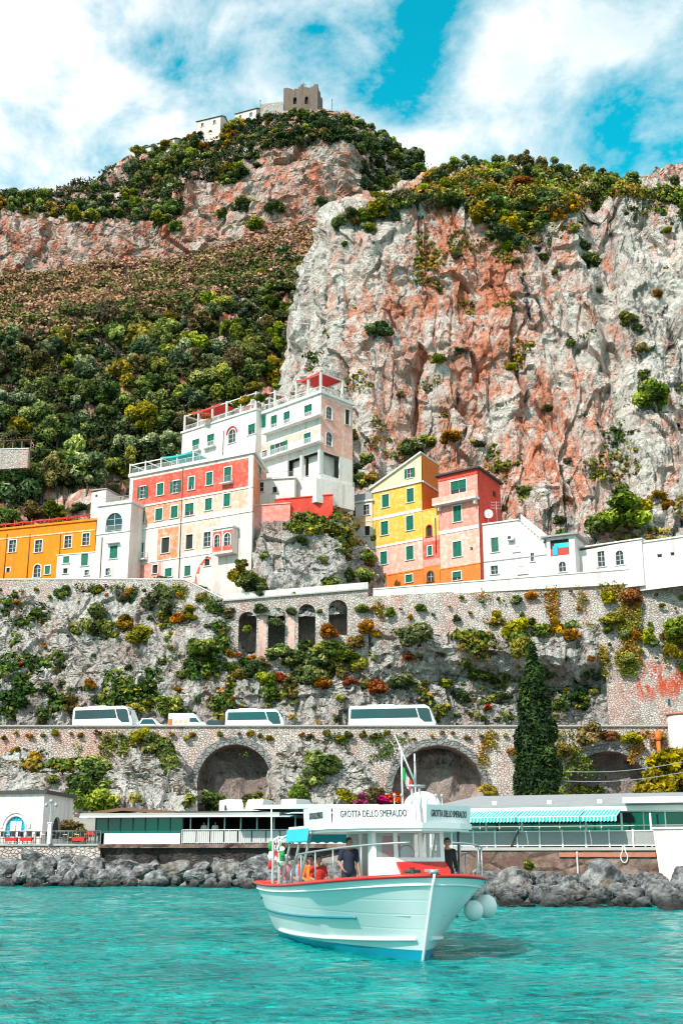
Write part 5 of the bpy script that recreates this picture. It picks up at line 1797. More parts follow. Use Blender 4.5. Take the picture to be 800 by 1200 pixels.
def coach(L, Ht, W, label, group, bands, door=False, name='coach', glass='busglass'):
    o = empty(name, (0, 0, 0), 0, label, 'coach', group)
    h = L / 2
    prof = [(-h, .45), (-h + .12, .32), (h - .35, .32), (h - .02, .55), (h, 1.15), (h - .22, 1.7), (h - .85, Ht - .35), (h - 1.4, Ht), (-h + .35, Ht), (-h + .05, Ht - .4)]
    mb = MB()
    extrude_profile(mb, prof, W, .10)
    mb.build('body', MATS['vanwhite'], o)
    zw0, zw1 = Ht * .50, Ht * .87
    side_poly(o, [(-h + .35, zw0), (h - 2.35, zw0), (h - 2.75, zw1), (-h + .4, zw1)], W, 'side_window', glass)
    side_poly(o, [(h - 2.2, zw0 - .05), (h - 1.55, zw0 - .6), (h - .42, zw0 - .6), (h - .80, Ht * .80), (h - 1.15, zw1), (h - 2.6, zw1)], W, 'cab_window', glass)
    # windscreen on the slope of the nose
    a, b = Vector((h - .20, 0, 1.62)), Vector((h - .88, 0, Ht - .32))
    nrm = Vector(((b - a).z, 0, -(b - a).x)).normalized() * .012
    mb = MB()
    p = [a + Vector((0, -W / 2 + .12, 0)) + nrm, a + Vector((0, W / 2 - .12, 0)) + nrm, b + Vector((0, W / 2 - .16, 0)) + nrm, b + Vector((0, -W / 2 + .16, 0)) + nrm]
    mb.add(p + [q - nrm * 3 for q in p], [(0, 1, 2, 3), (0, 1, 5, 4), (1, 2, 6, 5), (2, 3, 7, 6), (3, 0, 4, 7)])
    mb.build('windscreen', MATS[glass], o)
    for s in (-1, 1):
        MB().box((h - .03, s * (W / 2 - .38), .95), (.16, .42, .24), bev=.04).build('headlight', MATS['lamp'], o)
        MB().tube([(h - .7, s * (W / 2 - .05), Ht * .8), (h - .25, s * (W / 2 + .28), Ht * .78)], .03, n=5).box((h - .22, s * (W / 2 + .3), Ht * .68), (.14, .2, .5), bev=.03).build('mirror', MATS['darkmetal'], o)
        for x in (h - 2.6, -h + 2.6): wheel(o, x, s * (W / 2 - .16), .5)
    side_poly(o, [(-h + .9, .62), (h - 3.4, .62), (h - 3.4, .70), (-h + .9, .70)], W, 'trim_line', 'greymetal')
    for x in np.linspace(-h + 2.2, h - 3.5, max(3, int(L / 2.2))):
        side_poly(o, [(x - .03, zw0), (x + .03, zw0), (x + .03, zw1), (x - .03, zw1)], W, 'pillar', 'darkmetal', True, .010)
    MB().box((-h * .25, 0, Ht + .07), (L * .3, W * .6, .2), bev=.05).build('roof_unit', MATS['vanwhite'], o)
    return o


def van(label, group, body='vanwhite', stripe=None, name='van', cat='van', L=5.4, Ht=2.45, W=1.95, gl='busglass', car=False):
    o = empty(name, (0, 0, 0), 0, label, cat, group)
    h = L / 2
    if car:
        prof = [(-h, .5), (-h + .1, .28), (h - .2, .28), (h, .5), (h - .03, .78), (h - .95, .95), (h - 1.75, Ht - .05), (h - 2.2, Ht), (-h + .75, Ht - .02), (-h + .1, .98)]
        sw = [(-h + .45, .95), (h - 1.35, .95), (h - 1.85, Ht - .13), (-h + .85, Ht - .13)]
        ws = (Vector((h - 1.02, 0, .98)), Vector((h - 1.72, 0, Ht - .10)))
        r = .32
    else:
        prof = [(-h, .5), (-h + .1, .32), (h - .2, .32), (h, .6), (h - .04, 1.02), (h - .75, 1.2), (h - 1.35, 1.95), (h - 1.9, Ht), (-h + .1, Ht), (-h, Ht - .2)]
        sw = [(h - 2.35, 1.2), (h - 1.02, 1.2), (h - 1.45, 1.78), (h - 2.35, 1.78)]
        ws = (Vector((h - .80, 0, 1.24)), Vector((h - 1.33, 0, 1.90)))
        r = .34
    mb = MB()
    extrude_profile(mb, prof, W, .08)
    mb.build('body', MATS[body], o)
    side_poly(o, sw, W, 'side_window', gl)
    a, b = ws
    nrm = Vector(((b - a).z, 0, -(b - a).x)).normalized() * .012
    p = [a + Vector((0, -W / 2 + .12, 0)) + nrm, a + Vector((0, W / 2 - .12, 0)) + nrm, b + Vector((0, W / 2 - .2, 0)) + nrm, b + Vector((0, -W / 2 + .2, 0)) + nrm]
    MB().add(p + [q - nrm * 3 for q in p], [(0, 1, 2, 3), (0, 1, 5, 4), (1, 2, 6, 5), (2, 3, 7, 6), (3, 0, 4, 7)]).build('windscreen', MATS[gl], o)
    for s in (-1, 1):
        MB().box((h - .06, s * (W / 2 - .3), .75), (.16, .38, .2), bev=.04).build('headlight', MATS['lamp'], o)
        MB().box((h - (1.5 if car else 1.15), s * (W / 2 + .12), 1.0 if car else 1.3), (.12, .22, .2), bev=.03).build('mirror', MATS['darkmetal'], o)
        for x in (h - .95, -h + 1.0): wheel(o, x, s * (W / 2 - .12), r, .22)
    if stripe:
        side_poly(o, [(-h + .05, .7), (-h + .62, .7), (-h + .62, 1.7), (-h + .05, 1.7)], W, 'rear_marking', stripe, True, .010)
        for q in (0.9, 1.6, 2.3):
            side_poly(o, [(-h + q, 1.05), (-h + q + .4, 1.0), (-h + q + .45, 1.5), (-h + q + .05, 1.45)], W, 'lettering', 'orange_pale', True, .010)
    return o


def on_road(o, px, Y, rz):
    p = P(px, 850, Y)
    o.location = (p.x, Y, ROADZ)
    o.rotation_euler = (0, 0, rz)


VR = 'vehicles on the coast road'
on_road(coach(9.2, 3.4, 2.45, 'white coach with tinted windows, leftmost on the coast road', VR, 0), 124, 169.6, R(-15))
on_road(coach(8.4, 3.0, 2.35, 'white minibus right of the white delivery van on the coast road', VR, 0, True, 'minibus'), 300, 169.4, R(-8))
on_road(coach(12.3, 3.6, 2.5, 'long white coach, rightmost on the coast road above the middle arch', VR, 0), 460, 169.9, R(-10))
on_road(van('small white car half hidden by the parapet, between coach and delivery van', VR, name='car', cat='car', car=True, L=4.1, Ht=1.75, W=1.75), 179, 169.2, R(-6))
on_road(van('white delivery van with orange rear marking on the coast road', VR, stripe='rust'), 221, 169.2, R(-6))
on_road(van('dark car close behind the minibus on the coast road', VR, 'darkmetal', name='car', cat='car', car=True, L=4.2, Ht=1.75, W=1.75), 256, 171.5, R(-6))
on_road(van('dark van just ahead of the leftmost coach', VR, 'darkmetal', L=4.6, Ht=2.6), 158, 174.5, R(-8))


def gz(x, y):
    s = shore_y(x)
    return float(np.interp(y - s, [3, 14, 40], [2.3, 2.6, 5.9]))


VP = 'white vehicles parked behind the restaurant'
for px, Y, rz, lab in ((272, 143, -72, 'white parked van behind the restaurant roof, leftmost of three'), (302, 143, -104, 'white parked van behind the restaurant roof, middle of three'), (350, 143, 66, 'white parked van with a red mark on its rear, rightmost of three')):
    v = van(lab, VP, stripe='redpaint' if px == 351 else None)
    p = P(px, 950, Y)
    v.location = (p.x, Y, 5.95)
    v.rotation_euler = (0, 0, R(rz))


# ---------------------------------------------------------------- white harbour building with the blue arched door
def harbour_house():
    f = Facade(-60, 113, 50.5, 110, 960)
    fr = Facade(50.5, 110, 85, 120, 960)
    o = empty('harbour_building', (0, 0, 0), 0, 'flat white harbour building with a blue arched door, left edge', 'building')
    zt = f.uv(40, 930)[1]
    zb = 2.2
    H = [window(o, f, 18.5, 969.5, 23, 26, 'blue', True, 'trim', 'green', True, False), window(o, f, -28, 969.5, 23, 26, 'blue', True, 'trim', 'green', True, False)]
    RH = [window(o, fr, 66, 970, 11, 26, 'dark', True, 'trim', 'green', True, False)]
    poly, rf = house_body(o, f, 9, zb, zt, zt, ['white'], H, (), fr, RH)
    cornice(o, poly, zt, .3, .3, 'roof_dark', 'roof')
    # broad raised moulding round the blue door
    k0, k1, z0, z1, _ = H[0]
    r = (k1 - k0) / 2
    mb = MB()
    for i in range(16):
        a0, a1 = math.pi * i / 16, math.pi * (i + 1) / 16
        v = []
        for oo in (-.02, .10):
            for (aa, rr) in ((a0, r + .28), (a1, r + .28), (a1, r + .55), (a0, r + .55)):
                v.append(f.pt((k0 + k1) / 2 + rr * math.cos(aa), z1 - r + rr * math.sin(aa), oo))
        mb.add(v, [(0, 1, 2, 3), (4, 5, 6, 7), (0, 1, 5, 4), (2, 3, 7, 6)])
    mb.build('door_moulding', MATS['trim'], o)
    settle(o, f.pt(f.L / 2, zb))


harbour_house()


# ---------------------------------------------------------------- left terrace and restaurant
LF = Facade(-70, 103.5, 118, 101.2, 990)          # terrace edge
RF = Facade(116, 101.2, 480, 97.0, 990)           # restaurant deck edge


def slab(f, k0, k1, z0, z1, o0, o1):
    """prism between facade offsets"""
    q = [f.pt(k0, 0, o1), f.pt(k1, 0, o1), f.pt(k1, 0, o0), f.pt(k0, 0, o0)]
    return MB().prism([(p.x, p.y) for p in q], z0, z1)


def quay_things():
    z = 3.0
    o = empty('quay_wall', (0, 0, 0), 0, 'low masonry quay wall under the terrace at the left edge', 'wall')
    slab(LF, 0, LF.L, -.8, z, -12, 0).build('masonry', [MATS['masonry']], o)
    slab(LF, 0, LF.L, z + .004, z + .16, -12, .15).build('coping', MATS['concrete'], o)
    settle(o, LF.pt(LF.L / 2, -.8))
    o = empty('railing', (0, 0, 0), 0, 'white railing along the edge of the left terrace', 'railing')
    railing(o, [LF.pt(0, z + .16, .02), LF.pt(LF.L, z + .16, .02)], 1.0, 'rail', 'greymetal', .35, .025)
    settle(o, LF.pt(LF.L / 2, z + .16))
    # flower boxes hanging on it
    for i, (px, lab) in enumerate(((15, 'red flower box on the terrace railing, leftmost of three'), (32.5, 'red flower box on the terrace railing, middle of three'), (94, 'red flower box on the terrace railing, rightmost of three'))):
        k = LF.uv(px, 988)[0]
        o = empty('flower_box', (0, 0, 0), 0, lab, 'flower box', 'red flower boxes on the left terrace')
        MB().box(LF.pt(k, z + .52, .26), (.95, .32, .3), 0, LF.M(), taper=1.15).build('trough', MATS['redcloth'], o)
        o2 = link('flowers', leafy(200 + i, 260, .09, [(0, 0, .3, .5, .3, .25)], 1), o)
        o2.data.materials.append(MATS['f_r'])
        o2.location = LF.pt(k, z + .55, .26)
        settle(o, LF.pt(k, z + .4, .26))
        o2.matrix_parent_inverse = Matrix.Translation(-Vector(o.location))
    # white lamp post
    k = LF.uv(60, 985)[0]
    o = empty('lamp_post', (0, 0, 0), 0, 'short thick white post standing on the left terrace edge', 'post')
    MB().box(LF.pt(k, z + .95, .35), (.3, .3, 1.6), 0, LF.M(), bev=.03).build('shaft', MATS['whitemetal'], o)
    MB().box(LF.pt(k, z + 1.80, .35), (.42, .42, .1), 0, LF.M(), bev=.02).build('cap', MATS['whitemetal'], o)
    settle(o, LF.pt(k, z + .16, .35))
    # ornate lamp standard in front of the side door
    p = P(57.5, 985, 106)
    o = empty('street_lamp', (0, 0, 0), 0, 'ornate grey lamp standard with a curled head beside the white building', 'street lamp')
    b = Vector((p.x, 106, z + .1))
    MB().tube([b, b + Vector((0, 0, .5)), b + Vector((0, 0, .55)), b + Vector((0, 0, 3.4))], [.16, .14, .07, .05], n=8).build('column', MATS['greymetal'], o)
    mb = MB()
    for s in (-1, 1):
        mb.tube([b + Vector((s * .0, 0, 2.7)), b + Vector((s * .35, 0, 2.95)), b + Vector((s * .55, 0, 3.3)), b + Vector((s * .35, 0, 3.55))], .04, n=6)
        mb.ball(b + Vector((s * .42, 0, 3.3)), .17, seg=10, rings=8)
    mb.ball(b + Vector((0, 0, 3.62)), .2, seg=10, rings=8)
    mb.build('lantern', MATS['greymetal'], o)
    settle(o, b)
    # tables and chairs
    G1 = 'tables on the left terrace'
    tab = None
    names = ['leftmost', 'second from left', 'third from left', 'fourth from left', 'rightmost']
    for i, px in enumerate((4, 24, 46, 72, 86)):
        k = LF.uv(px, 985)[0]
        c = LF.pt(k, z + .16, -1.6)
        if tab is None:
            tab = empty('cafe_table', c)
            MB().box((0, 0, .74), (.95, .95, .05), bev=.01).build('tabletop', MATS['whitecloth'], tab)
            for sx in (-.36, .36):
                for sy in (-.36, .36): MB().tube([(sx, sy, 0), (sx, sy, .715)], .025, n=6).build('leg', MATS['darkmetal'], tab)
            t = tab
        else:
            t = copy_tree(tab)
            t.location = c
        tag(t, f'small square cafe table on the left terrace, {names[i]} of five', 'table', G1)
    ch0 = None
    n = 0
    px_list = [(-1, -.9), (9, -1.0), (19, -.8), (29, -1.0), (40, -.8), (51, -1.0), (67, -.9), (77, -1.0), (81, -.6), (91, -.9)]
    for i, (px, off) in enumerate(px_list):
        k = LF.uv(px, 985)[0]
        c = LF.pt(k, z + .16, off)
        if ch0 is None:
            ch0 = empty('cafe_chair', c)
            MB().box((0, 0, .45), (.44, .44, .05), bev=.015).build('seat', MATS['darkmetal'], ch0)
            MB().box((0, -.2, .78), (.44, .04, .42), bev=.015).build('backrest', MATS['darkmetal'], ch0)
            for sx in (-.19, .19):
                MB().tube([(sx, .19, 0), (sx, .19, .43)], .02, n=6).build('leg', MATS['darkmetal'], ch0)
                MB().tube([(sx, -.2, 0), (sx, -.2, .9)], .02, n=6).build('leg', MATS['darkmetal'], ch0)
            t = ch0
        else:
            t = copy_tree(ch0)
            t.location = c
        t.rotation_euler = (0, 0, rnd.uniform(-.4, .4))
        lab = 'dark cafe chair on the left terrace, ' + ('leftmost of ten' if i == 0 else 'rightmost of ten' if i == 9 else f'{ORD[i + 1]} from left of ten')
        tag(t, lab, 'chair', 'dark chairs on the left terrace')
    # red-covered counter at the restaurant's left end
    k = LF.uv(110, 982)[0]
    o = empty('counter_table', (0, 0, 0), 0, 'long table with a scalloped red cover at the restaurant entrance', 'table')
    c = LF.pt(k, z + .16, -1.2)
    mb = MB().box(c + Vector((0, 0, .98)), (1.9, .8, .06), 0, LF.M())
    mb.build('tabletop', MATS['redcloth'], o)
    mb = MB()
    n = 10
    for i in range(n):
        a = -.95 + 1.9 * i / n
        p1, p2 = LF.pt(k + a, z + .16 + .95, -.79), LF.pt(k + a + 1.9 / n, z + .16 + .95, -.79)
        d = .45
        mb.add([p1, p2, p2 - Vector((0, 0, d * .7)), (p1 + p2) / 2 - Vector((0, 0, d)), p1 - Vector((0, 0, d * .7))], [(0, 4, 3, 2, 1)])
    mb.build('red_valance', MATS['redcloth'], o)
    for sx in (-.85, .85):
        for oy in (-.85, -1.5): MB().tube([LF.pt(k + sx, z + .16, oy), LF.pt(k + sx, z + 1.1, oy)], .03, n=6).build('leg', MATS['darkmetal'], o)
    settle(o, c)


def restaurant_left():
    z = 3.12
    o = empty('restaurant', (0, 0, 0), 0, 'dark open restaurant with teal glass, white panel and thin flat roofs, left of the boat', 'restaurant')
    k_ = lambda px, py=975: RF.uv(px, py)[0]
    zz = lambda px, py: RF.uv(px, py)[1]
    Lr = k_(445)
    slab(RF, 0, Lr, z - .30, z, -11, .25).build('deck', MATS['brownwall'], o)
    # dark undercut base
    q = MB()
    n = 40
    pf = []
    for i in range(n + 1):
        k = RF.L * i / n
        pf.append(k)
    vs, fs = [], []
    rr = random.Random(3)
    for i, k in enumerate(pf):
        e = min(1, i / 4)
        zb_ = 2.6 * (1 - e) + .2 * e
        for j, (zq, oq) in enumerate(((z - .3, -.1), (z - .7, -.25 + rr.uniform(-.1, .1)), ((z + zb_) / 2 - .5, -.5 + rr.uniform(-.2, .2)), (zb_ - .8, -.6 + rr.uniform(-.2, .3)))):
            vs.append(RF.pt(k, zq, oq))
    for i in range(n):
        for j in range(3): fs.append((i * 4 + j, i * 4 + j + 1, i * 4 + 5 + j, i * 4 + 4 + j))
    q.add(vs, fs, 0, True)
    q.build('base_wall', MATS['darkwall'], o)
    M = RF.M()
    ka, kb = k_(123), k_(212)
    MB().box(RF.pt((ka + kb) / 2, z + .42, .05), (kb - ka, .12, .84), 0, M, bev=.02).build('white_panel', MATS['whitemetal'], o)
    # glass front between dark posts
    g0, g1 = k_(112), k_(214)
    for i in range(7):
        a, b = g0 + (g1 - g0) * i / 7 + .05, g0 + (g1 - g0) * (i + 1) / 7 - .05
        MB().box(RF.pt((a + b) / 2, (z + .86 + zz(160, 957.5)) / 2, -.05), (b - a, .03, zz(160, 957.5) - z - .86), 0, M).build('glass_pane', MATS['tealglass'], o)
    for i in range(8):
        k = g0 + (g1 - g0) * i / 7
        MB().box(RF.pt(k, (z + zz(160, 957)) / 2, -.05), (.1, .12, zz(160, 957) - z), 0, M).build('post', MATS['dkgreen'], o)
    for px in (222, 243, 262, 281, 300, 320, 345, 372, 400, 425):
        MB().box(RF.pt(k_(px), (z + zz(px, 955)) / 2, -.3), (.1, .1, zz(px, 955) - z), 0, M).build('post', MATS['greymetal'], o)
    # back wall, dark, and ceiling
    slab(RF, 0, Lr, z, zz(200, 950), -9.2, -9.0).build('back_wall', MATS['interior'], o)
    slab(RF, -.2, .0, z, zz(120, 957), -9, -.2).build('end_wall', MATS['dkgreen'], o)
    # lower thin roof
    za = zz(160, 956.5)
    slab(RF, k_(98), k_(330), za, za + .22, -9.5, 1.0).build('roof', MATS['concrete'], o)
    slab(RF, k_(98), k_(330), za - .12, za - .002, .9, 1.05).build('fascia', MATS['whitemetal'], o)
    # upper brown folded roof
    f0 = [RF.pt(k_(84), zz(84, 954), -.3), RF.pt(k_(140), zz(140, 946), -.6), RF.pt(k_(200), zz(200, 950), -1.0)]
    mb = MB()
    back = [p + Vector((0, 9, .2)) for p in f0]
    dn = Vector((0, 0, -.25))
    for i in range(2):
        v = [f0[i], f0[i + 1], back[i + 1], back[i]]
        mb.add(v + [p + dn for p in v], [(0, 1, 2, 3), (4, 5, 6, 7), (0, 1, 5, 4), (1, 2, 6, 5), (2, 3, 7, 6), (3, 0, 4, 7)])
    mb.build('upper_roof', MATS['wood'], o)
    slab(RF, k_(118), k_(195), za + .4, zz(150, 949.5), -1.8, -1.6).build('clerestory', MATS['dkgreen'], o)
    # right part: paler roofs stepping up towards the boat
    zr = zz(340, 948)
    slab(RF, k_(292), Lr, zr, zr + .3, -9.5, .9).build('roof', MATS['whitemetal'], o)
    slab(RF, k_(200), k_(300), zz(250, 951.5), zz(250, 950), -6, -.8).build('roof', MATS['roof_dark'], o)
    for (a, b, py, mt) in ((275, 345, 957.5, 'cyan'), (345, 400, 953.5, 'teal')):
        mb = MB()
        p0, p1 = RF.pt(k_(a), zz(a, py - 3), -.3), RF.pt(k_(b), zz(b, py - 3), -.3)
        p2, p3 = RF.pt(k_(b), zz(b, py), 1.7), RF.pt(k_(a), zz(a, py), 1.7)
        d = Vector((0, 0, -.05))
        mb.add([p0, p1, p2, p3, p0 + d, p1 + d, p2 + d, p3 + d], [(0, 1, 2, 3), (4, 5, 6, 7), (0, 1, 5, 4), (1, 2, 6, 5), (2, 3, 7, 6), (3, 0, 4, 7)])
        mb.build('awning', MATS[mt], o)
        MB().tube([p3, p2], .05, n=6).build('awning_bar', MATS['whitemetal'], o)
    # railing with pale panels
    r0, r1 = k_(214), k_(345)
    rp = railing(o, [RF.pt(r0, z, .1), RF.pt(r1, z, .1)], 1.1, 'railing', 'whitemetal', .16, .022)
    for i in range(8):
        a, b = r0 + (r1 - r0) * i / 8 + .06, r0 + (r1 - r0) * (i + 1) / 8 - .06
        MB().box(RF.pt((a + b) / 2, z + .56, .04), (b - a, .02, .85), 0, M).build('rail_panel', MATS['netting'], rp)
    # sign banner
    b0, b1 = k_(343), k_(441)
    zc = zz(390, 978.5)
    bn = MB().box(RF.pt((b0 + b1) / 2, zc, .16), (b1 - b0, .05, zz(390, 971) - zz(390, 986)), 0, M, bev=.01).build('sign_board', MATS['boatwhite'], o)
    text(bn, 'GROTTA DELLO SMERALDO', RF.pt((b0 + b1) / 2, zc + .14, .20), RF.u, Vector((0, 0, 1)), .50, (b1 - b0) * .94, 'lettering')
    MB().box(RF.pt((b0 + b1) / 2, zc - .28, .19), ((b1 - b0) * .7, .012, .06), 0, M).build('underline', MATS['greymetal'], bn)
    MB().box(RF.pt(k_(395), (z + zc) / 2 - .1, .1), (k_(445) - k_(345), .04, 1.0), 0, M).build('rail_panel', MATS['netting'], o)
    settle(o, RF.pt(RF.L * .3, z - .3))


# ---------------------------------------------------------------- right restaurant
QF = Facade(505, 77.4, 772, 71.6, 993)


def restaurant_right():
    z = 2.75
    o = empty('restaurant', (0, 0, 0), 0, 'long restaurant with a striped teal awning and grey sloping roof, right of the boat', 'restaurant')
    M = QF.M()
    k_ = lambda px, py=970: QF.uv(px, py)[0]
    zz = lambda px, py: QF.uv(px, py)[1]
    L = QF.L
    RE = k_(860)
    slab(QF, 0, RE, z - .18, z, -9, .12).build('deck', MATS['concrete'], o)
    zr = zz(650, 952)
    # glazed front behind the railing
    n = 14
    s0, s1 = .3, RE - .2
    for i in range(n):
        a, b = s0 + (s1 - s0) * i / n + .04, s0 + (s1 - s0) * (i + 1) / n - .04
        MB().box(QF.pt((a + b) / 2, (z + .05 + zr) / 2, -1.2), (b - a, .03, zr - z - .15), 0, M).build('glass_pane', MATS['tealglass' if i % 3 == 1 else 'glass'], o)
    for i in range(n + 1):
        a = s0 + (s1 - s0) * i / n
        MB().box(QF.pt(a, (z + zr) / 2, -1.2), (.07, .1, zr - z - .02), 0, M).build('mullion', MATS['whitemetal'], o)
    for px in (569, 611, 686, 728, 762):
        MB().box(QF.pt(k_(px), (z + zr) / 2 - .1, -.06), (.1, .1, zr - z), 0, M).build('post', MATS['whitemetal'], o)
    MB().box(QF.pt((s0 + s1) / 2, z + 1.25, -1.19), (s1 - s0, .1, .06), 0, M).build('transom', MATS['whitemetal'], o)
    # white fascia and the grey sloping roof
    MB().box(QF.pt(RE / 2, zr + .24, -.4), (RE, .35, .40), 0, M).build('fascia', MATS['whitemetal'], o)
    mb = MB()
    a, b = QF.pt(-.2, zr + .46, -.2), QF.pt(RE, zr + .46, -.2)
    c, d = QF.pt(RE, zr + 1.5, -10), QF.pt(-.2, zr + 1.5, -10)
    e = Vector((0, 0, -.12))
    mb.add([a, b, c, d, a + e, b + e, c + e, d + e], [(0, 1, 2, 3), (4, 5, 6, 7), (0, 1, 5, 4), (1, 2, 6, 5), (2, 3, 7, 6), (3, 0, 4, 7)])
    rf = mb.build('roof', MATS['roof'], o)
    for px in (575, 640, 700, 745):
        MB().box(QF.pt(k_(px), zr + .62, -1), (.3, .3, .28), 0, M, bev=.03).build('roof_vent', MATS['whitemetal'], rf)
    slab(QF, -.1, RE, zr - .02, zr + .1, -9, -.6).build('ceiling', MATS['whitemetal'], o)
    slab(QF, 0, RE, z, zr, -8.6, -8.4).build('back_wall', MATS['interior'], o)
    # striped awning with a scalloped valance, in three lengths
    for (pa, pb) in ((505, 612), (613, 686), (687, 729)):
        ka, kb = k_(pa), k_(pb)
        mb = MB()
        Lw = kb - ka
        mb.add([(0, 0, 0), (Lw, 0, 0), (Lw, -1.5, -.42), (0, -1.5, -.42)], [(0, 1, 2, 3)])
        mb.add([(0, 0, -.03), (Lw, 0, -.03), (Lw, -1.5, -.45), (0, -1.5, -.45)], [(3, 2, 1, 0)])
        m = int(Lw / .21)
        for i in range(m):
            x0, x1 = Lw * i / m, Lw * (i + 1) / m
            mb.add([(x0, -1.502, -.42), (x1, -1.502, -.42), (x1, -1.51, -.66), ((x0 + x1) / 2, -1.51, -.74), (x0, -1.51, -.66)], [(0, 1, 2, 3, 4)])
        aw = mb.build('awning', MATS['awning'], o)
        p = QF.pt(ka, zr + .12, .0)
        aw.matrix_local = Matrix.Translation(p) @ M.to_4x4()
        AWN.append(aw)
        MB().tube([QF.pt(ka, zr - .30, 1.48), QF.pt(kb, zr - .30, 1.48)], .035, n=6).build('awning_bar', MATS['whitemetal'], o)
    # plain taller bay at the right end
    MB().box(QF.pt((k_(733) + RE) / 2, zr + .62, .15), (RE - k_(733), .9, .34), 0, M).build('end_canopy', MATS['whitemetal'], o)
    # railing with mesh panels
    rp = None
    r1 = k_(769)
    m = 10
    mb = MB()
    mb.box(QF.pt(r1 / 2, z + .92, .02), (r1, .08, .07), 0, M)
    mb.box(QF.pt(r1 / 2, z + .1, .02), (r1, .06, .06), 0, M)
    for i in range(m + 1): mb.box(QF.pt(r1 * i / m, z + .5, .03), (.09, .09, 1.02), 0, M)
    rl = mb.build('railing', MATS['whitemetal'], o)
    for i in range(m):
        a, b = r1 * i / m + .06, r1 * (i + 1) / m - .06
        MB().box(QF.pt((a + b) / 2, z + .5, .0), (b - a, .02, .76), 0, M).build('mesh_panel', MATS['mesh'], rl)
    settle(o, QF.pt(L / 2, z - .18))
    for aw in AWN: aw.matrix_parent_inverse = Matrix.Translation(-Vector(o.location))

    w = empty('quay_wall', (0, 0, 0), 0, 'dark brown stone quay wall under the striped-awning restaurant', 'wall')
    slab(QF, 0, k_(772, 1000), .2, z - .184, -4, 0).build('masonry', MATS['brownwall'], w)
    slab(QF, 0, k_(772, 1000), .1, .62, .02, 2.4).build('ledge', MATS['concrete'], w)
    slab(QF, k_(655, 1000), k_(768, 1000), z - .55, z - .30, .0, .14).build('rusty_band', MATS['tile'], w)
    settle(w, QF.pt(L / 2, .1))
    # white sloping buttress
    w = empty('buttress', (0, 0, 0), 0, 'white sloping concrete buttress at the right end of the quay', 'wall')
    a0, a1 = k_(768, 975), k_(784, 1036)
    vs = []
    for o_ in (.9, -5):
        vs += [QF.pt(a0, 3.72, o_), QF.pt(k_(850), 3.72, o_), QF.pt(k_(850), -.5, o_ + (1.2 if o_ > 0 else 0)), QF.pt(a1, -.5, o_ + (1.2 if o_ > 0 else 0))]
    MB().add(vs, [(3, 2, 1, 0), (4, 5, 6, 7), (0, 1, 5, 4), (1, 2, 6, 5), (2, 3, 7, 6), (3, 0, 4, 7)]).build('slope', MATS['white'], w)
    slab(QF, a0 - .1, k_(850), 3.724, 3.86, -5, 1.0).build('coping', MATS['trim'], w)
    settle(w, QF.pt((a0 + k_(850)) / 2, -.5))
    # rope loop hanging on the wall
    k = k_(731, 1000)
    pts = [QF.pt(k - .05, z + .1, .12)]
    for i in range(13):
        a = math.pi * (.15 + 1.7 * i / 12) + math.pi / 2
        pts.append(QF.pt(k + .2 * math.cos(a), z - .55 + .32 * math.sin(a), .12))
    pts.append(QF.pt(k + .05, z + .1, .12))
    r = MB().tube(pts, .035, n=6).build('mooring_rope', MATS['whitecloth'])
    tag(r, 'pale loop of mooring rope hanging down the brown quay wall', 'rope')
    k = k_(676, 1000)
    o2 = empty('drain_pipe', (0, 0, 0), 0, 'thin white pipe running down the brown quay wall', 'pipe')
    MB().tube([QF.pt(k, z - .25, .1), QF.pt(k, .9, .1)], .05, n=6).build('shaft', MATS['whitemetal'], o2)
    for q in (z - .5, 1.2): MB().box(QF.pt(k, q, .08), (.2, .12, .06), 0, M).build('bracket', MATS['greymetal'], o2)
    settle(o2, QF.pt(k, .9, .1))
    # orange wheel-like valve lever on the railing
    o2 = empty('oar', (0, 0, 0), 0, 'dark pole leaning across the mesh railing of the right restaurant', 'pole')
    MB().tube([QF.pt(k_(599, 990), z + .05, .14), QF.pt(k_(608, 978), z + .95, .14)], .05, n=6).build('shaft', MATS['wood'], o2)
    settle(o2, QF.pt(k_(599, 990), z + .05, .14))


AWN = []


def text(parent, s, loc, right, up, size, width, mat, name='lettering', ext=.008):
    cu = bpy.data.curves.new('t', 'FONT')
    cu.body = s
    cu.size = size
    cu.align_x = 'CENTER'
    cu.align_y = 'CENTER'
    cu.extrude = ext
    ob = bpy.data.objects.new('t', cu)
    COL.objects.link(ob)
    dg = bpy.context.evaluated_depsgraph_get()
    me = bpy.data.meshes.new_from_object(ob.evaluated_get(dg))
    bpy.data.objects.remove(ob)
    v = np.zeros(len(me.vertices) * 3, np.float32)
    me.vertices.foreach_get('co', v)
    v = v.reshape(-1, 3)
    w = v[:, 0].max() - v[:, 0].min()
    v[:, 0] = (v[:, 0] - (v[:, 0].max() + v[:, 0].min()) / 2) * (width / w)
    nrm = right.cross(up)
    M = np.array([right, up, nrm])
    v = v @ M + np.array(loc)
    me.vertices.foreach_set('co', v.astype(np.float32).ravel())
    me.materials.clear()
    me.materials.append(MATS[mat])
    me.update()
    me.name = name
    return link(name, me, parent)


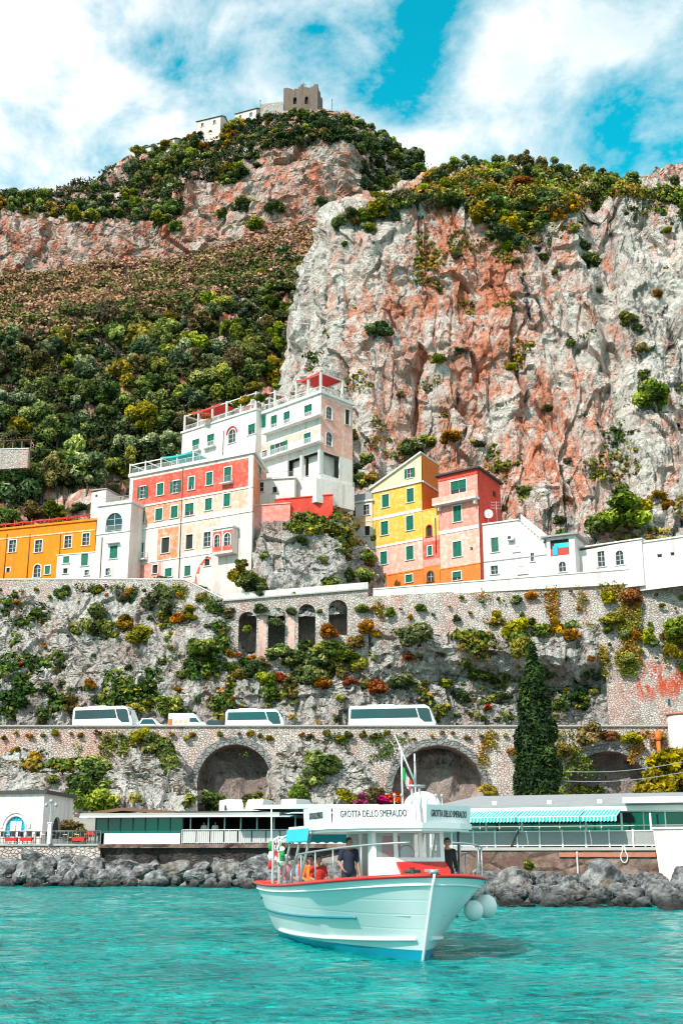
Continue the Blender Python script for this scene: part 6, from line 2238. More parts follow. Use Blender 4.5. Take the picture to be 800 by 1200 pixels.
# ---------------------------------------------------------------- leaf clusters
def leafy(seed, n, leaf, lobes, zmin=-9, stretch=1.25, inner=.35, droop=0.0, hue=False, rough=.75, need=None):
    """a mesh of n leaf-shaped faces spread through ellipsoid lobes (x,y,z,rx,ry,rz); tone = painted clump light, darker inside, paler outside and on top"""
    g = np.random.default_rng(seed)
    lob = np.array(lobes, float)
    wt = (lob[:, 3] * lob[:, 4] * lob[:, 5]) ** .67
    li = g.choice(len(lob), n, p=wt / wt.sum())
    d = g.normal(size=(n, 3))
    d /= np.linalg.norm(d, axis=1, keepdims=True)
    rr = np.where(g.random(n) < inner, g.random(n) ** .5, .82 + .22 * g.random(n))
    c = lob[li, :3] + d * lob[li, 3:] * rr[:, None]
    nz = d * .8 + g.normal(size=(n, 3)) * rough * .62 + np.array([0, 0, .22 - droop])
    nz /= np.linalg.norm(nz, axis=1, keepdims=True)
    t = np.cross(nz, g.normal(size=(n, 3)))
    t /= np.linalg.norm(t, axis=1, keepdims=True) + 1e-9
    b = np.cross(nz, t)
    s = leaf * (.6 + .8 * g.random(n))[:, None]
    V = np.stack([c - t * s * stretch, c - b * s * .6 + nz * s * .15, c + t * s * stretch, c + b * s * .6 + nz * s * .15], 1)
    V[..., 2] = np.maximum(V[..., 2], zmin)
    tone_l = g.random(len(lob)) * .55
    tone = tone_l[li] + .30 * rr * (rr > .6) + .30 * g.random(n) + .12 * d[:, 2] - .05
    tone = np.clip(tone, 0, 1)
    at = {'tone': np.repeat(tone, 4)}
    if hue: at['hue'] = np.repeat(g.random(n), 4)
    return fast_mesh('leaves', V.reshape(-1, 3), np.arange(n * 4).reshape(n, 4), (), False, at)


quay_things()
restaurant_left()
restaurant_right()

# turret and rusty pipe at the right end of the viaduct
o = empty('turret', (0, 0, 0), 0, 'round pale turret at the right end of the viaduct parapet', 'turret')
c = P(800, 866, 163.5)
MB().tube([(c.x, c.y, Z(905, 163)), (c.x, c.y, Z(838, 163))], 1.9, n=28).build('drum', MATS['white'], o)
MB().tube([(c.x, c.y, Z(838, 163)), (c.x, c.y, Z(836, 163))], 2.1, n=28).build('cap', MATS['tile'], o)
settle(o, (c.x, c.y, Z(905, 163)))
o = empty('standpipe', (0, 0, 0), 0, 'rust-orange standpipe with a bulging head against the viaduct, right edge', 'pipe')
c = P(773, 900, 164.6)
zt = Z(856, 164.6)
MB().tube([c, (c.x, c.y, zt - 1.4)], .28, n=10).build('shaft', MATS['rust'], o)
MB().tube([(c.x, c.y, zt - 1.45), (c.x, c.y, zt - 1.0), (c.x, c.y, zt - .4), (c.x + .2, c.y, zt)], [.3, .5, .42, .2], n=10).build('head', MATS['rust'], o)
settle(o, c)
for py, dy, lab in ((904, -3, 'upper of two pale cables sagging across the right arch'), (915, -2, 'lower of two pale cables sagging across the right arch')):
    a, b = P(655, py, 150), P(800, py + dy - 8, 150)
    pts = [a.lerp(b, i / 16) - Vector((0, 0, .5 * math.sin(math.pi * i / 16))) for i in range(17)]
    r = MB().tube(pts, .04, n=5).build('cable', MATS['greymetal'])
    tag(r, lab, 'cable', 'cables across the right arch')
o = empty('sign_board', (0, 0, 0), 0, 'small dark green notice board on the stained wall above the road', 'sign')
c = P(787, 823, 176.6)
MB().box(c, (1.3, .12, 1.0), bev=.03).build('panel', MATS['dkgreen'], o)
MB().box(c + Vector((0, .02, 0)), (1.5, .08, 1.2)).build('frame', MATS['greymetal'], o)
settle(o, c - Vector((0, 0, .6)))


# ---------------------------------------------------------------- boulders along the shore
def boulder_mesh(seed):
    g = np.random.default_rng(seed)
    bm = bmesh.new()
    bmesh.ops.create_icosphere(bm, subdivisions=4, radius=1)
    V = np.array([v.co[:] for v in bm.verts])
    V *= np.array([1.15, .95, .78])
    for _ in range(13):                               # broken flat faces
        n = g.normal(size=3)
        n /= np.linalg.norm(n)
        d = g.uniform(.45, .78)
        k = V @ n - d
        V -= np.where(k > 0, k, 0)[:, None] * n * .92
    V += (V / np.linalg.norm(V, axis=1, keepdims=True)) * (.10 * fbm(V * 1.6 + seed, 3, seed) + (.10 * ridged(V * 2.6, 4, seed + 3, .6) + .10 * facets(V, 2.2, seed)))[:, None]
    for v, c in zip(bm.verts, V): v.co = c
    me = bpy.data.meshes.new('boulder')
    bm.to_mesh(me)
    bm.free()
    me.materials.append(MATS['boulder'])
    for p in me.polygons: p.use_smooth = False
    return me


def boulders():
    meshes = [boulder_mesh(900 + i) for i in range(12)]
    r = random.Random(21)
    for side in ('left', 'right'):
        pts = []
        tries = 0
        while tries < 9000 and len(pts) < (165 if side == 'left' else 185):
            tries += 1
            if side == 'left':
                x = r.uniform(-33, 6.8)
                yf = np.interp(x, [-33, -10, 3, 7], [95.0, 92.5, 82, 76])
                t = r.random() ** .85
                d = float(np.interp(x, [-33, -10, 3, 7], [6.5, 7.5, 9.0, 10.0]))
                y = yf + d * t
                z = -.35 + 2.15 * t ** .8
                rad = r.uniform(.6, 1.3) * (1.1 if t > .25 else .8)
                if x > -19.5 and z > 1.2: z = 1.2
            else:
                x = r.uniform(6.2, 23)
                yf = np.interp(x, [6.2, 8, 15, 23], [60.5, 57.5, 56.2, 57.5])
                t = r.random() ** .85
                y = yf + 13 * t
                z = -.4 + 1.45 * t ** .8
                rad = r.choice([.36, .45, .55, .7, .9]) * r.uniform(.9, 1.15)
            if any((x - a) ** 2 + (y - b) ** 2 * .8 + (z - c) ** 2 < (.78 * (rad + q)) ** 2 for a, b, c, q in pts): continue
            pts.append((x, y, z, rad))
        if side == 'right': pts += [(14.0, 67.0, 1.2, 1.35), (9.2, 67.0, 1.0, 1.05)]
        for x, y, z, rad in pts:
            o = link('boulder', r.choice(meshes))
            o.location = (x, y, z)
            o.rotation_euler = (r.uniform(-.5, .5), r.uniform(-.5, .5), r.uniform(0, 6.28))
            o.scale = (rad * r.uniform(.9, 1.3), rad * r.uniform(.85, 1.1), rad * r.uniform(.75, 1.05))
            o['category'] = 'boulder'
            o['group'] = 'grey boulders along the left shore' if side == 'left' else 'grey boulders along the right shore'
            size = 'small' if rad < .85 else 'large' if rad > 1.3 else 'middling'
            h = 'at the waterline' if z < .25 else 'in the pile' if z < 1.0 else 'atop the pile'
            marks = [('the blue door', 18, 1020, 'below'), ('the red table', 105, 1020, 'below'), ('the white panel', 165, 1020, 'below'), ('the two waiters', 240, 1020, 'below'),
                     ('the boat stern', 290, 1030, 'beside'), ('the fenders', 580, 1045, 'right of'), ('the leaning pole', 615, 1040, 'below'), ('the wall pipe', 672, 1040, 'below'),
                     ('the rope loop', 730, 1040, 'below'), ('the white buttress', 785, 1045, 'below')]
            MANY.append((o, f'{size} boulder {h}', marks, (x, y, z)))


boulders()
# ================================================================== PEOPLE
def remeshed(mb, vox, smooth_it=2):
    me = bpy.data.meshes.new('t')
    me.from_pydata(mb.v, [], mb.f)
    ob = bpy.data.objects.new('t', me)
    COL.objects.link(ob)
    md = ob.modifiers.new('r', 'REMESH')
    md.mode = 'VOXEL'
    md.voxel_size = vox
    sm = ob.modifiers.new('s', 'SMOOTH')
    sm.factor = .5
    sm.iterations = smooth_it
    dg = bpy.context.evaluated_depsgraph_get()
    out = bpy.data.meshes.new_from_object(ob.evaluated_get(dg))
    bpy.data.objects.remove(ob)
    bpy.data.meshes.remove(me)
    out.polygons.foreach_set('use_smooth', [True] * len(out.polygons))
    return out


def limb(mb, pts, rs, n=12):
    mb.tube(pts, rs, n=n)
    for p, r in zip(pts, rs): mb.ball(p, r * .995, seg=n, rings=8)


def hand(mb, wrist, d, side, curl=.5, palm=None):
    """palm, four unequal bent fingers and a thumb from the side of the palm; d = pointing direction"""
    d = Vector(d).normalized()
    palm = Vector(palm or (0, 1, 0))
    palm = (palm - d * palm.dot(d)).normalized()
    s = d.cross(palm).normalized()
    w = Vector(wrist)
    for q in (-.027, -.009, .009, .027): limb(mb, [w + d * .01 + s * q * .7, w + d * .085 + s * q], [.014, .0125], 8)
    for q, L in ((-.030, .062), (-.010, .074), (.010, .078), (.030, .070)):
        a = w + d * .085 + s * q
        d1 = (d + palm * curl * .6).normalized()
        d2 = (d + palm * curl * 1.6).normalized()
        d3 = (d * .6 + palm * curl * 2.0).normalized()
        b = a + d1 * L * .45
        c = b + d2 * L * .32
        e = c + d3 * L * .25
        limb(mb, [a, b, c, e], [.0100, .0095, .0088, .0080], 7)
    a = w + d * .025 + s * .026 * side
    b = a + (d * .6 + s * side * .9 + palm * .3).normalized() * .04
    c = b + (d + s * side * .25 + palm * .4).normalized() * .035
    limb(mb, [a, b, c], [.013, .0115, .0095], 7)


def person(label, J, shirt, trousers, hair='hair', group=None, bare_arm=False, hat=None, vest=None, male=True):
    """J: joint positions (side -1 = right) in metres, facing +x, feet at z=0"""
    o = empty('person', (0, 0, 0), 0, label, 'person', group)
    V = lambda k: Vector(J[k])
    mb = MB()
    head, neck, chest, waist, pelvis = V('head'), V('neck'), V('chest'), V('waist'), V('pelvis')
    fw = V('face') if 'face' in J else Vector((1, 0, 0))
    fw.normalize()
    sd = Vector((0, 0, 1)).cross(fw).normalized()
    up = fw.cross(sd)
    # head with jaw, nose, ears, brow
    mb.ball(head, .098, seg=20, rings=14, scale=(.98, .80, 1.16))
    mb.ball(head + fw * .028 - up * .062, .062, seg=14, rings=10, scale=(1, .9, 1))
    limb(mb, [head + fw * .088 + up * .018, head + fw * .112 - up * .018], [.010, .015], 8)
    mb.ball(head + fw * .080 - up * .060, .018, seg=10, rings=6)
    mb.ball(head + fw * .076 + up * .030, .024, seg=10, rings=6)
    for s in (-1, 1):
        mb.ball(head + sd * s * .080 - fw * .005, .022, seg=8, rings=6)
        mb.ball(head + sd * s * .05 + fw * .055 - up * .015, .030, seg=8, rings=6)
    limb(mb, [head - up * .06 - fw * .015, neck], [.052, .060], 12)
    for s in (-1, 1):
        sh, el, wr, hip, kn, an = (V(k + ('R' if s < 0 else 'L')) for k in ('sh', 'el', 'wr', 'hip', 'kn', 'an'))
        limb(mb, [neck, sh], [.058, .060])
        limb(mb, [sh, sh.lerp(el, .4), el, el.lerp(wr, .35), wr], [.056, .050, .040, .039, .027])
        hand(mb, wr, (wr - el), s, J.get('curl', .5), J.get('palm', (.6, -s, 0)))
        limb(mb, [hip, hip.lerp(kn, .4), kn, kn.lerp(an, .35), an], [.092, .082, .058, .057, .038])
        ft = an + fw * .05 - Vector((0, 0, .04))
        limb(mb, [an - Vector((0, 0, .03)) - fw * .02, ft, an + fw * .16 - Vector((0, 0, .055))], [.042, .040, .030], 10)
    cw = .17 if male else .145
    mb.ball(chest, .15, seg=20, rings=14, scale=(.76, cw / .15, 1.15))
    mb.ball(waist, .14, seg=20, rings=14, scale=(.80, 1.0, 1.15))
    mb.ball(pelvis, .15, seg=20, rings=14, scale=(.85, 1.08, .95))
    limb(mb, [chest, waist, pelvis], [.125, .120, .125], 16)
    me = remeshed(mb, .0095, 2)
    for m in ('skin', 'hair', 'redpaint'): me.materials.append(MATS[m])
    body = link('body', me, o)
    co = np.zeros(len(me.polygons) * 3, np.float32)
    me.polygons.foreach_get('center', co)
    co = co.reshape(-1, 3) - np.array(head)
    mi = np.zeros(len(co), np.int32)
    for s in (-1, 1):
        e = np.array(sd * s * .034 + fw * .092 + up * .008)
        q = co - e
        mi[(np.abs(q @ np.array(sd)) < .014) & (np.abs(q @ np.array(up)) < .007) & (co @ np.array(fw) > .06)] = 1
        mi[(np.abs(q @ np.array(sd)) < .020) & (np.abs(q @ np.array(up) - .024) < .005) & (co @ np.array(fw) > .06)] = 1
    q = co - np.array(fw * .08 - up * .058)
    mi[(np.abs(q @ np.array(sd)) < .024) & (np.abs(q @ np.array(up)) < .006) & (co @ np.array(fw) > .06)] = 2
    me.polygons.foreach_set('material_index', mi)
    # hair
    hb = MB()
    hb.ball(head + up * .020 - fw * .016, .104, seg=18, rings=12, scale=(.98, .86, 1.12))
    hm = remeshed(hb, .012, 1)
    bm = bmesh.new()
    bm.from_mesh(hm)
    kill = [f for f in bm.faces if (f.calc_center_median() - head).dot(fw) > .045 and (f.calc_center_median() - head).dot(up) < .075 or (f.calc_center_median() - head).dot(up) < -.035]
    bmesh.ops.delete(bm, geom=kill, context='FACES')
    bm.to_mesh(hm)
    bm.free()
    hm.materials.append(MATS[hair])
    link('hair', hm, o)
    if hat:
        hh = MB()
        hh.ball(head + up * .045, .112, seg=18, rings=12, scale=(1, .9, .95), zmin=-.1)
        hh.add([head + up * .045 + fw * (.10 + .07 * (k % 2)) + sd * (.09 - .18 * (k // 2)) for k in (0, 1, 3, 2)], [(0, 1, 2, 3)])
        h_ = hh.build('cap', MATS[hat], o)
    # shirt
    sb = MB()
    for s in (-1, 1):
        sh, el, wr = (V(k + ('R' if s < 0 else 'L')) for k in ('sh', 'el', 'wr'))
        limb(sb, [neck - Vector((0, 0, .035)), sh], [.066, .075])
        end = sh.lerp(el, .75) if bare_arm else el.lerp(wr, .85)
        if bare_arm: limb(sb, [sh, end], [.074, .062])
        else: limb(sb, [sh, sh.lerp(el, .5), el, end], [.073, .064, .055, .040])
    sb.ball(chest, .168, seg=20, rings=14, scale=(.80, cw / .15, 1.12))
    limb(sb, [chest, waist, pelvis + (waist - pelvis) * .1], [.150, .146, .152], 16)
    sb.ball(waist, .156, seg=20, rings=14, scale=(.86, 1.04, 1.1))
    sb.ball(pelvis + Vector((0, 0, .02)), .160, seg=20, rings=14, scale=(.86, 1.1, .8))
    sm_ = remeshed(sb, .015, 3)
    sm_.materials.append(MATS[shirt])
    link('shirt', sm_, o)
    if vest:
        vb = MB()
        vb.ball(chest + fw * .02, .19, seg=18, rings=12, scale=(.85, 1.08, 1.0))
        limb(vb, [chest, waist], [.175, .17], 16)
        vm = remeshed(vb, .018, 3)
        vm.materials.append(MATS[vest])
        link('life_vest', vm, o)
    tb = MB()
    for s in (-1, 1):
        hip, kn, an = (V(k + ('R' if s < 0 else 'L')) for k in ('hip', 'kn', 'an'))
        limb(tb, [hip, hip.lerp(kn, .45), kn, kn.lerp(an, .5), an + (kn - an) * .1], [.108, .098, .076, .070, .062])
    tb.ball(pelvis, .162, seg=20, rings=14, scale=(.88, 1.1, .92))
    tm = remeshed(tb, .016, 2)
    tm.materials.append(MATS[trousers])
    link('trousers', tm, o)
    return o


def J_stand(lean=0.0, armL=None, armR=None, turn=0.0):
    J = dict(head=(.03 + lean, 0, 1.63), neck=(.0 + lean, 0, 1.46), chest=(lean * .8, 0, 1.29), waist=(lean * .3, 0, 1.08), pelvis=(0, 0, .93),
             shL=(lean, .185, 1.41), shR=(lean, -.185, 1.41), elL=(-.03 + lean, .245, 1.12), elR=(-.03 + lean, -.245, 1.12),
             wrL=(.07 + lean, .26, .88), wrR=(.07 + lean, -.26, .88),
             hipL=(0, .095, .90), hipR=(0, -.095, .90), knL=(.03, .11, .49), knR=(.03, -.11, .49), anL=(0, .12, .085), anR=(.02, -.12, .085))
    if armL: J['elL'], J['wrL'] = armL
    if armR: J['elR'], J['wrR'] = armR
    J['face'] = (math.cos(turn), math.sin(turn), -.05)
    return J


def J_sit(seat=.45, lean=.02, turn=0.0):
    z = seat - .08
    return dict(head=(.05 + lean, 0, .80 + z), neck=(.01 + lean, 0, .63 + z), chest=(lean * .6, 0, .46 + z), waist=(0, 0, .27 + z), pelvis=(0, 0, .13 + z),
                shL=(lean, .18, .58 + z), shR=(lean, -.18, .58 + z), elL=(.10, .23, .32 + z), elR=(.10, -.23, .32 + z), wrL=(.33, .15, .24 + z), wrR=(.33, -.15, .24 + z),
                hipL=(.02, .09, .10 + z), hipR=(.02, -.09, .10 + z), knL=(.43, .12, .11 + z), knR=(.43, -.12, .11 + z), anL=(.42, .12, .085), anR=(.42, -.12, .085),
                face=(math.cos(turn), math.sin(turn), -.05), palm=(0, 0, -1), curl=.35)


# ================================================================== THE BOAT
LW, RAKE, DECKZ = 10.6, .95, 1.02
BOAT_LOC = Vector((-.66, 40.2, .02))
BOAT_ROT = math.atan2(-.970, .242)
BM = Matrix.Translation(BOAT_LOC) @ Matrix.Rotation(BOAT_ROT, 4, 'Z')


def hb_deck(s):
    t = max(0, (s - .45) / .55)
    a = 2.38 * math.sqrt(max(0, 1 - t ** 3.4))
    if s < .45: a = 2.38 - .26 * ((.45 - s) / .45) ** 2
    return a


def hb_wl(s):
    t = max(0, (s - .35) / .65)
    a = 1.72 * max(0, 1 - t ** 1.9) ** .85
    if s < .35: a = 1.72 - .30 * ((.35 - s) / .35) ** 2
    return a


def sheer(s): return 1.42 + .44 * s ** 2.2 + .05 * (1 - s) ** 2


def hull_pt(s, h, side):
    """h: 0 waterline .. 1 gunwale (negative = below water)"""
    z = h * sheer(s)
    if h >= 0:
        b = hb_wl(s) + (hb_deck(s) - hb_wl(s)) * (h ** (.9 if s < .7 else 1.25))
    else:
        b = hb_wl(s) * (1 + h * 1.1)
    x = s * (LW + RAKE * max(h, -.3))
    return Vector((x, side * max(b, .0), z))


def make_boat():
    o = empty('tour_boat', BOAT_LOC, BOAT_ROT, 'white passenger boat with red gunwale, blue waterline and lettered roof boards, on the sea', 'boat')
    SS = [i / 40 for i in range(33)] + [.82 + .18 * (1 - (1 - i / 22) ** 1.8) for i in range(0, 23)]
    SS = sorted(set(round(s, 4) for s in SS))
    HH = [-.30, -.18, -.06, .06, .10, .2, .3, .4, .5, .6, .7, .8, .9, 1.0]
    mb = MB()
    n = len(HH)
    for side in (-1, 1):
        vs = [hull_pt(s, h, side) for s in SS for h in HH]
        for k in range(len(SS) - 1):
            for j in range(n - 1):
                q = (k * n + j, k * n + j + 1, (k + 1) * n + j + 1, (k + 1) * n + j)
                mb.add([vs[i] for i in q], [(0, 1, 2, 3)], 1 if j < 4 else 0, True)
    tr = [hull_pt(0, h, -1) for h in HH] + [hull_pt(0, h, 1) for h in reversed(HH)]
    mb.add(tr, [tuple(range(len(tr)))], 0)
    bt = [hull_pt(s, HH[0], -1) for s in SS] + [hull_pt(s, HH[0], 1) for s in reversed(SS)]
    mb.add(bt, [tuple(range(len(bt)))], 1)
    mb.build('hull', [MATS['hull'], MATS['hullblue']], o)
    # stem post
    MB().tube([hull_pt(1, h, 1) + Vector((.03, 0, 0)) for h in (-.3, 0, .3, .6, .9, 1.03)], .036, n=8).build('stem', MATS['boatwhite'], o)
    # deck and inside bulwark
    dk = MB()
    dl = [hull_pt(s, DECKZ / sheer(s), 1) * 1.0 for s in SS if s < .985]
    dl = [Vector((p.x, p.y * .93, DECKZ)) for p in dl]
    pl = [(p.x, -p.y) for p in dl] + [(p.x, p.y) for p in reversed(dl)]
    dk.prism(pl, DECKZ - .06, DECKZ)
    dk.build('deck', MATS['deck'], o)
    # red gunwale rail, white strake below, teal stripe, spray rail
    for side in (-1, 1):
        top, low, stripe, spray = [], [], [], []
        for s in SS:
            top.append(hull_pt(s, 1.0, side) + Vector((0, side * .02, .02)))
            low.append(hull_pt(s, .90, side) + Vector((0, side * .02, 0)))
            if s < .86: stripe.append(hull_pt(s, .50, side) + Vector((0, side * .03, 0)))
            if .22 < s < .995: spray.append(hull_pt(s, .14 + .10 * ((s - .22) / .78) ** 2, side) + Vector((0, side * .03, 0)))
        MB().tube(top, .048, n=8).build('gunwale', MATS['redpaint'], o)
        MB().tube(low, .028, n=6).build('rubbing_strake', MATS['boatwhite'], o)
        MB().tube(stripe, .034, n=6).build('teal_stripe', MATS['hullteal'], o)
        MB().tube(spray, .045, n=6).build('spray_rail', MATS['boatwhite'], o)
        inner = MB()
        a = [hull_pt(s, 1.0, side) + Vector((0, -side * .06, 0)) for s in SS if s < .97]
        b = [hull_pt(s, DECKZ / sheer(s), side) for s in SS if s < .97]
        b = [Vector((p.x, p.y * .92, DECKZ)) for p in b]
        m = len(a)
        inner.add(a + b, [(i, i + 1, m + i + 1, m + i) for i in range(m - 1)], 0, True)
        inner.build('bulwark', MATS['boatwhite'], o)
    tp = [hull_pt(0, 1, -1) + Vector((0, 0, .02)), hull_pt(0, 1, 1) + Vector((0, 0, .02))]
    MB().tube(tp, .06, n=8).build('stern_rail', MATS['redpaint'], o)
    # cabin: raked front with three windows, side doors
    yc, hw, xf, xb, zt = .20, .95, 9.15, 6.3, 2.98
    cab = empty('cabin', (0, 0, 0))
    cab.parent = o
    cab.name = 'cabin'
    zs, zw = DECKZ + 1.26, zt - .10
    xz = lambda z: xf - .32 * (z - DECKZ) / (zt - DECKZ) * .8
    wl = MB()
    # front wall below sill, pillars, header
    fr = lambda y, z, d=0: Vector((xz(z) + d, y, z))
    def fpanel(y0, y1, z0, z1, mi=0):
        wl.add([fr(y0, z0), fr(y1, z0), fr(y1, z1), fr(y0, z1), fr(y0, z0, -.06), fr(y1, z0, -.06), fr(y1, z1, -.06), fr(y0, z1, -.06)],
               [(0, 1, 2, 3), (7, 6, 5, 4), (0, 1, 5, 4), (2, 3, 7, 6), (1, 2, 6, 5), (3, 0, 4, 7)], mi)
    fpanel(yc - hw, yc + hw, DECKZ, zs)
    fpanel(yc - hw, yc + hw, zw, zt)
    ys = [yc - hw, yc - hw + .62, yc + hw - .62, yc + hw]
    for i, y in enumerate(ys):
        a = y if i == 0 else y - .05 if i < 3 else y - .1
        fpanel(a, a + .1, zs + .001, zw - .001)
    for s in (-1, 1):
        y = yc + s * hw
        def sp(x0, x1, z0, z1):
            wl.box(((x0 + x1) / 2, y - s * .03, (z0 + z1) / 2), (x1 - x0, .06, z1 - z0))
        sp(xb, xf - .62, DECKZ, zs) if s > 0 else sp(xb, xb + .9, DECKZ, zs)
        sp(xb, xf - .35, zw, zt)
        sp(xb, xb + .12, zs, zw)
        sp(xf - .62, xf - .30, DECKZ, zw) if s < 0 else sp(xf - .62, xf - .30, DECKZ, zw)
        sp(xf - 1.5, xf - 1.4, zs if s > 0 else DECKZ, zw)
    wl.box((xb, yc, (DECKZ + zt) / 2), (.06, hw * 2 - .12, zt - DECKZ))
    wl.build('wall', MATS['boatwhite'], cab)
    for i in range(3):
        y0, y1 = ys[i] + .06, ys[i + 1] - .06
        g = MB()
        g.add([fr(y0, zs, -.03), fr(y1, zs, -.03), fr(y1, zw, -.03), fr(y0, zw, -.03)], [(0, 1, 2, 3)])
        g.build('window', MATS['boatglass'], cab)
    # red sloping hatch below the windows
    h = MB()
    h.add([fr(yc - .35, zs - .10, .02), fr(yc + hw, zs - .10, .02), fr(yc + hw, zs - .30, .40), fr(yc - .35, zs - .30, .40),
           fr(yc - .35, zs - .16, .02), fr(yc + hw, zs - .16, .02), fr(yc + hw, zs - .44, .40), fr(yc - .35, zs - .44, .40)],
          [(0, 1, 2, 3), (4, 5, 6, 7), (2, 3, 7, 6), (0, 3, 7, 4), (1, 2, 6, 5)])
    h.build('red_visor', MATS['redpaint'], cab)
    MB().box((xf - .9, yc + .1, zs - .25), (.5, 1.2, .35), bev=.05).build('dashboard', MATS['redpaint'], cab)
    MB().box((xf - 1.6, yc - .05, zs + .1), (.12, .5, .9), bev=.04).build('seat_back', MATS['redpaint'], cab)
    n = 16
    wp = [Vector((xf - .70, yc + .1 + .2 * math.cos(2 * math.pi * i / n), zs + .1 + .2 * math.sin(2 * math.pi * i / n))) for i in range(n + 1)]
    MB().tube(wp, .016, n=6).build('steering_wheel', MATS['wood'], cab)
    # roof with a pointed front
    rp = [(3.3, -1.75), (8.35, -1.68), (9.35, -1.05), (10.05, .22), (9.25, 1.5), (8.4, 2.12), (3.3, 2.0)]
    r = MB()
    r.prism(rp, zt + .002, zt + .14)
    rf = r.build('roof', MATS['boatwhite'], o)
    r = MB()
    rp2 = [(p[0] - .05 * (1 if p[0] > 5 else -1), p[1] * .97) for p in rp]
    r.prism(rp2, zt - .06, zt)
    r.build('roof_edge', MATS['boatwhite'], rf)
    # boards on the roof edge with lettering
    def board(a, b, h, txt, w=.80, tilt=.06, zb=zt + .142, ts=.24):
        a, b = Vector((*a, zb)), Vector((*b, zb))
        d = (b - a)
        L = d.length
        d.normalize()
        nrm = Vector((d.y, -d.x, 0))                 # outward
        up = (Vector((0, 0, 1)) - nrm * -tilt).normalized()
        q = MB()
        t = nrm * -.04
        q.add([a, b, b + up * h, a + up * h, a + t, b + t, b + up * h + t, a + up * h + t], [(0, 1, 2, 3), (7, 6, 5, 4), (0, 1, 5, 4), (1, 2, 6, 5), (2, 3, 7, 6), (3, 0, 4, 7)])
        bo = q.build('roof_board', MATS['boatwhite'], rf)
        if txt:
            text(bo, txt, (a + b) / 2 + up * h * .5 + nrm * .012, d, up, ts, L * w, 'lettering', 'lettering', .004)
        return bo
    board((8.30, -1.62), (9.92, .10), .44, 'GROTTA DELLO SMERALDO')
    board((9.95, .36), (8.55, 2.02), .44, 'GROTTA DELLO SMERALDO')
    board((5.2, -1.70), (8.2, -1.66), .45, 'GROTTA DELLO SMERALDO', .5)
    # white life raft dome, mast, lamps, antennas
    MB().tube([(6.9, 1.25, zt + .12), (6.9, 1.25, zt + .34)], [.30, .34], n=16).ball((6.9, 1.25, zt + .62), .52, seg=24, rings=16, scale=(1, 1, .82)).build('radar_dome', MATS['boatwhite'], rf)
    mx, my = 9.2, .36
    ms = MB()
    for q in (-.09, .09): ms.tube([(mx, my + q * 1.6, zt + .13), (mx - .08, my + q, zt + 1.1)], .035, n=8)
    ms.tube([(mx - .04, my - .24, zt + 1.06), (mx - .04, my + .24, zt + 1.06)], .035, n=8)
    ms.tube([(mx - .05, my, zt + 1.05), (mx - .1, my, zt + 1.7)], .025, n=6)
    mst = ms.build('mast', MATS['greymetal'], rf)
    MB().tube([(mx - .1, my, zt + 1.15), (mx - .2, my - .5, zt + 2.35)], [.03, .014], n=6).build('antenna', MATS['whitemetal'], rf)
    MB().tube([(mx - .9, my - .1, zt + .13), (mx - .95, my - .1, zt + 2.0)], .022, n=6).build('antenna', MATS['whitemetal'], rf)
    MB().tube([(mx - .9, my + .26, zt + .13), (mx - .95, my + .26, zt + 1.95)], .022, n=6).build('antenna', MATS['whitemetal'], rf)
    for dy in (-.5, -.3, .62, .78):
        MB().tube([(mx - .3, my + dy, zt + .14), (mx - .3, my + dy, zt + .8)], .018, n=5).ball((mx - .3, my + dy, zt + .84), .05, seg=8, rings=6).build('roof_lamp', MATS['greymetal'], rf)
    fl = MB()
    a = Vector((mx - .95, my - .08, zt + 1.62))
    m = 6
    vs = []
    for i in range(m * 3 + 1):
        t = i / (m * 3)
        vs += [a + Vector((.05 * math.sin(t * 9), .5 * t * .55, -.45 * t)), a + Vector((.05 * math.sin(t * 9), 0.5 * t * .55 - .02, -.45 * t - .30))]
    for i in range(m * 3): fl.add([vs[2 * i], vs[2 * i + 1], vs[2 * i + 3], vs[2 * i + 2]], [(0, 1, 2, 3)], i // m)
    fl.build('flag', [MATS['flaggreen'], MATS['flagwhite'], MATS['flagred']], rf)
    # posts under the roof, slanted aft; cyan fringe
    for x in (3.5, 4.8, 6.0):
        for y, yy in ((-1.66, -1.86), (1.95, 1.9)):
            MB().tube([(x, y, zt), (x - .95, yy, 1.30)], .04, n=8).build('canopy_post', MATS['greymetal'], o)
    for y in (1.9,):
        MB().tube([(8.3, y - .1, zt), (8.3, y - .1, sheer(.75))], .035, n=8).build('canopy_post', MATS['greymetal'], o)
    MB().tube([(9.0, 1.52, zt), (9.0, 1.52, sheer(.8))], .03, n=8).build('canopy_post', MATS['darkmetal'], o)
    fr_ = MB()
    m = 26
    for i in range(m):
        x0, x1 = 3.3 + 3.0 * i / m, 3.3 + 3.0 * (i + 1) / m
        fr_.add([(x0, -1.80, zt + .06), (x1, -1.80, zt + .06), (x1, -1.84, zt - .26), ((x0 + x1) / 2, -1.845, zt - .32), (x0, -1.84, zt - .26)], [(0, 1, 2, 3, 4)])
    for i in range(14):
        y0, y1 = -1.8 + 3.8 * i / 14, -1.8 + 3.8 * (i + 1) / 14
        fr_.add([(3.26, y0, zt + .06), (3.26, y1, zt + .06), (3.22, y1, zt - .26), (3.215, (y0 + y1) / 2, zt - .32), (3.22, y0, zt - .26)], [(0, 1, 2, 3, 4)])
    fr_.build('fringe', MATS['cyan'], rf)
    # open frame over the stern with two posts, and bow rail
    for y in (-1.72, 1.75):
        for x in (.75, 1.75): MB().tube([(x, y, 1.35), (x, y, 2.75), (x + .15, y * .93, 2.86)], .035, n=8).build('stern_post', MATS['whitemetal'], o)
    MB().tube([(.9, -1.6, 2.86), (1.9, -1.6, 2.86), (3.3, -1.62, zt)], .03, n=8).build('stern_frame', MATS['whitemetal'], o)
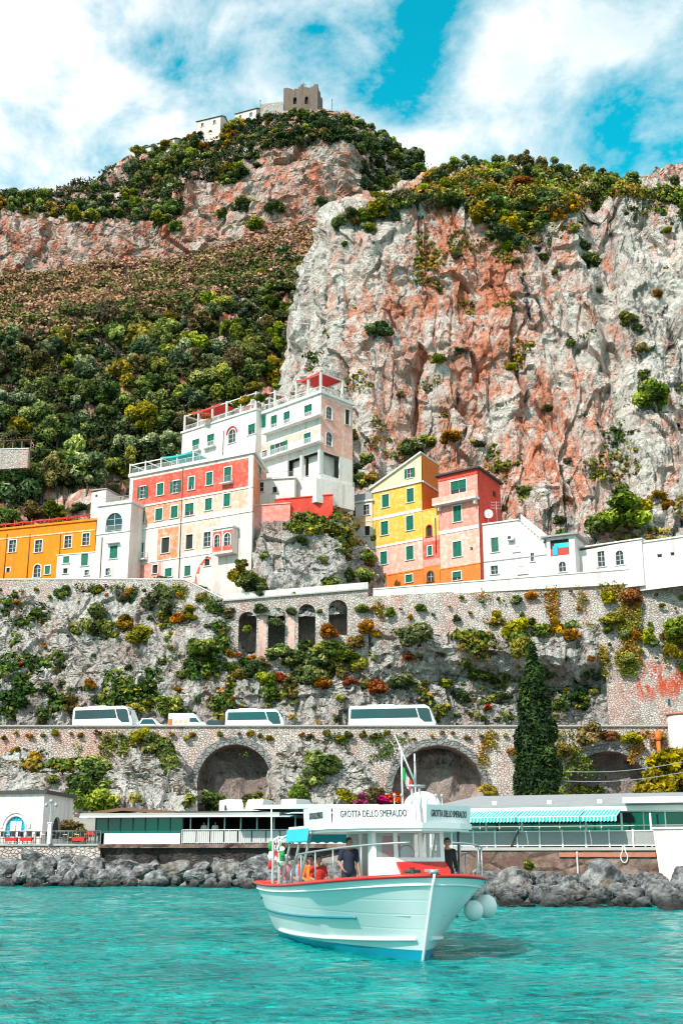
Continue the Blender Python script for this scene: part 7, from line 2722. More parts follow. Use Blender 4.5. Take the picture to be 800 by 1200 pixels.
    MB().tube([(.9, 1.63, 2.86), (1.9, 1.63, 2.86), (3.3, 1.7, zt)], .03, n=8).build('stern_frame', MATS['whitemetal'], o)
    for y in (-1.6, 1.63): pass
    for side in (-1, 1):
        pts = []
        for s in SS:
            if .48 <= s <= .992:
                rise = min(1, (s - .48) / .14)
                p = hull_pt(s, 1.0, side)
                pts.append(Vector((p.x - .06, p.y * .965, p.z + .05 + .72 * rise)))
        MB().tube(pts, .024, n=8).build('bow_rail', MATS['greymetal'], o)
        last = -9
        for p in pts:
            if (p.x - last > .95 and p.x > 6.2):
                last = p.x
                s_ = p.x / (LW + RAKE)
                MB().tube([p, Vector((p.x + .02, p.y, sheer(min(1, s_))))], .018, n=6).build('stanchion', MATS['greymetal'], o)
    # benches
    for y in (-1.35, 1.35, -.1):
        b = MB().box((3.9, y, DECKZ + .44), (4.4, .42, .06), bev=.02)
        for x in (1.9, 3.2, 4.6, 5.8): b.box((x, y, DECKZ + .205), (.06, .36, .41))
        b.build('bench', MATS['boatwhite'], o)
    MB().box((1.0, 0, DECKZ + .44), (.45, 3.2, .06), bev=.02).box((1.0, 0, DECKZ + .2), (.4, 3.0, .4)).build('bench', MATS['boatwhite'], o)
    # stern flagstaff with a furled tricolour
    MB().tube([(.12, -1.62, 1.3), (.05, -1.66, 3.75)], .022, n=6).build('flagstaff', MATS['whitemetal'], o)
    fl = MB()
    for i, (z0, z1) in enumerate(((2.75, 2.45), (2.45, 2.15), (2.15, 1.9))):
        fl.tube([(.09, -1.66, z0), (.10, -1.68, (z0 + z1) / 2), (.10, -1.66, z1)], [.05, .09, .06], i, n=8)
    fl.build('flag', [MATS['flaggreen'], MATS['flagwhite'], MATS['flagred']], o)
    # mooring bitts and anchor roller
    MB().tube([(9.9, .0, DECKZ), (9.9, .0, 2.05)], .06, n=8).tube([(9.9, -.2, 1.95), (9.9, .2, 1.95)], .04, n=8).build('bitt', MATS['darkmetal'], o)
    MB().box((11.35, 0, 1.99), (.55, .16, .07), bev=.02).tube([(11.58, -.1, 1.97), (11.58, .1, 1.97)], .06, n=10).build('anchor_roller', MATS['greymetal'], o)
    n = 14
    for x, z in ((.5, 1.1),):
        p = hull_pt(.04, .72, -1) + Vector((0, -.01, 0))
        MB().tube([p + Vector((0, .03, 0)), p + Vector((0, -.02, 0))], .05, n=10).build('exhaust_port', MATS['darkmetal'], o)
    return o


MATS['boatglass'] = None
def _bg():
    t = MT('cabin_window_glass')
    g = t.bsdf(Base__Color=(.85, .9, .9), Roughness=.03, Alpha=.22, Specular__IOR__Level=.6)
    return t.fin(g)
MATS['boatglass'] = _bg()
BOAT = make_boat()


def aboard(o, x, y, rz, z=DECKZ):
    w = BM @ Vector((x, y, z))
    o.location = w
    o.rotation_euler = (0, 0, BOAT_ROT + rz)


# life buoys hanging in the stern frame: things of their own
for i, (x, y, mt, lab) in enumerate(((1.45, -1.70, 'redpaint', 'red life ring hanging in the stern frame of the boat'), (1.9, -1.70, 'flaggreen', 'green round float hanging in the stern frame of the boat'))):
    o = empty('life_ring', (0, 0, 0), 0, lab, 'life ring')
    n = 18
    mb = MB()
    mb.tube([Vector((.24 * math.cos(2 * math.pi * k / n), 0, .24 * math.sin(2 * math.pi * k / n))) for k in range(n + 1)], .075, n=10, caps=False)
    mb.build('ring', MATS[mt], o)
    for k in range(4):
        a = math.pi / 4 + k * math.pi / 2
        MB().tube([Vector((.24 * math.cos(a) * .68, 0, .24 * math.sin(a) * .68)), Vector((.24 * math.cos(a) * 1.33, 0, .24 * math.sin(a) * 1.33))], .08, n=10).build('band', MATS['flagwhite'], o)
    MB().tube([Vector((0, 0, .3)), Vector((0, 0, .55))], .012, n=5).build('cord', MATS['whitecloth'], o)
    aboard(o, x, y, 0, 2.36 - i * .06)

# fenders on the port bow
for i, (px, py, Y, r_, lab) in enumerate(((569, 1062, 31.6, .275, 'large white ball fender at the bow of the boat, the right one'), (554.5, 1067, 31.2, .24, 'smaller white ball fender tucked under the bow, the left one'))):
    c = P(px, py, Y)
    o = empty('fender', c, 0, lab, 'fender', 'ball fenders at the bow')
    MB().ball((0, 0, 0), r_, seg=28, rings=20, scale=(1, 1, 1.05)).build('ball', MATS['boatwhite'], o)
    MB().tube([(0, 0, r_), (0, 0, r_ + .1)], [.06, .035], n=10).build('eye', MATS['hullteal'], o)
    top = BM @ (hull_pt(.90 - .05 * i, 1.0, 1) + Vector((0, .05, 0))) - c
    MB().tube([(0, 0, r_ + .08), top * .5 + Vector((0, 0, .1)), top], .016, n=6).build('line', MATS['whitecloth'], o)

PB = 'people on the boat'
p = person('man in a dark navy top standing at the starboard cabin door', J_stand(.0, None, ((.02, -.27, 1.14), (.20, -.22, .98)), .35), 'navy', 'navy', group=PB, bare_arm=True)
aboard(p, 8.0, -1.12, .05)
p = person('person in black with sunburnt face standing right of the cabin', J_stand(.02, None, None, -.5), 'black', 'black', group=PB, male=True)
aboard(p, 8.35, 1.42, .1)
p = person('passenger in a white cap and pink top sitting alone at the stern', J_sit(.46, .03, .2), 'pinkcloth', 'greycloth', group=PB, hat='whitecloth', bare_arm=True, male=False)
aboard(p, .95, -1.35, .1)
seats = [(3.0, -1.35, .0, 'bluecloth', 'passenger in a pale blue top sitting on the bench, furthest aft of four', None, 'whitecloth', -.2),
         (3.75, -1.32, .15, 'redcloth', 'passenger in a red top sitting on the bench, second from aft of four', None, None, .3),
         (4.5, -1.35, -.1, 'orangecloth', 'passenger in an orange top on the bench, third from aft of four', None, None, -.4),
         (5.2, -1.30, .1, 'redcloth', 'passenger in a red life vest on the bench, nearest the cabin', 'redpaint', None, .1)]
for x, y, rz, sh_, lab, vest, hat, tn in seats:
    p = person(lab, J_sit(.46, .03, tn), sh_, 'greycloth', group=PB, bare_arm=True, vest=vest, hat=hat, male=x < 4)
    aboard(p, x, y, rz)
p = person('passenger in a white shirt on the far bench of the boat', J_sit(.46, .03, -.3), 'whitecloth', 'navy', group=PB, bare_arm=True)
aboard(p, 4.1, 1.35, 0)

WT = 'waiters in white on the restaurant deck'
for px, rz, lab in ((236, -1.9, 'waiter in white at the restaurant railing, the left one'), (249, -1.2, 'waiter in white with dark trousers at the restaurant railing, the right one')):
    p = person(lab, J_stand(.03, None, ((.05, -.26, 1.13), (.25, -.2, 1.05)), .2), 'whitecloth', 'whitecloth' if px < 240 else 'navy', group=WT)
    k = RF.uv(px, 985)[0]
    p.location = RF.pt(k, 3.12, -.7)
    p.rotation_euler = (0, 0, rz)
# ================================================================== VEGETATION
def lobes_round(seed, n=14, flat=.85, spread=.62, r0=.30, r1=.48, h=1.0):
    g = random.Random(seed)
    L = []
    for i in range(n):
        a, u = g.uniform(0, 6.283), g.uniform(-1, 1)
        rr = spread * (1 - u * u * .6) * g.uniform(.55, 1)
        r = g.uniform(r0, r1)
        L.append((rr * math.cos(a), rr * math.sin(a), h + u * .58 * flat, r, r * g.uniform(.8, 1.1), r * g.uniform(.7, .95)))
    return L


def set_mat(me, m):
    me.materials.clear()
    me.materials.append(MATS[m])
    return me


CROWNS, BUSHES = {}, {}
for i in range(7):
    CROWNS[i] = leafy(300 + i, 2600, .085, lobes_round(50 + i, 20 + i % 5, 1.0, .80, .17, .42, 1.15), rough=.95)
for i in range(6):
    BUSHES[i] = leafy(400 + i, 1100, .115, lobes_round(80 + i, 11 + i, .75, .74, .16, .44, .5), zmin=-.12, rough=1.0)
CROWN_M, BUSH_M = {}, {}


def crown_mesh(i, mat):
    if (i, mat) not in CROWN_M:
        CROWN_M[i, mat] = set_mat(CROWNS[i].copy(), mat)
        CROWN_M[i, mat].name = 'crown'
    return CROWN_M[i, mat]


def bush_mesh(i, mat):
    if (i, mat) not in BUSH_M:
        BUSH_M[i, mat] = set_mat(BUSHES[i].copy(), mat)
    return BUSH_M[i, mat]


def trunk_mesh(seed):
    g = random.Random(seed)
    mb = MB()
    p = [Vector((0, 0, -.25)), Vector((g.uniform(-.04, .04), g.uniform(-.04, .04), .35)), Vector((g.uniform(-.1, .1), g.uniform(-.1, .1), .8))]
    mb.tube(p, [.075, .055, .04], n=7)
    for k in range(5):
        a = g.uniform(0, 6.28)
        e = p[2] + Vector((math.cos(a) * .45, math.sin(a) * .45, g.uniform(.25, .7)))
        mb.tube([p[1].lerp(p[2], g.uniform(.3, 1)), (p[2] + e) / 2 + Vector((0, 0, .08)), e], [.035, .025, .012], n=5)
    o = mb.build('trunk', MATS['bark'])
    me = o.data
    bpy.data.objects.remove(o)
    return me


TRUNKS = [trunk_mesh(i) for i in range(4)]
DESC = {'f_dg': 'dark green', 'f_g': 'leafy green', 'f_bl': 'blue-green', 'f_y': 'yellow-green', 'f_o': 'ochre', 'f_r': 'rust-red', 'f_br': 'brownish', 'f_pk': 'magenta'}
vr = random.Random(77)


def put_tree(px, py, size, mat, sheet, marks, group, word='tree', tall=1.0):
    """crown middle at a photo pixel, size = crown width in pixels"""
    w, nrm = sheet.at(px, py + size * .30)
    s = size / ppm(py, w.y) / 2
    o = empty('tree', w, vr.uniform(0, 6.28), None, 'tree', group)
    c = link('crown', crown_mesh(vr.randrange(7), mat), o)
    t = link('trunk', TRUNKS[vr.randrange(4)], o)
    h = s * vr.uniform(.88, 1.15) * tall
    o.scale = (s * vr.uniform(.85, 1.25), s, h)
    o.location = w - Vector((0, 0, s * .30))
    MANY.append((o, f'{DESC[mat]} {word}', marks, w))
    return o


def put_bush(px, py, size, mat, sheet, marks, group, word='shrub', flat=1.0, name='shrub', Y=None):
    w, nrm = sheet.at(px, py + size * .22) if sheet else (P(px, py + size * .25, Y), None)
    s = size * vr.uniform(1.0, 1.3) / ppm(py, w.y) / 2
    o = link(name, bush_mesh(vr.randrange(6), mat))
    o['category'] = 'shrub'
    o['group'] = group
    o.location = w - Vector((0, .15 * s, s * .12))
    o.rotation_euler = (vr.uniform(-.15, .15), vr.uniform(-.15, .15), vr.uniform(0, 6.28))
    o.scale = (s * vr.uniform(.85, 1.25), s, s * vr.uniform(.7, 1.15) * flat)
    MANY.append((o, f'{DESC[mat]} {word}', marks, w))
    return o


def inside(px, py, poly):
    c = False
    j = len(poly) - 1
    for i in range(len(poly)):
        xi, yi = poly[i]
        xj, yj = poly[j]
        if (yi > py) != (yj > py) and px < (xj - xi) * (py - yi) / (yj - yi) + xi: c = not c
        j = i
    return c


def scatter(poly, dmin, nmax, grow=None, tries=4000):
    xs, ys = [p[0] for p in poly], [p[1] for p in poly]
    pts = []
    for _ in range(tries):
        if len(pts) >= nmax: break
        x, y = vr.uniform(min(xs), max(xs)), vr.uniform(min(ys), max(ys))
        if not inside(x, y, poly): continue
        d = dmin * (grow(x, y) if grow else 1)
        if any((x - a) ** 2 + (y - b) ** 2 < d * d for a, b in pts): continue
        pts.append((x, y))
    return pts


def pick(tbl):
    r = vr.random() * sum(w for _, w in tbl)
    for m, w in tbl:
        r -= w
        if r <= 0: return m
    return tbl[-1][0]


# -------- the wood on the left slope
M_WOOD = [('the orange house', 56, 640, 'above'), ('the green roof awning', 185, 540, 'above'), ('the villa pergola', 250, 480, 'above'), ('the highest villa terrace', 345, 450, 'above'),
          ('the left timber pergola', 15, 520), ('the left edge treeline', 10, 400), ('the middle of the wooded slope', 110, 450), ('the cliff edge', 335, 400), ('the upper scrub', 200, 370)]
WOOD = [(-25, 398), (60, 392), (120, 384), (190, 372), (250, 358), (300, 330), (345, 300), (362, 316), (346, 352), (341, 400), (342, 448), (310, 446), (255, 468), (216, 492), (206, 530), (152, 545), (138, 558), (100, 566), (50, 578), (-25, 590)]
GW = 'trees of the wood on the left slope'
for (x, y) in sorted(scatter(WOOD, 16, 165, lambda x, y: .74 + .62 * (y - 330) / 250, 9000), key=lambda t: t[1]):
    sz = vr.choice([22, 27, 32, 40]) * vr.uniform(.9, 1.1) * (.68 + .75 * (y - 330) / 250)
    dark = .65 if y < 470 and x > 120 else .4
    m = pick([('f_dg', 4 * dark + .6), ('f_bl', 1.8), ('f_g', 3.4), ('f_br', 1.2), ('f_y', 1.0)])
    put_tree(x, y, sz, m, hill, M_WOOD, GW, 'tree', vr.uniform(.9, 1.3))
# -------- shrubs on the upper crags
M_UP = [('the ruined tower', 352, 130), ('the nearest farmhouse', 245, 148), ('the lowest farmhouse', 166, 180), ('the red rock face', 370, 210), ('the left ridge', 40, 250), ('the left rock band', 90, 300),
        ('the middle crag', 260, 260), ('the gap between the hills', 460, 190)]
GU = 'trees and shrubs on the upper crags'
UP1 = [(-20, 232), (50, 228), (105, 222), (140, 205), (165, 190), (225, 172), (226, 200), (200, 236), (212, 258), (205, 270), (180, 262), (150, 258), (110, 258), (60, 250), (-20, 244)]
for (x, y) in scatter(UP1, 11, 105, None, 6000):
    m = pick([('f_dg', 4), ('f_bl', 2), ('f_g', 2.4), ('f_o', .9), ('f_y', .8)])
    put_tree(x, y, vr.uniform(13, 25), m, hill, M_UP, GU, 'crag tree', vr.uniform(.8, 1.2))
UP2 = [(160, 178), (215, 160), (262, 148), (300, 133), (325, 136), (372, 134), (400, 138), (418, 150), (418, 165), (380, 160), (345, 158), (310, 172), (300, 200), (262, 215), (250, 200), (205, 200)]
for (x, y) in scatter(UP2, 9, 85, None, 6000):
    m = pick([('f_dg', 3.0), ('f_g', 3), ('f_bl', 1.5), ('f_o', 1.6), ('f_y', 1.3), ('f_br', .6)])
    put_bush(x, y, vr.uniform(11, 20), m, hill, M_UP, GU, 'crag shrub')
UP3 = [(408, 142), (440, 152), (470, 172), (497, 196), (500, 215), (470, 225), (440, 232), (424, 215), (420, 180)]
for (x, y) in scatter(UP3, 10, 40, None, 3000):
    put_tree(x, y, vr.uniform(15, 25), pick([('f_dg', 5), ('f_bl', 2.5), ('f_g', 1.2)]), hill, M_UP, GU, 'crag tree')
for (x, y, s, m) in [(322, 242, 30, 'f_dg'), (285, 240, 24, 'f_g'), (300, 262, 20, 'f_g'), (375, 238, 16, 'f_dg'), (330, 295, 24, 'f_bl'), (352, 316, 26, 'f_dg'), (340, 330, 28, 'f_dg'), (262, 250, 22, 'f_g'), (395, 300, 18, 'f_o'), (272, 330, 16, 'f_br'),
                     (240, 352, 20, 'f_dg'), (300, 345, 18, 'f_br'), (90, 355, 20, 'f_br'), (20, 362, 22, 'f_dg'), (150, 348, 17, 'f_g')]:
    put_bush(x, y, s, m, hill, M_UP, GU, 'crag shrub')

# -------- scrub (uncountable) on the middle slope and undergrowth below the wood
def ground_cover(name, poly, n, per, size, height, mat, seed, sheet=None, thr=None, pf=.11):
    g = np.random.default_rng(seed)
    sh = sheet or hill
    px, py = sh.px, sh.py
    mask = np.zeros(px.shape, bool)
    xs, ys = [p[0] for p in poly], [p[1] for p in poly]
    cand = np.argwhere((px > min(xs)) & (px < max(xs)) & (py > min(ys)) & (py < max(ys)))
    if thr is not None:                                  # grows in patches
        pv = fbm(np.array([sh.V[tuple(c)] for c in cand]) * pf, 4, seed + 7, .6)
        cand = cand[pv > thr]
    cand = [c for c in cand[g.permutation(len(cand))][:n * 3] if inside(px[tuple(c)], py[tuple(c)], poly)][:n]
    C_ = np.array([sh.V[tuple(c)] for c in cand])
    k = len(C_)
    r = height * (.5 + g.random(k))
    hue_c = np.clip(.5 + .55 * fbm(C_ * .035, 3, seed) + .22 * g.normal(size=k), 0, 1)
    tone_c = g.random(k) * .45
    d = g.normal(size=(k, per, 3))
    d /= np.linalg.norm(d, axis=2, keepdims=True)
    c = C_[:, None, :] + d * (r[:, None] * (.6 + .5 * g.random((k, per))))[..., None] * np.array([1.25, 1.25, .8]) + np.array([0, 0, .35]) * r[:, None, None]
    c = c.reshape(-1, 3)
    d = d.reshape(-1, 3)
    nz = d + .6 * g.normal(size=d.shape) + np.array([0, 0, .3])
    nz /= np.linalg.norm(nz, axis=1, keepdims=True)
    t = np.cross(nz, g.normal(size=d.shape))
    t /= np.linalg.norm(t, axis=1, keepdims=True)
    b = np.cross(nz, t)
    s = (size * (.6 + .8 * g.random(len(c))))[:, None]
    V = np.stack([c - t * s, c - b * s * .7, c + t * s, c + b * s * .7], 1)
    tone = np.clip(np.repeat(tone_c, per) + .35 * g.random(len(c)) + .25 * d[:, 2] + .1, 0, 1)  # clump tops painted lighter, as if lit from above
    hue = np.clip(np.repeat(hue_c, per) + .08 * g.normal(size=len(c)), 0, 1)
    o = link(name, fast_mesh(name, V.reshape(-1, 3), np.arange(len(c) * 4).reshape(-1, 4), [MATS[mat]], False, {'tone': np.repeat(tone, 4), 'hue': np.repeat(hue, 4)}))
    o['kind'] = 'stuff'
    return o


SCRUB = [(-40, 330), (60, 325), (110, 312), (200, 310), (240, 300), (300, 282), (345, 265), (405, 262), (385, 290), (360, 318), (300, 350), (240, 372), (150, 392), (60, 402), (-40, 410)]
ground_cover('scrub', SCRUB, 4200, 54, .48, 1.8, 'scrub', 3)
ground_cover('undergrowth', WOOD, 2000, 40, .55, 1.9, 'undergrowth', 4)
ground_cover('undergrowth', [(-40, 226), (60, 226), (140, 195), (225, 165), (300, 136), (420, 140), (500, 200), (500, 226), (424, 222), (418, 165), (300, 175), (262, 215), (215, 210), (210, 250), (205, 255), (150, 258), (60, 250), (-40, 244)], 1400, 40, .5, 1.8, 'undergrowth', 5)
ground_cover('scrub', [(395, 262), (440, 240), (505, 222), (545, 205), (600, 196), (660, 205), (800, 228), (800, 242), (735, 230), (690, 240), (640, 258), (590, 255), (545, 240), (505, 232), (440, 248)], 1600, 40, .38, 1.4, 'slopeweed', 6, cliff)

# -------- the green brow of the great cliff
M_BR = [('the left end of the brow', 420, 245), ('the top of the brow', 600, 195), ('the hanging thicket', 590, 255), ('the right of the brow', 720, 225), ('the right edge of the brow', 795, 230)]
GB = 'shrubs on the brow of the great cliff'
BROW = [(393, 262), (430, 240), (480, 226), (505, 214), (540, 202), (600, 194), (650, 202), (700, 214), (740, 220), (765, 226), (805, 232), (805, 246), (770, 236), (735, 228), (700, 240), (660, 250), (640, 262), (600, 290), (580, 280), (560, 246), (505, 232), (440, 250), (400, 268)]
for (x, y) in sorted(scatter(BROW, 9.5, 110, None, 7000), key=lambda t: t[1]):
    m = pick([('f_y', 2.4), ('f_g', 4.0), ('f_dg', 2.8), ('f_o', .9), ('f_br', .8), ('f_bl', .5)])
    put_bush(x, y, vr.uniform(15, 30), m, cliff, M_BR, GB, 'brow shrub', 1.1)
for (x, y) in scatter([(505, 206), (545, 190), (600, 184), (650, 192), (700, 206), (640, 212), (560, 215)], 13, 26):
    put_tree(x, y, vr.uniform(17, 26), pick([('f_dg', 3), ('f_br', 2), ('f_g', 2), ('f_y', 1)]), cliff, M_BR, GB, 'brow tree', 1.0)
for (x, y) in [(690, 205), (705, 208), (718, 210), (740, 212), (790, 214)]:
    put_tree(x, y, vr.uniform(13, 18), 'f_dg', cliff, M_BR, GB, 'brow tree', 1.2)
# -------- plants rooted in the cliff face
M_CF = [('the cliff face centre', 560, 400), ('the cliff left end', 400, 350), ('the red house roof', 560, 545), ('the yellow house gable', 490, 530), ('the pavilion', 660, 620), ('the cliff right edge', 780, 420), ('the villa', 415, 480)]
GC = 'plants rooted in the great cliff'
for (x, y, s, m) in [(445, 384, 38, 'f_dg'), (514, 421, 17, 'f_g'), (537, 412, 15, 'f_dg'), (765, 467, 38, 'f_g'), (752, 440, 18, 'f_dg'), (722, 603, 62, 'f_g'), (706, 612, 46, 'f_g'), (745, 594, 40, 'f_y'), (728, 575, 22, 'f_dg'), (770, 580, 22, 'f_o'), (782, 592, 18, 'f_o'),
                     (482, 526, 34, 'f_dg'), (500, 517, 20, 'f_g'), (527, 510, 24, 'f_o'), (587, 548, 14, 'f_o'), (612, 572, 18, 'f_dg'), (590, 595, 14, 'f_br'), (690, 305, 24, 'f_dg'), (684, 288, 16, 'f_dg'), (735, 374, 24, 'f_y'), (748, 385, 16, 'f_dg'), (752, 410, 16, 'f_br'),
                     (470, 462, 12, 'f_br'), (598, 430, 14, 'f_y'), (608, 420, 12, 'f_y'), (560, 520, 14, 'f_br'), (430, 268, 14, 'f_g'), (468, 254, 14, 'f_dg'), (405, 285, 12, 'f_g'), (655, 610, 16, 'f_dg'), (640, 480, 12, 'f_br'), (700, 340, 12, 'f_br'), (770, 345, 14, 'f_o'), (745, 505, 10, 'f_br'),
                     (665, 540, 12, 'f_br'), (535, 300, 12, 'f_br'), (640, 300, 14, 'f_dg'), (672, 268, 18, 'f_y'), (650, 320, 12, 'f_y'), (780, 270, 12, 'f_y')]:
    put_bush(x, y, s, m, cliff, M_CF, GC, 'cliff plant')
# -------- between the houses and around the rock in the middle
M_MD = [('the pink villa wall', 400, 500), ('the small orange house', 418, 620), ('the red terrace wall', 345, 595), ('the arcade', 350, 690), ('the red house oriel', 268, 660)]
GM = 'plants on the rock between the houses'
for (x, y, s, m) in [(402, 530, 26, 'f_dg'), (416, 548, 26, 'f_dg'), (396, 548, 22, 'f_o'), (410, 510, 18, 'f_y'), (430, 538, 22, 'f_dg'), (404, 566, 30, 'f_g'), (424, 566, 22, 'f_g'), (388, 572, 18, 'f_g'), (434, 560, 16, 'f_o')]:
    put_bush(x, y, s, m, outcrop if y > 575 else cliff, M_MD, GM, 'crevice plant')
for (x, y, s, m) in [(352, 603, 22, 'f_dg'), (385, 640, 26, 'f_dg'), (390, 660, 26, 'f_g'), (380, 676, 26, 'f_dg'), (408, 650, 20, 'f_br'), (402, 672, 24, 'f_dg'), (425, 672, 30, 'f_g'), (432, 650, 18, 'f_g'), (436, 630, 12, 'f_g'), (278, 672, 26, 'f_y'), (290, 680, 26, 'f_g'), (284, 660, 18, 'f_g'), (300, 690, 24, 'f_dg'), (322, 688, 18, 'f_r'), (310, 650, 14, 'f_dg'), (340, 640, 12, 'f_br'), (415, 690, 22, 'f_dg')]:
    put_bush(x, y, s, m, None, M_MD, GM, 'crevice plant', Y=float(np.interp(x, [270, 300, 330, 440], [181.6, 182.6, 186.5, 190])))
for (x, y, s, m) in [(40, 600, 30, 'f_br'), (15, 612, 34, 'f_dg'), (62, 598, 26, 'f_g'), (95, 596, 20, 'f_dg'), (70, 612, 16, 'f_o'), (135, 578, 14, 'f_dg'), (-10, 600, 34, 'f_g'), (232, 482, 20, 'f_y'), (262, 462, 22, 'f_g'), (296, 452, 22, 'f_y'), (316, 430, 34, 'f_dg'), (340, 428, 34, 'f_bl'), (330, 445, 26, 'f_g')]:
    put_bush(x, y, s, m, hill, M_WOOD, 'shrubs behind the houses on the left', 'shrub')
for (x, y, s, m) in [(240, 487, 12, 'f_r'), (275, 474, 12, 'f_g'), (287, 470, 13, 'f_y'), (305, 465, 14, 'f_g'), (312, 462, 10, 'f_r')]:
    put_bush(x, y, s, m, None, M_WOOD, 'potted plants on the villa terrace', 'potted plant', Y=float(np.interp(x, [214, 300], [210, 199])))

# -------- cliff above the road
M_LC = [('the leftmost coach', 124, 800), ('the delivery van', 221, 800), ('the minibus', 300, 800), ('the arcade niches', 340, 790, 'below'), ('the rightmost coach', 460, 790, 'above'), ('the cypress tip', 632, 740), ('the stained wall', 690, 780, 'left of'),
        ('the left street wall', 60, 700, 'below'), ('the ramp wall', 235, 710, 'below'), ('the yellow house wall', 480, 730, 'below'), ('the white houses wall', 600, 740, 'below')]
GL = 'shrubs on the cliff above the coast road'
for (x, y, s, m) in [(300, 785, 26, 'f_dg'), (350, 770, 28, 'f_g'), (312, 795, 30, 'f_g'), (360, 790, 34, 'f_dg'), (395, 782, 34, 'f_g'), (420, 772, 24, 'f_o'), (375, 800, 24, 'f_o'), (280, 790, 20, 'f_y'), (340, 800, 22, 'f_br'), (110, 728, 44, 'f_g'), (188, 706, 40, 'f_dg'), (166, 746, 36, 'f_y'), (236, 758, 42, 'f_dg'), (150, 730, 22, 'f_o'), (208, 728, 20, 'f_o'), (225, 712, 22, 'f_y'), (240, 700, 18, 'f_br'), (265, 720, 20, 'f_br'), (389, 757, 46, 'f_dg'), (403, 765, 30, 'f_g'), (385, 740, 26, 'f_o'), (370, 772, 26, 'f_dg'),
                     (324, 758, 34, 'f_dg'), (332, 770, 20, 'f_g'), (294, 775, 18, 'f_o'), (410, 750, 20, 'f_o'), (200, 826, 38, 'f_g'), (158, 832, 20, 'f_y'), (52, 838, 24, 'f_dg'), (84, 828, 26, 'f_br'), (484, 745, 36, 'f_dg'), (470, 796, 38, 'f_dg'), (505, 700, 22, 'f_g'), (580, 728, 32, 'f_y'), (605, 738, 36, 'f_y'), (630, 738, 30, 'f_g'),
                     (610, 762, 34, 'f_y'), (560, 720, 24, 'f_o'), (668, 742, 26, 'f_o'), (648, 735, 26, 'f_o'), (560, 790, 26, 'f_dg'), (588, 818, 26, 'f_dg'), (545, 812, 28, 'f_dg'), (520, 800, 24, 'f_g'), (690, 790, 24, 'f_dg'), (683, 820, 22, 'f_g'), (440, 715, 28, 'f_o'), (430, 730, 22, 'f_o'), (452, 728, 18, 'f_dg'), (496, 712, 22, 'f_o'),
                     (410, 798, 20, 'f_r'), (440, 806, 22, 'f_r'), (330, 796, 18, 'f_r'), (480, 770, 16, 'f_r'), (345, 815, 16, 'f_br'), (145, 700, 16, 'f_br'), (20, 705, 12, 'f_o'), (45, 720, 14, 'f_dg'), (575, 760, 20, 'f_br')]:
    put_bush(x, y, s, m, lowcliff, M_LC, GL, 'slope shrub')
LOW = [(-10, 700), (215, 700), (262, 735), (430, 775), (445, 725), (700, 745), (700, 840), (-10, 845)]
for (x, y) in scatter(LOW, 17, 80, None, 5000):
    put_bush(x, y, vr.uniform(6, 14), pick([('f_y', 1.3), ('f_o', 1.2), ('f_dg', 3.2), ('f_br', 1.5), ('f_r', .7), ('f_g', 2.4)]), lowcliff, M_LC, GL, 'slope tuft', name='grass_clump')
LOWP = [(-10, 690), (215, 690), (262, 720), (268, 778), (430, 782), (440, 742), (700, 748), (700, 846), (-10, 846)]
ground_cover('weeds', LOWP, 850, 26, .32, .75, 'slopeweed', 8, lowcliff, .16, .2)
ground_cover('weeds', [(-10, 888), (60, 896), (150, 888), (225, 890), (225, 945), (-10, 930)], 300, 20, .3, .6, 'slopeweed', 9, rock_l, .12)
ground_cover('weeds', [(325, 885), (345, 872), (400, 876), (432, 905), (436, 945), (325, 945)], 260, 20, .3, .6, 'slopeweed', 12, rock_m, .12)
ground_cover('weeds', [(400, 262), (480, 236), (800, 244), (800, 640), (600, 640), (400, 500), (345, 420)], 650, 18, .34, .7, 'slopeweed', 10, cliff, .27)
ground_cover('weeds', [(262, 640), (330, 605), (400, 580), (436, 610), (440, 700), (262, 700)], 500, 22, .34, .75, 'slopeweed', 11, outcrop, .1)
# plants growing from the masonry
M_W = [('the yellow house wall', 520, 715, 'below'), ('the white houses wall', 640, 700, 'below'), ('the stained wall', 750, 730, 'on'), ('the red stain', 745, 790, 'above'), ('the arcade', 340, 712, 'on'), ('the left street wall', 60, 695, 'on'), ('the red house wall', 165, 695, 'on')]
GWL = 'plants growing out of the street walls'
def wall_y(x):
    return float(np.interp(x, [-120, 113, 216, 262, 431, 703, 704, 860], [198.2, 189.6, 184.3, 181.7, 182.6, 177.8, 177.8, 174.6])) - .25
for (x, y) in scatter([(440, 708), (700, 682), (800, 678), (800, 775), (706, 775), (700, 735), (560, 730), (440, 722)], 13, 48) + scatter([(0, 690), (215, 690), (262, 712), (262, 718), (210, 700), (0, 700)], 16, 16):
    put_bush(x, y, vr.choice([5, 6, 8, 11, 15]), pick([('f_y', 2.2), ('f_o', 1.4), ('f_g', 2.2), ('f_dg', 1.2)]), None, M_W, GWL, 'wall plant', name='wall_plant', Y=wall_y(x))
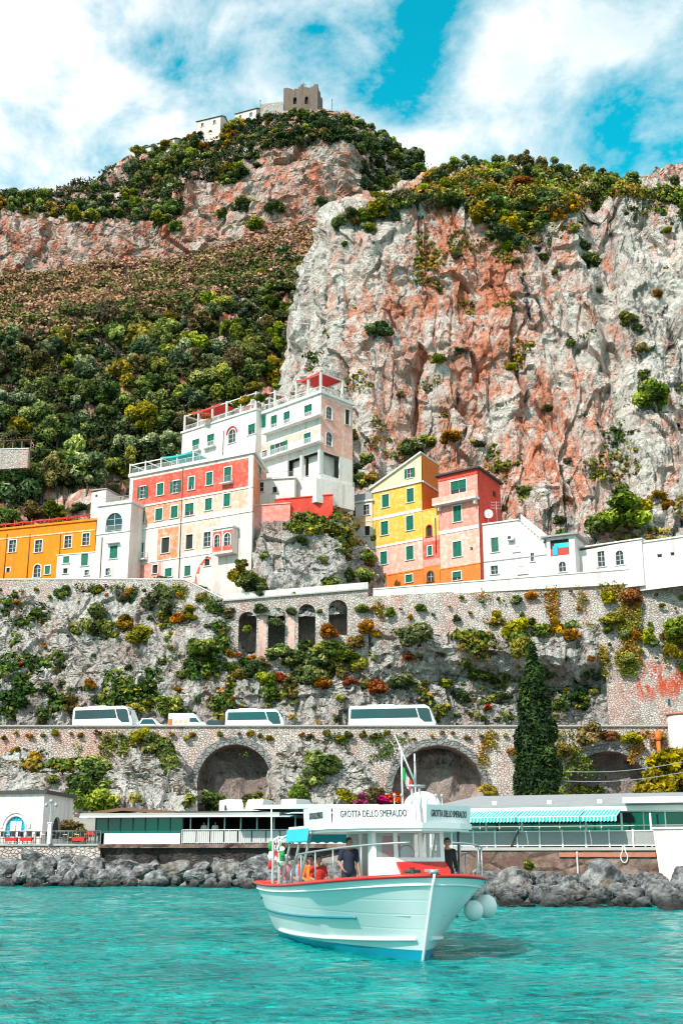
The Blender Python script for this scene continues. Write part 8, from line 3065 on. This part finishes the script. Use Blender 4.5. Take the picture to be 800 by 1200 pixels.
def wall_weeds(poly, n, thr, seed, fy):
    g = np.random.default_rng(seed)
    xs, ys = [p[0] for p in poly], [p[1] for p in poly]
    C_ = []
    for _ in range(n * 6):
        x, y = g.uniform(min(xs), max(xs)), g.uniform(min(ys), max(ys))
        if inside(x, y, poly): C_.append(P(x, y, fy(x)))
    C_ = np.array(C_)
    C_ = C_[fbm(C_ * np.array([.35, .35, .16]), 4, seed, .6) > thr][:n]
    k, per = len(C_), 13
    d = g.normal(size=(k, per, 3))
    c = (C_[:, None, :] + d * np.array([.30, .12, .34]) - np.array([0, .12, .1])).reshape(-1, 3)
    nz = g.normal(size=c.shape) + np.array([0, -1.2, .5])
    nz /= np.linalg.norm(nz, axis=1, keepdims=True)
    t = np.cross(nz, g.normal(size=c.shape))
    t /= np.linalg.norm(t, axis=1, keepdims=True)
    b = np.cross(nz, t)
    s = (.17 * (.6 + .8 * g.random(len(c))))[:, None]
    V = np.stack([c - t * s, c - b * s * .7, c + t * s, c + b * s * .7], 1)
    hue = np.clip(np.repeat(.5 + .9 * fbm(C_ * .12, 2, seed + 3), per) + .1 * g.normal(size=len(c)), 0, 1)
    o = link('weeds', fast_mesh('weeds', V.reshape(-1, 3), np.arange(len(c) * 4).reshape(-1, 4), [MATS['slopeweed']], False, {'tone': np.repeat(np.clip(g.random(len(c)), .1, 1), 4), 'hue': np.repeat(hue, 4)}))
    o['kind'] = 'stuff'


wall_weeds([(440, 702), (700, 688), (800, 674), (800, 790), (706, 800), (702, 750), (600, 748), (440, 738)], 1000, .12, 31, wall_y)
wall_weeds([(0, 686), (215, 686), (262, 708), (262, 722), (210, 704), (0, 706)], 260, .05, 32, wall_y)
wall_weeds([(0, 858), (790, 858), (790, 872), (640, 930), (575, 930), (560, 890), (440, 890), (330, 885), (225, 885), (0, 884)], 520, .14, 33, lambda x: 165.8)
for (x, y, s, m) in [(389, 757, 44, 'f_dg'), (405, 766, 36, 'f_g'), (384, 740, 24, 'f_o'), (372, 770, 34, 'f_dg'), (416, 752, 24, 'f_o'), (418, 778, 26, 'f_y'), (395, 786, 32, 'f_br'), (340, 772, 26, 'f_g'), (326, 762, 30, 'f_dg'), (304, 780, 26, 'f_br'), (282, 782, 28, 'f_g'), (268, 765, 20, 'f_o'), (352, 790, 30, 'f_dg'), (428, 735, 22, 'f_o'), (425, 712, 16, 'f_dg'), (305, 713, 16, 'f_dg'), (341, 716, 14, 'f_dg'), (323, 730, 16, 'f_dg'), (358, 755, 18, 'f_dg'), (375, 715, 10, 'f_g'), (290, 738, 12, 'f_g'), (760, 745, 26, 'f_g'), (792, 735, 34, 'f_g'), (796, 760, 30, 'f_y'), (740, 700, 22, 'f_o'), (712, 700, 20, 'f_y'), (716, 725, 22, 'f_y')]:
    put_bush(x, y, s, m, None, M_W, GWL, 'wall plant', name='wall_plant', Y=wall_y(x))

# -------- viaduct: tufts under the parapet, creepers, shrubs at its foot
M_V = [('the left viaduct arch', 274, 880), ('the middle viaduct arch', 514, 880), ('the right viaduct arch', 714, 880), ('the leftmost coach', 124, 850), ('the harbour building', 40, 920), ('the dark restaurant roof', 150, 945), ('the rock between the arches', 370, 900)]
GV = 'plants on the viaduct'
for i, x in enumerate(range(6, 792, 15)):
    if vr.random() < .8:
        put_bush(x + vr.uniform(-5, 5), 860 + vr.uniform(-3, 6), vr.uniform(5, 11), pick([('f_y', 2.5), ('f_o', 1), ('f_br', 1), ('f_g', 1)]), None, M_V, GV, 'viaduct tuft', name='wall_plant', Y=165.75)
for (x, y, s, m, Y) in [(110, 892, 42, 'f_dg', 163), (108, 915, 44, 'f_dg', 161), (98, 936, 36, 'f_g', 160), (122, 940, 40, 'f_g', 159.5), (182, 874, 34, 'f_g', 164), (165, 862, 20, 'f_y', 165.4), (378, 893, 40, 'f_dg', 162.8), (362, 912, 32, 'f_g', 161.5), (352, 930, 24, 'f_g', 160.5), (440, 935, 30, 'f_br', 159), (460, 935, 28, 'f_r', 159), (450, 937, 20, 'f_pk', 158.6), (424, 936, 20, 'f_pk', 158.8),
                        (405, 935, 26, 'f_y', 159.5), (300, 935, 26, 'f_g', 169), (247, 938, 34, 'f_dg', 164), (690, 862, 30, 'f_br', 165.4), (740, 864, 22, 'f_y', 165.4), (712, 862, 18, 'f_o', 165.4), (660, 878, 26, 'f_y', 165), (756, 922, 30, 'f_g', 158), (778, 905, 50, 'f_y', 157), (796, 885, 48, 'f_y', 158), (765, 925, 42, 'f_y', 156), (800, 922, 50, 'f_y', 156), (656, 932, 20, 'f_g', 162),
                        (572, 925, 22, 'f_y', 164.6), (600, 880, 18, 'f_o', 165.4), (620, 865, 18, 'f_dg', 165.4), (40, 890, 22, 'f_o', 162), (60, 912, 18, 'f_g', 161), (20, 880, 14, 'f_o', 164), (684, 930, 30, 'f_dg', 169), (705, 933, 26, 'f_dg', 168.5), (300, 945, 34, 'f_g', 160)]:
    put_bush(x, y, s, m, (rock_l if x < 225 else rock_m) if Y < 164.5 and (x < 200 or 340 < x < 400) else None, M_V, GV, 'viaduct shrub', Y=Y)
for (x, y, s, m, Y) in [(85, 968, 30, 'f_br', 107), (92, 978, 26, 'f_g', 106.5), (76, 975, 18, 'f_dg', 107)]:
    put_bush(x, y, s, m, None, M_V, 'shrubs beside the white harbour building', 'garden shrub', Y=Y)
put_bush(618, 1013, 16, 'f_g', None, [('the leaning dark pole', 605, 990)], 'green tuft on the shore', 'shore tuft', Y=67, name='grass_clump')

# hanging creeper left of the first arch
lo = []
for i in range(16):
    t = i / 15
    px = 190 + 24 * t ** .8
    p = P(px, 872 + 76 * t, 164.2 - 3.0 * t)
    lo.append((p.x, p.y, p.z, 1.25 - .2 * t, .8, 1.0))
me = set_mat(leafy(611, 4200, .30, lo, rough=.9), 'f_g')
o = link('creeper', me)
tag(o, 'long green creeper hanging down the viaduct wall left of the first arch', 'creeper', kind='thing')

# -------- the tall cypress
def cypress():
    base = P(631, 948, 150)
    topz = Z(752, 150)
    H_ = topz - base.z
    o = empty('cypress_tree', base, 0, 'tall dark pointed cypress between the middle and right arches', 'tree')
    wid = 29 / ppm(850, 150)
    lo = []
    g = random.Random(8)
    for i in range(90):
        t = (i / 90) ** .9
        prof = min(1, t * 9 + .75) * (1 - t ** 2.1) ** .8
        r = wid * prof
        a = g.uniform(0, 6.28)
        rr = max(0, r - .45) * g.uniform(.55, 1.0)
        s = .35 + .42 * prof * g.uniform(.7, 1.2)
        lo.append((rr * math.cos(a), rr * math.sin(a), H_ * (.03 + .95 * t), s, s, s * 1.9))
    for i in range(14): lo.append((0, 0, H_ * (.08 + .88 * i / 14), max(.25, wid * .82 * (1 - (i / 14) ** 2)), max(.25, wid * .82 * (1 - (i / 14) ** 2)), H_ * .07))
    me = set_mat(leafy(17, 24000, .21, lo, rough=1.1, stretch=1.8, droop=-.5), 'f_cy')
    link('crown', me, o)
    MB().tube([(0, 0, -1), (0, 0, H_ * .5), (0, 0, H_ * .9)], [.35, .2, .05], n=8).build('trunk', MATS['bark'], o)


cypress()
label_many()
for o in scn.objects:
    if o.parent is None and o.get('category') and not o.get('kind'): o['kind'] = 'thing'
# ================================================================== SKY, SUN, CAMERA
def make_world():
    w = bpy.data.worlds.new('World')
    scn.world = w
    w.use_nodes = True
    nt = w.node_tree
    nt.nodes.clear()
    t = MT.__new__(MT)
    t.nt = nt
    t._pos = t._tc = t._geo = None
    out = nt.nodes.new('ShaderNodeOutputWorld')
    sky = t.n('ShaderNodeTexSky', _sky_type='NISHITA', _sun_disc=False)
    sky.sun_elevation = SUN_EL
    sky.sun_rotation = SUN_AZ
    sky.air_density = 1.0
    sky.dust_density = .4
    sky.ozone_density = 1.5
    d = t.tc('Generated')
    s = t.sep(d)
    tint = t.mix(1.0, sky.outputs[0], (.05, 4.0, 3.2), 'MULTIPLY')
    # clouds: noise on a flat layer overhead
    k = t.math("ADD", t.math("MAXIMUM", s[2], .0), .30)
    cu = t.n('ShaderNodeCombineXYZ', X=t.math('DIVIDE', s[0], k), Y=t.math('DIVIDE', s[1], k), Z=0.0).outputs[0]
    mp = t.map(cu, (1.0, 1.0, 1.0), CLOUD_LOC)
    n = t.noise(mp, 2.3, 9, .60, .35)
    n2 = t.noise(mp, 7.5, 7, .62, .3)
    nn = t.math('ADD', t.math('MULTIPLY', n, .68), t.math('MULTIPLY', n2, .32))
    cl = t.ramp(nn, CLOUD_RAMP)
    shade = t.ramp(t.noise(t.map(mp, (1, 1, 1), (.13, .1, 0)), 2.6, 7, .6), [(.30, (9.0, 11.6, 12.4)), (.52, (15.5, 15.6, 15.8))])
    c = t.mix(cl, tint, shade)
    low = t.n('ShaderNodeMapRange', Value=s[2], i1=-.02, i2=.02).outputs[0]
    c = t.mix(low, (1.0, 1.6, 1.7), c)
    bg = t.n('ShaderNodeBackground', Color=c, Strength=SKY_STR)
    nt.links.new(bg.outputs[0], out.inputs[0])


SKY_STR = .076
SUN_EL = R(41)
SUN_AZ = math.atan2(-.56, -.82)       # from behind the camera, on its left
CLOUD_LOC = (11.1, .03, 0)
CLOUD_RAMP = [(.405, 0.0), (.52, 1.0)]
make_world()
sd = Vector((math.sin(SUN_AZ) * math.cos(SUN_EL), math.cos(SUN_AZ) * math.cos(SUN_EL), math.sin(SUN_EL)))
sun = bpy.data.lights.new('sun', 'SUN')
sun.energy = 5.0
sun.angle = R(.5)
sun.color = (1.0, .95, .87)
so = bpy.data.objects.new('sun', sun)
COL.objects.link(so)
so.rotation_euler = (-sd).to_track_quat('-Z', 'Y').to_euler()

cam = bpy.data.cameras.new('camera')
cam.lens = F / 1200 * 36
cam.sensor_width = 36
cam.clip_end = 6000
cam.clip_start = .5
co = bpy.data.objects.new('camera', cam)
COL.objects.link(co)
co.location = (0, 0, CAMZ)
co.rotation_euler = (math.pi / 2 + AL, 0, 0)
scn.camera = co
scn.view_settings.view_transform = 'Standard'
scn.view_settings.look = 'None'
scn.view_settings.exposure = 0
scn.view_settings.gamma = 1
scn.cycles.max_bounces = 6
scn.cycles.diffuse_bounces = 3
scn.cycles.glossy_bounces = 3
scn.cycles.use_denoising = True
scn.cycles.filter_width = 1.15
scn.cycles.sample_clamp_indirect = 4
scn.cycles.sample_clamp_direct = 12
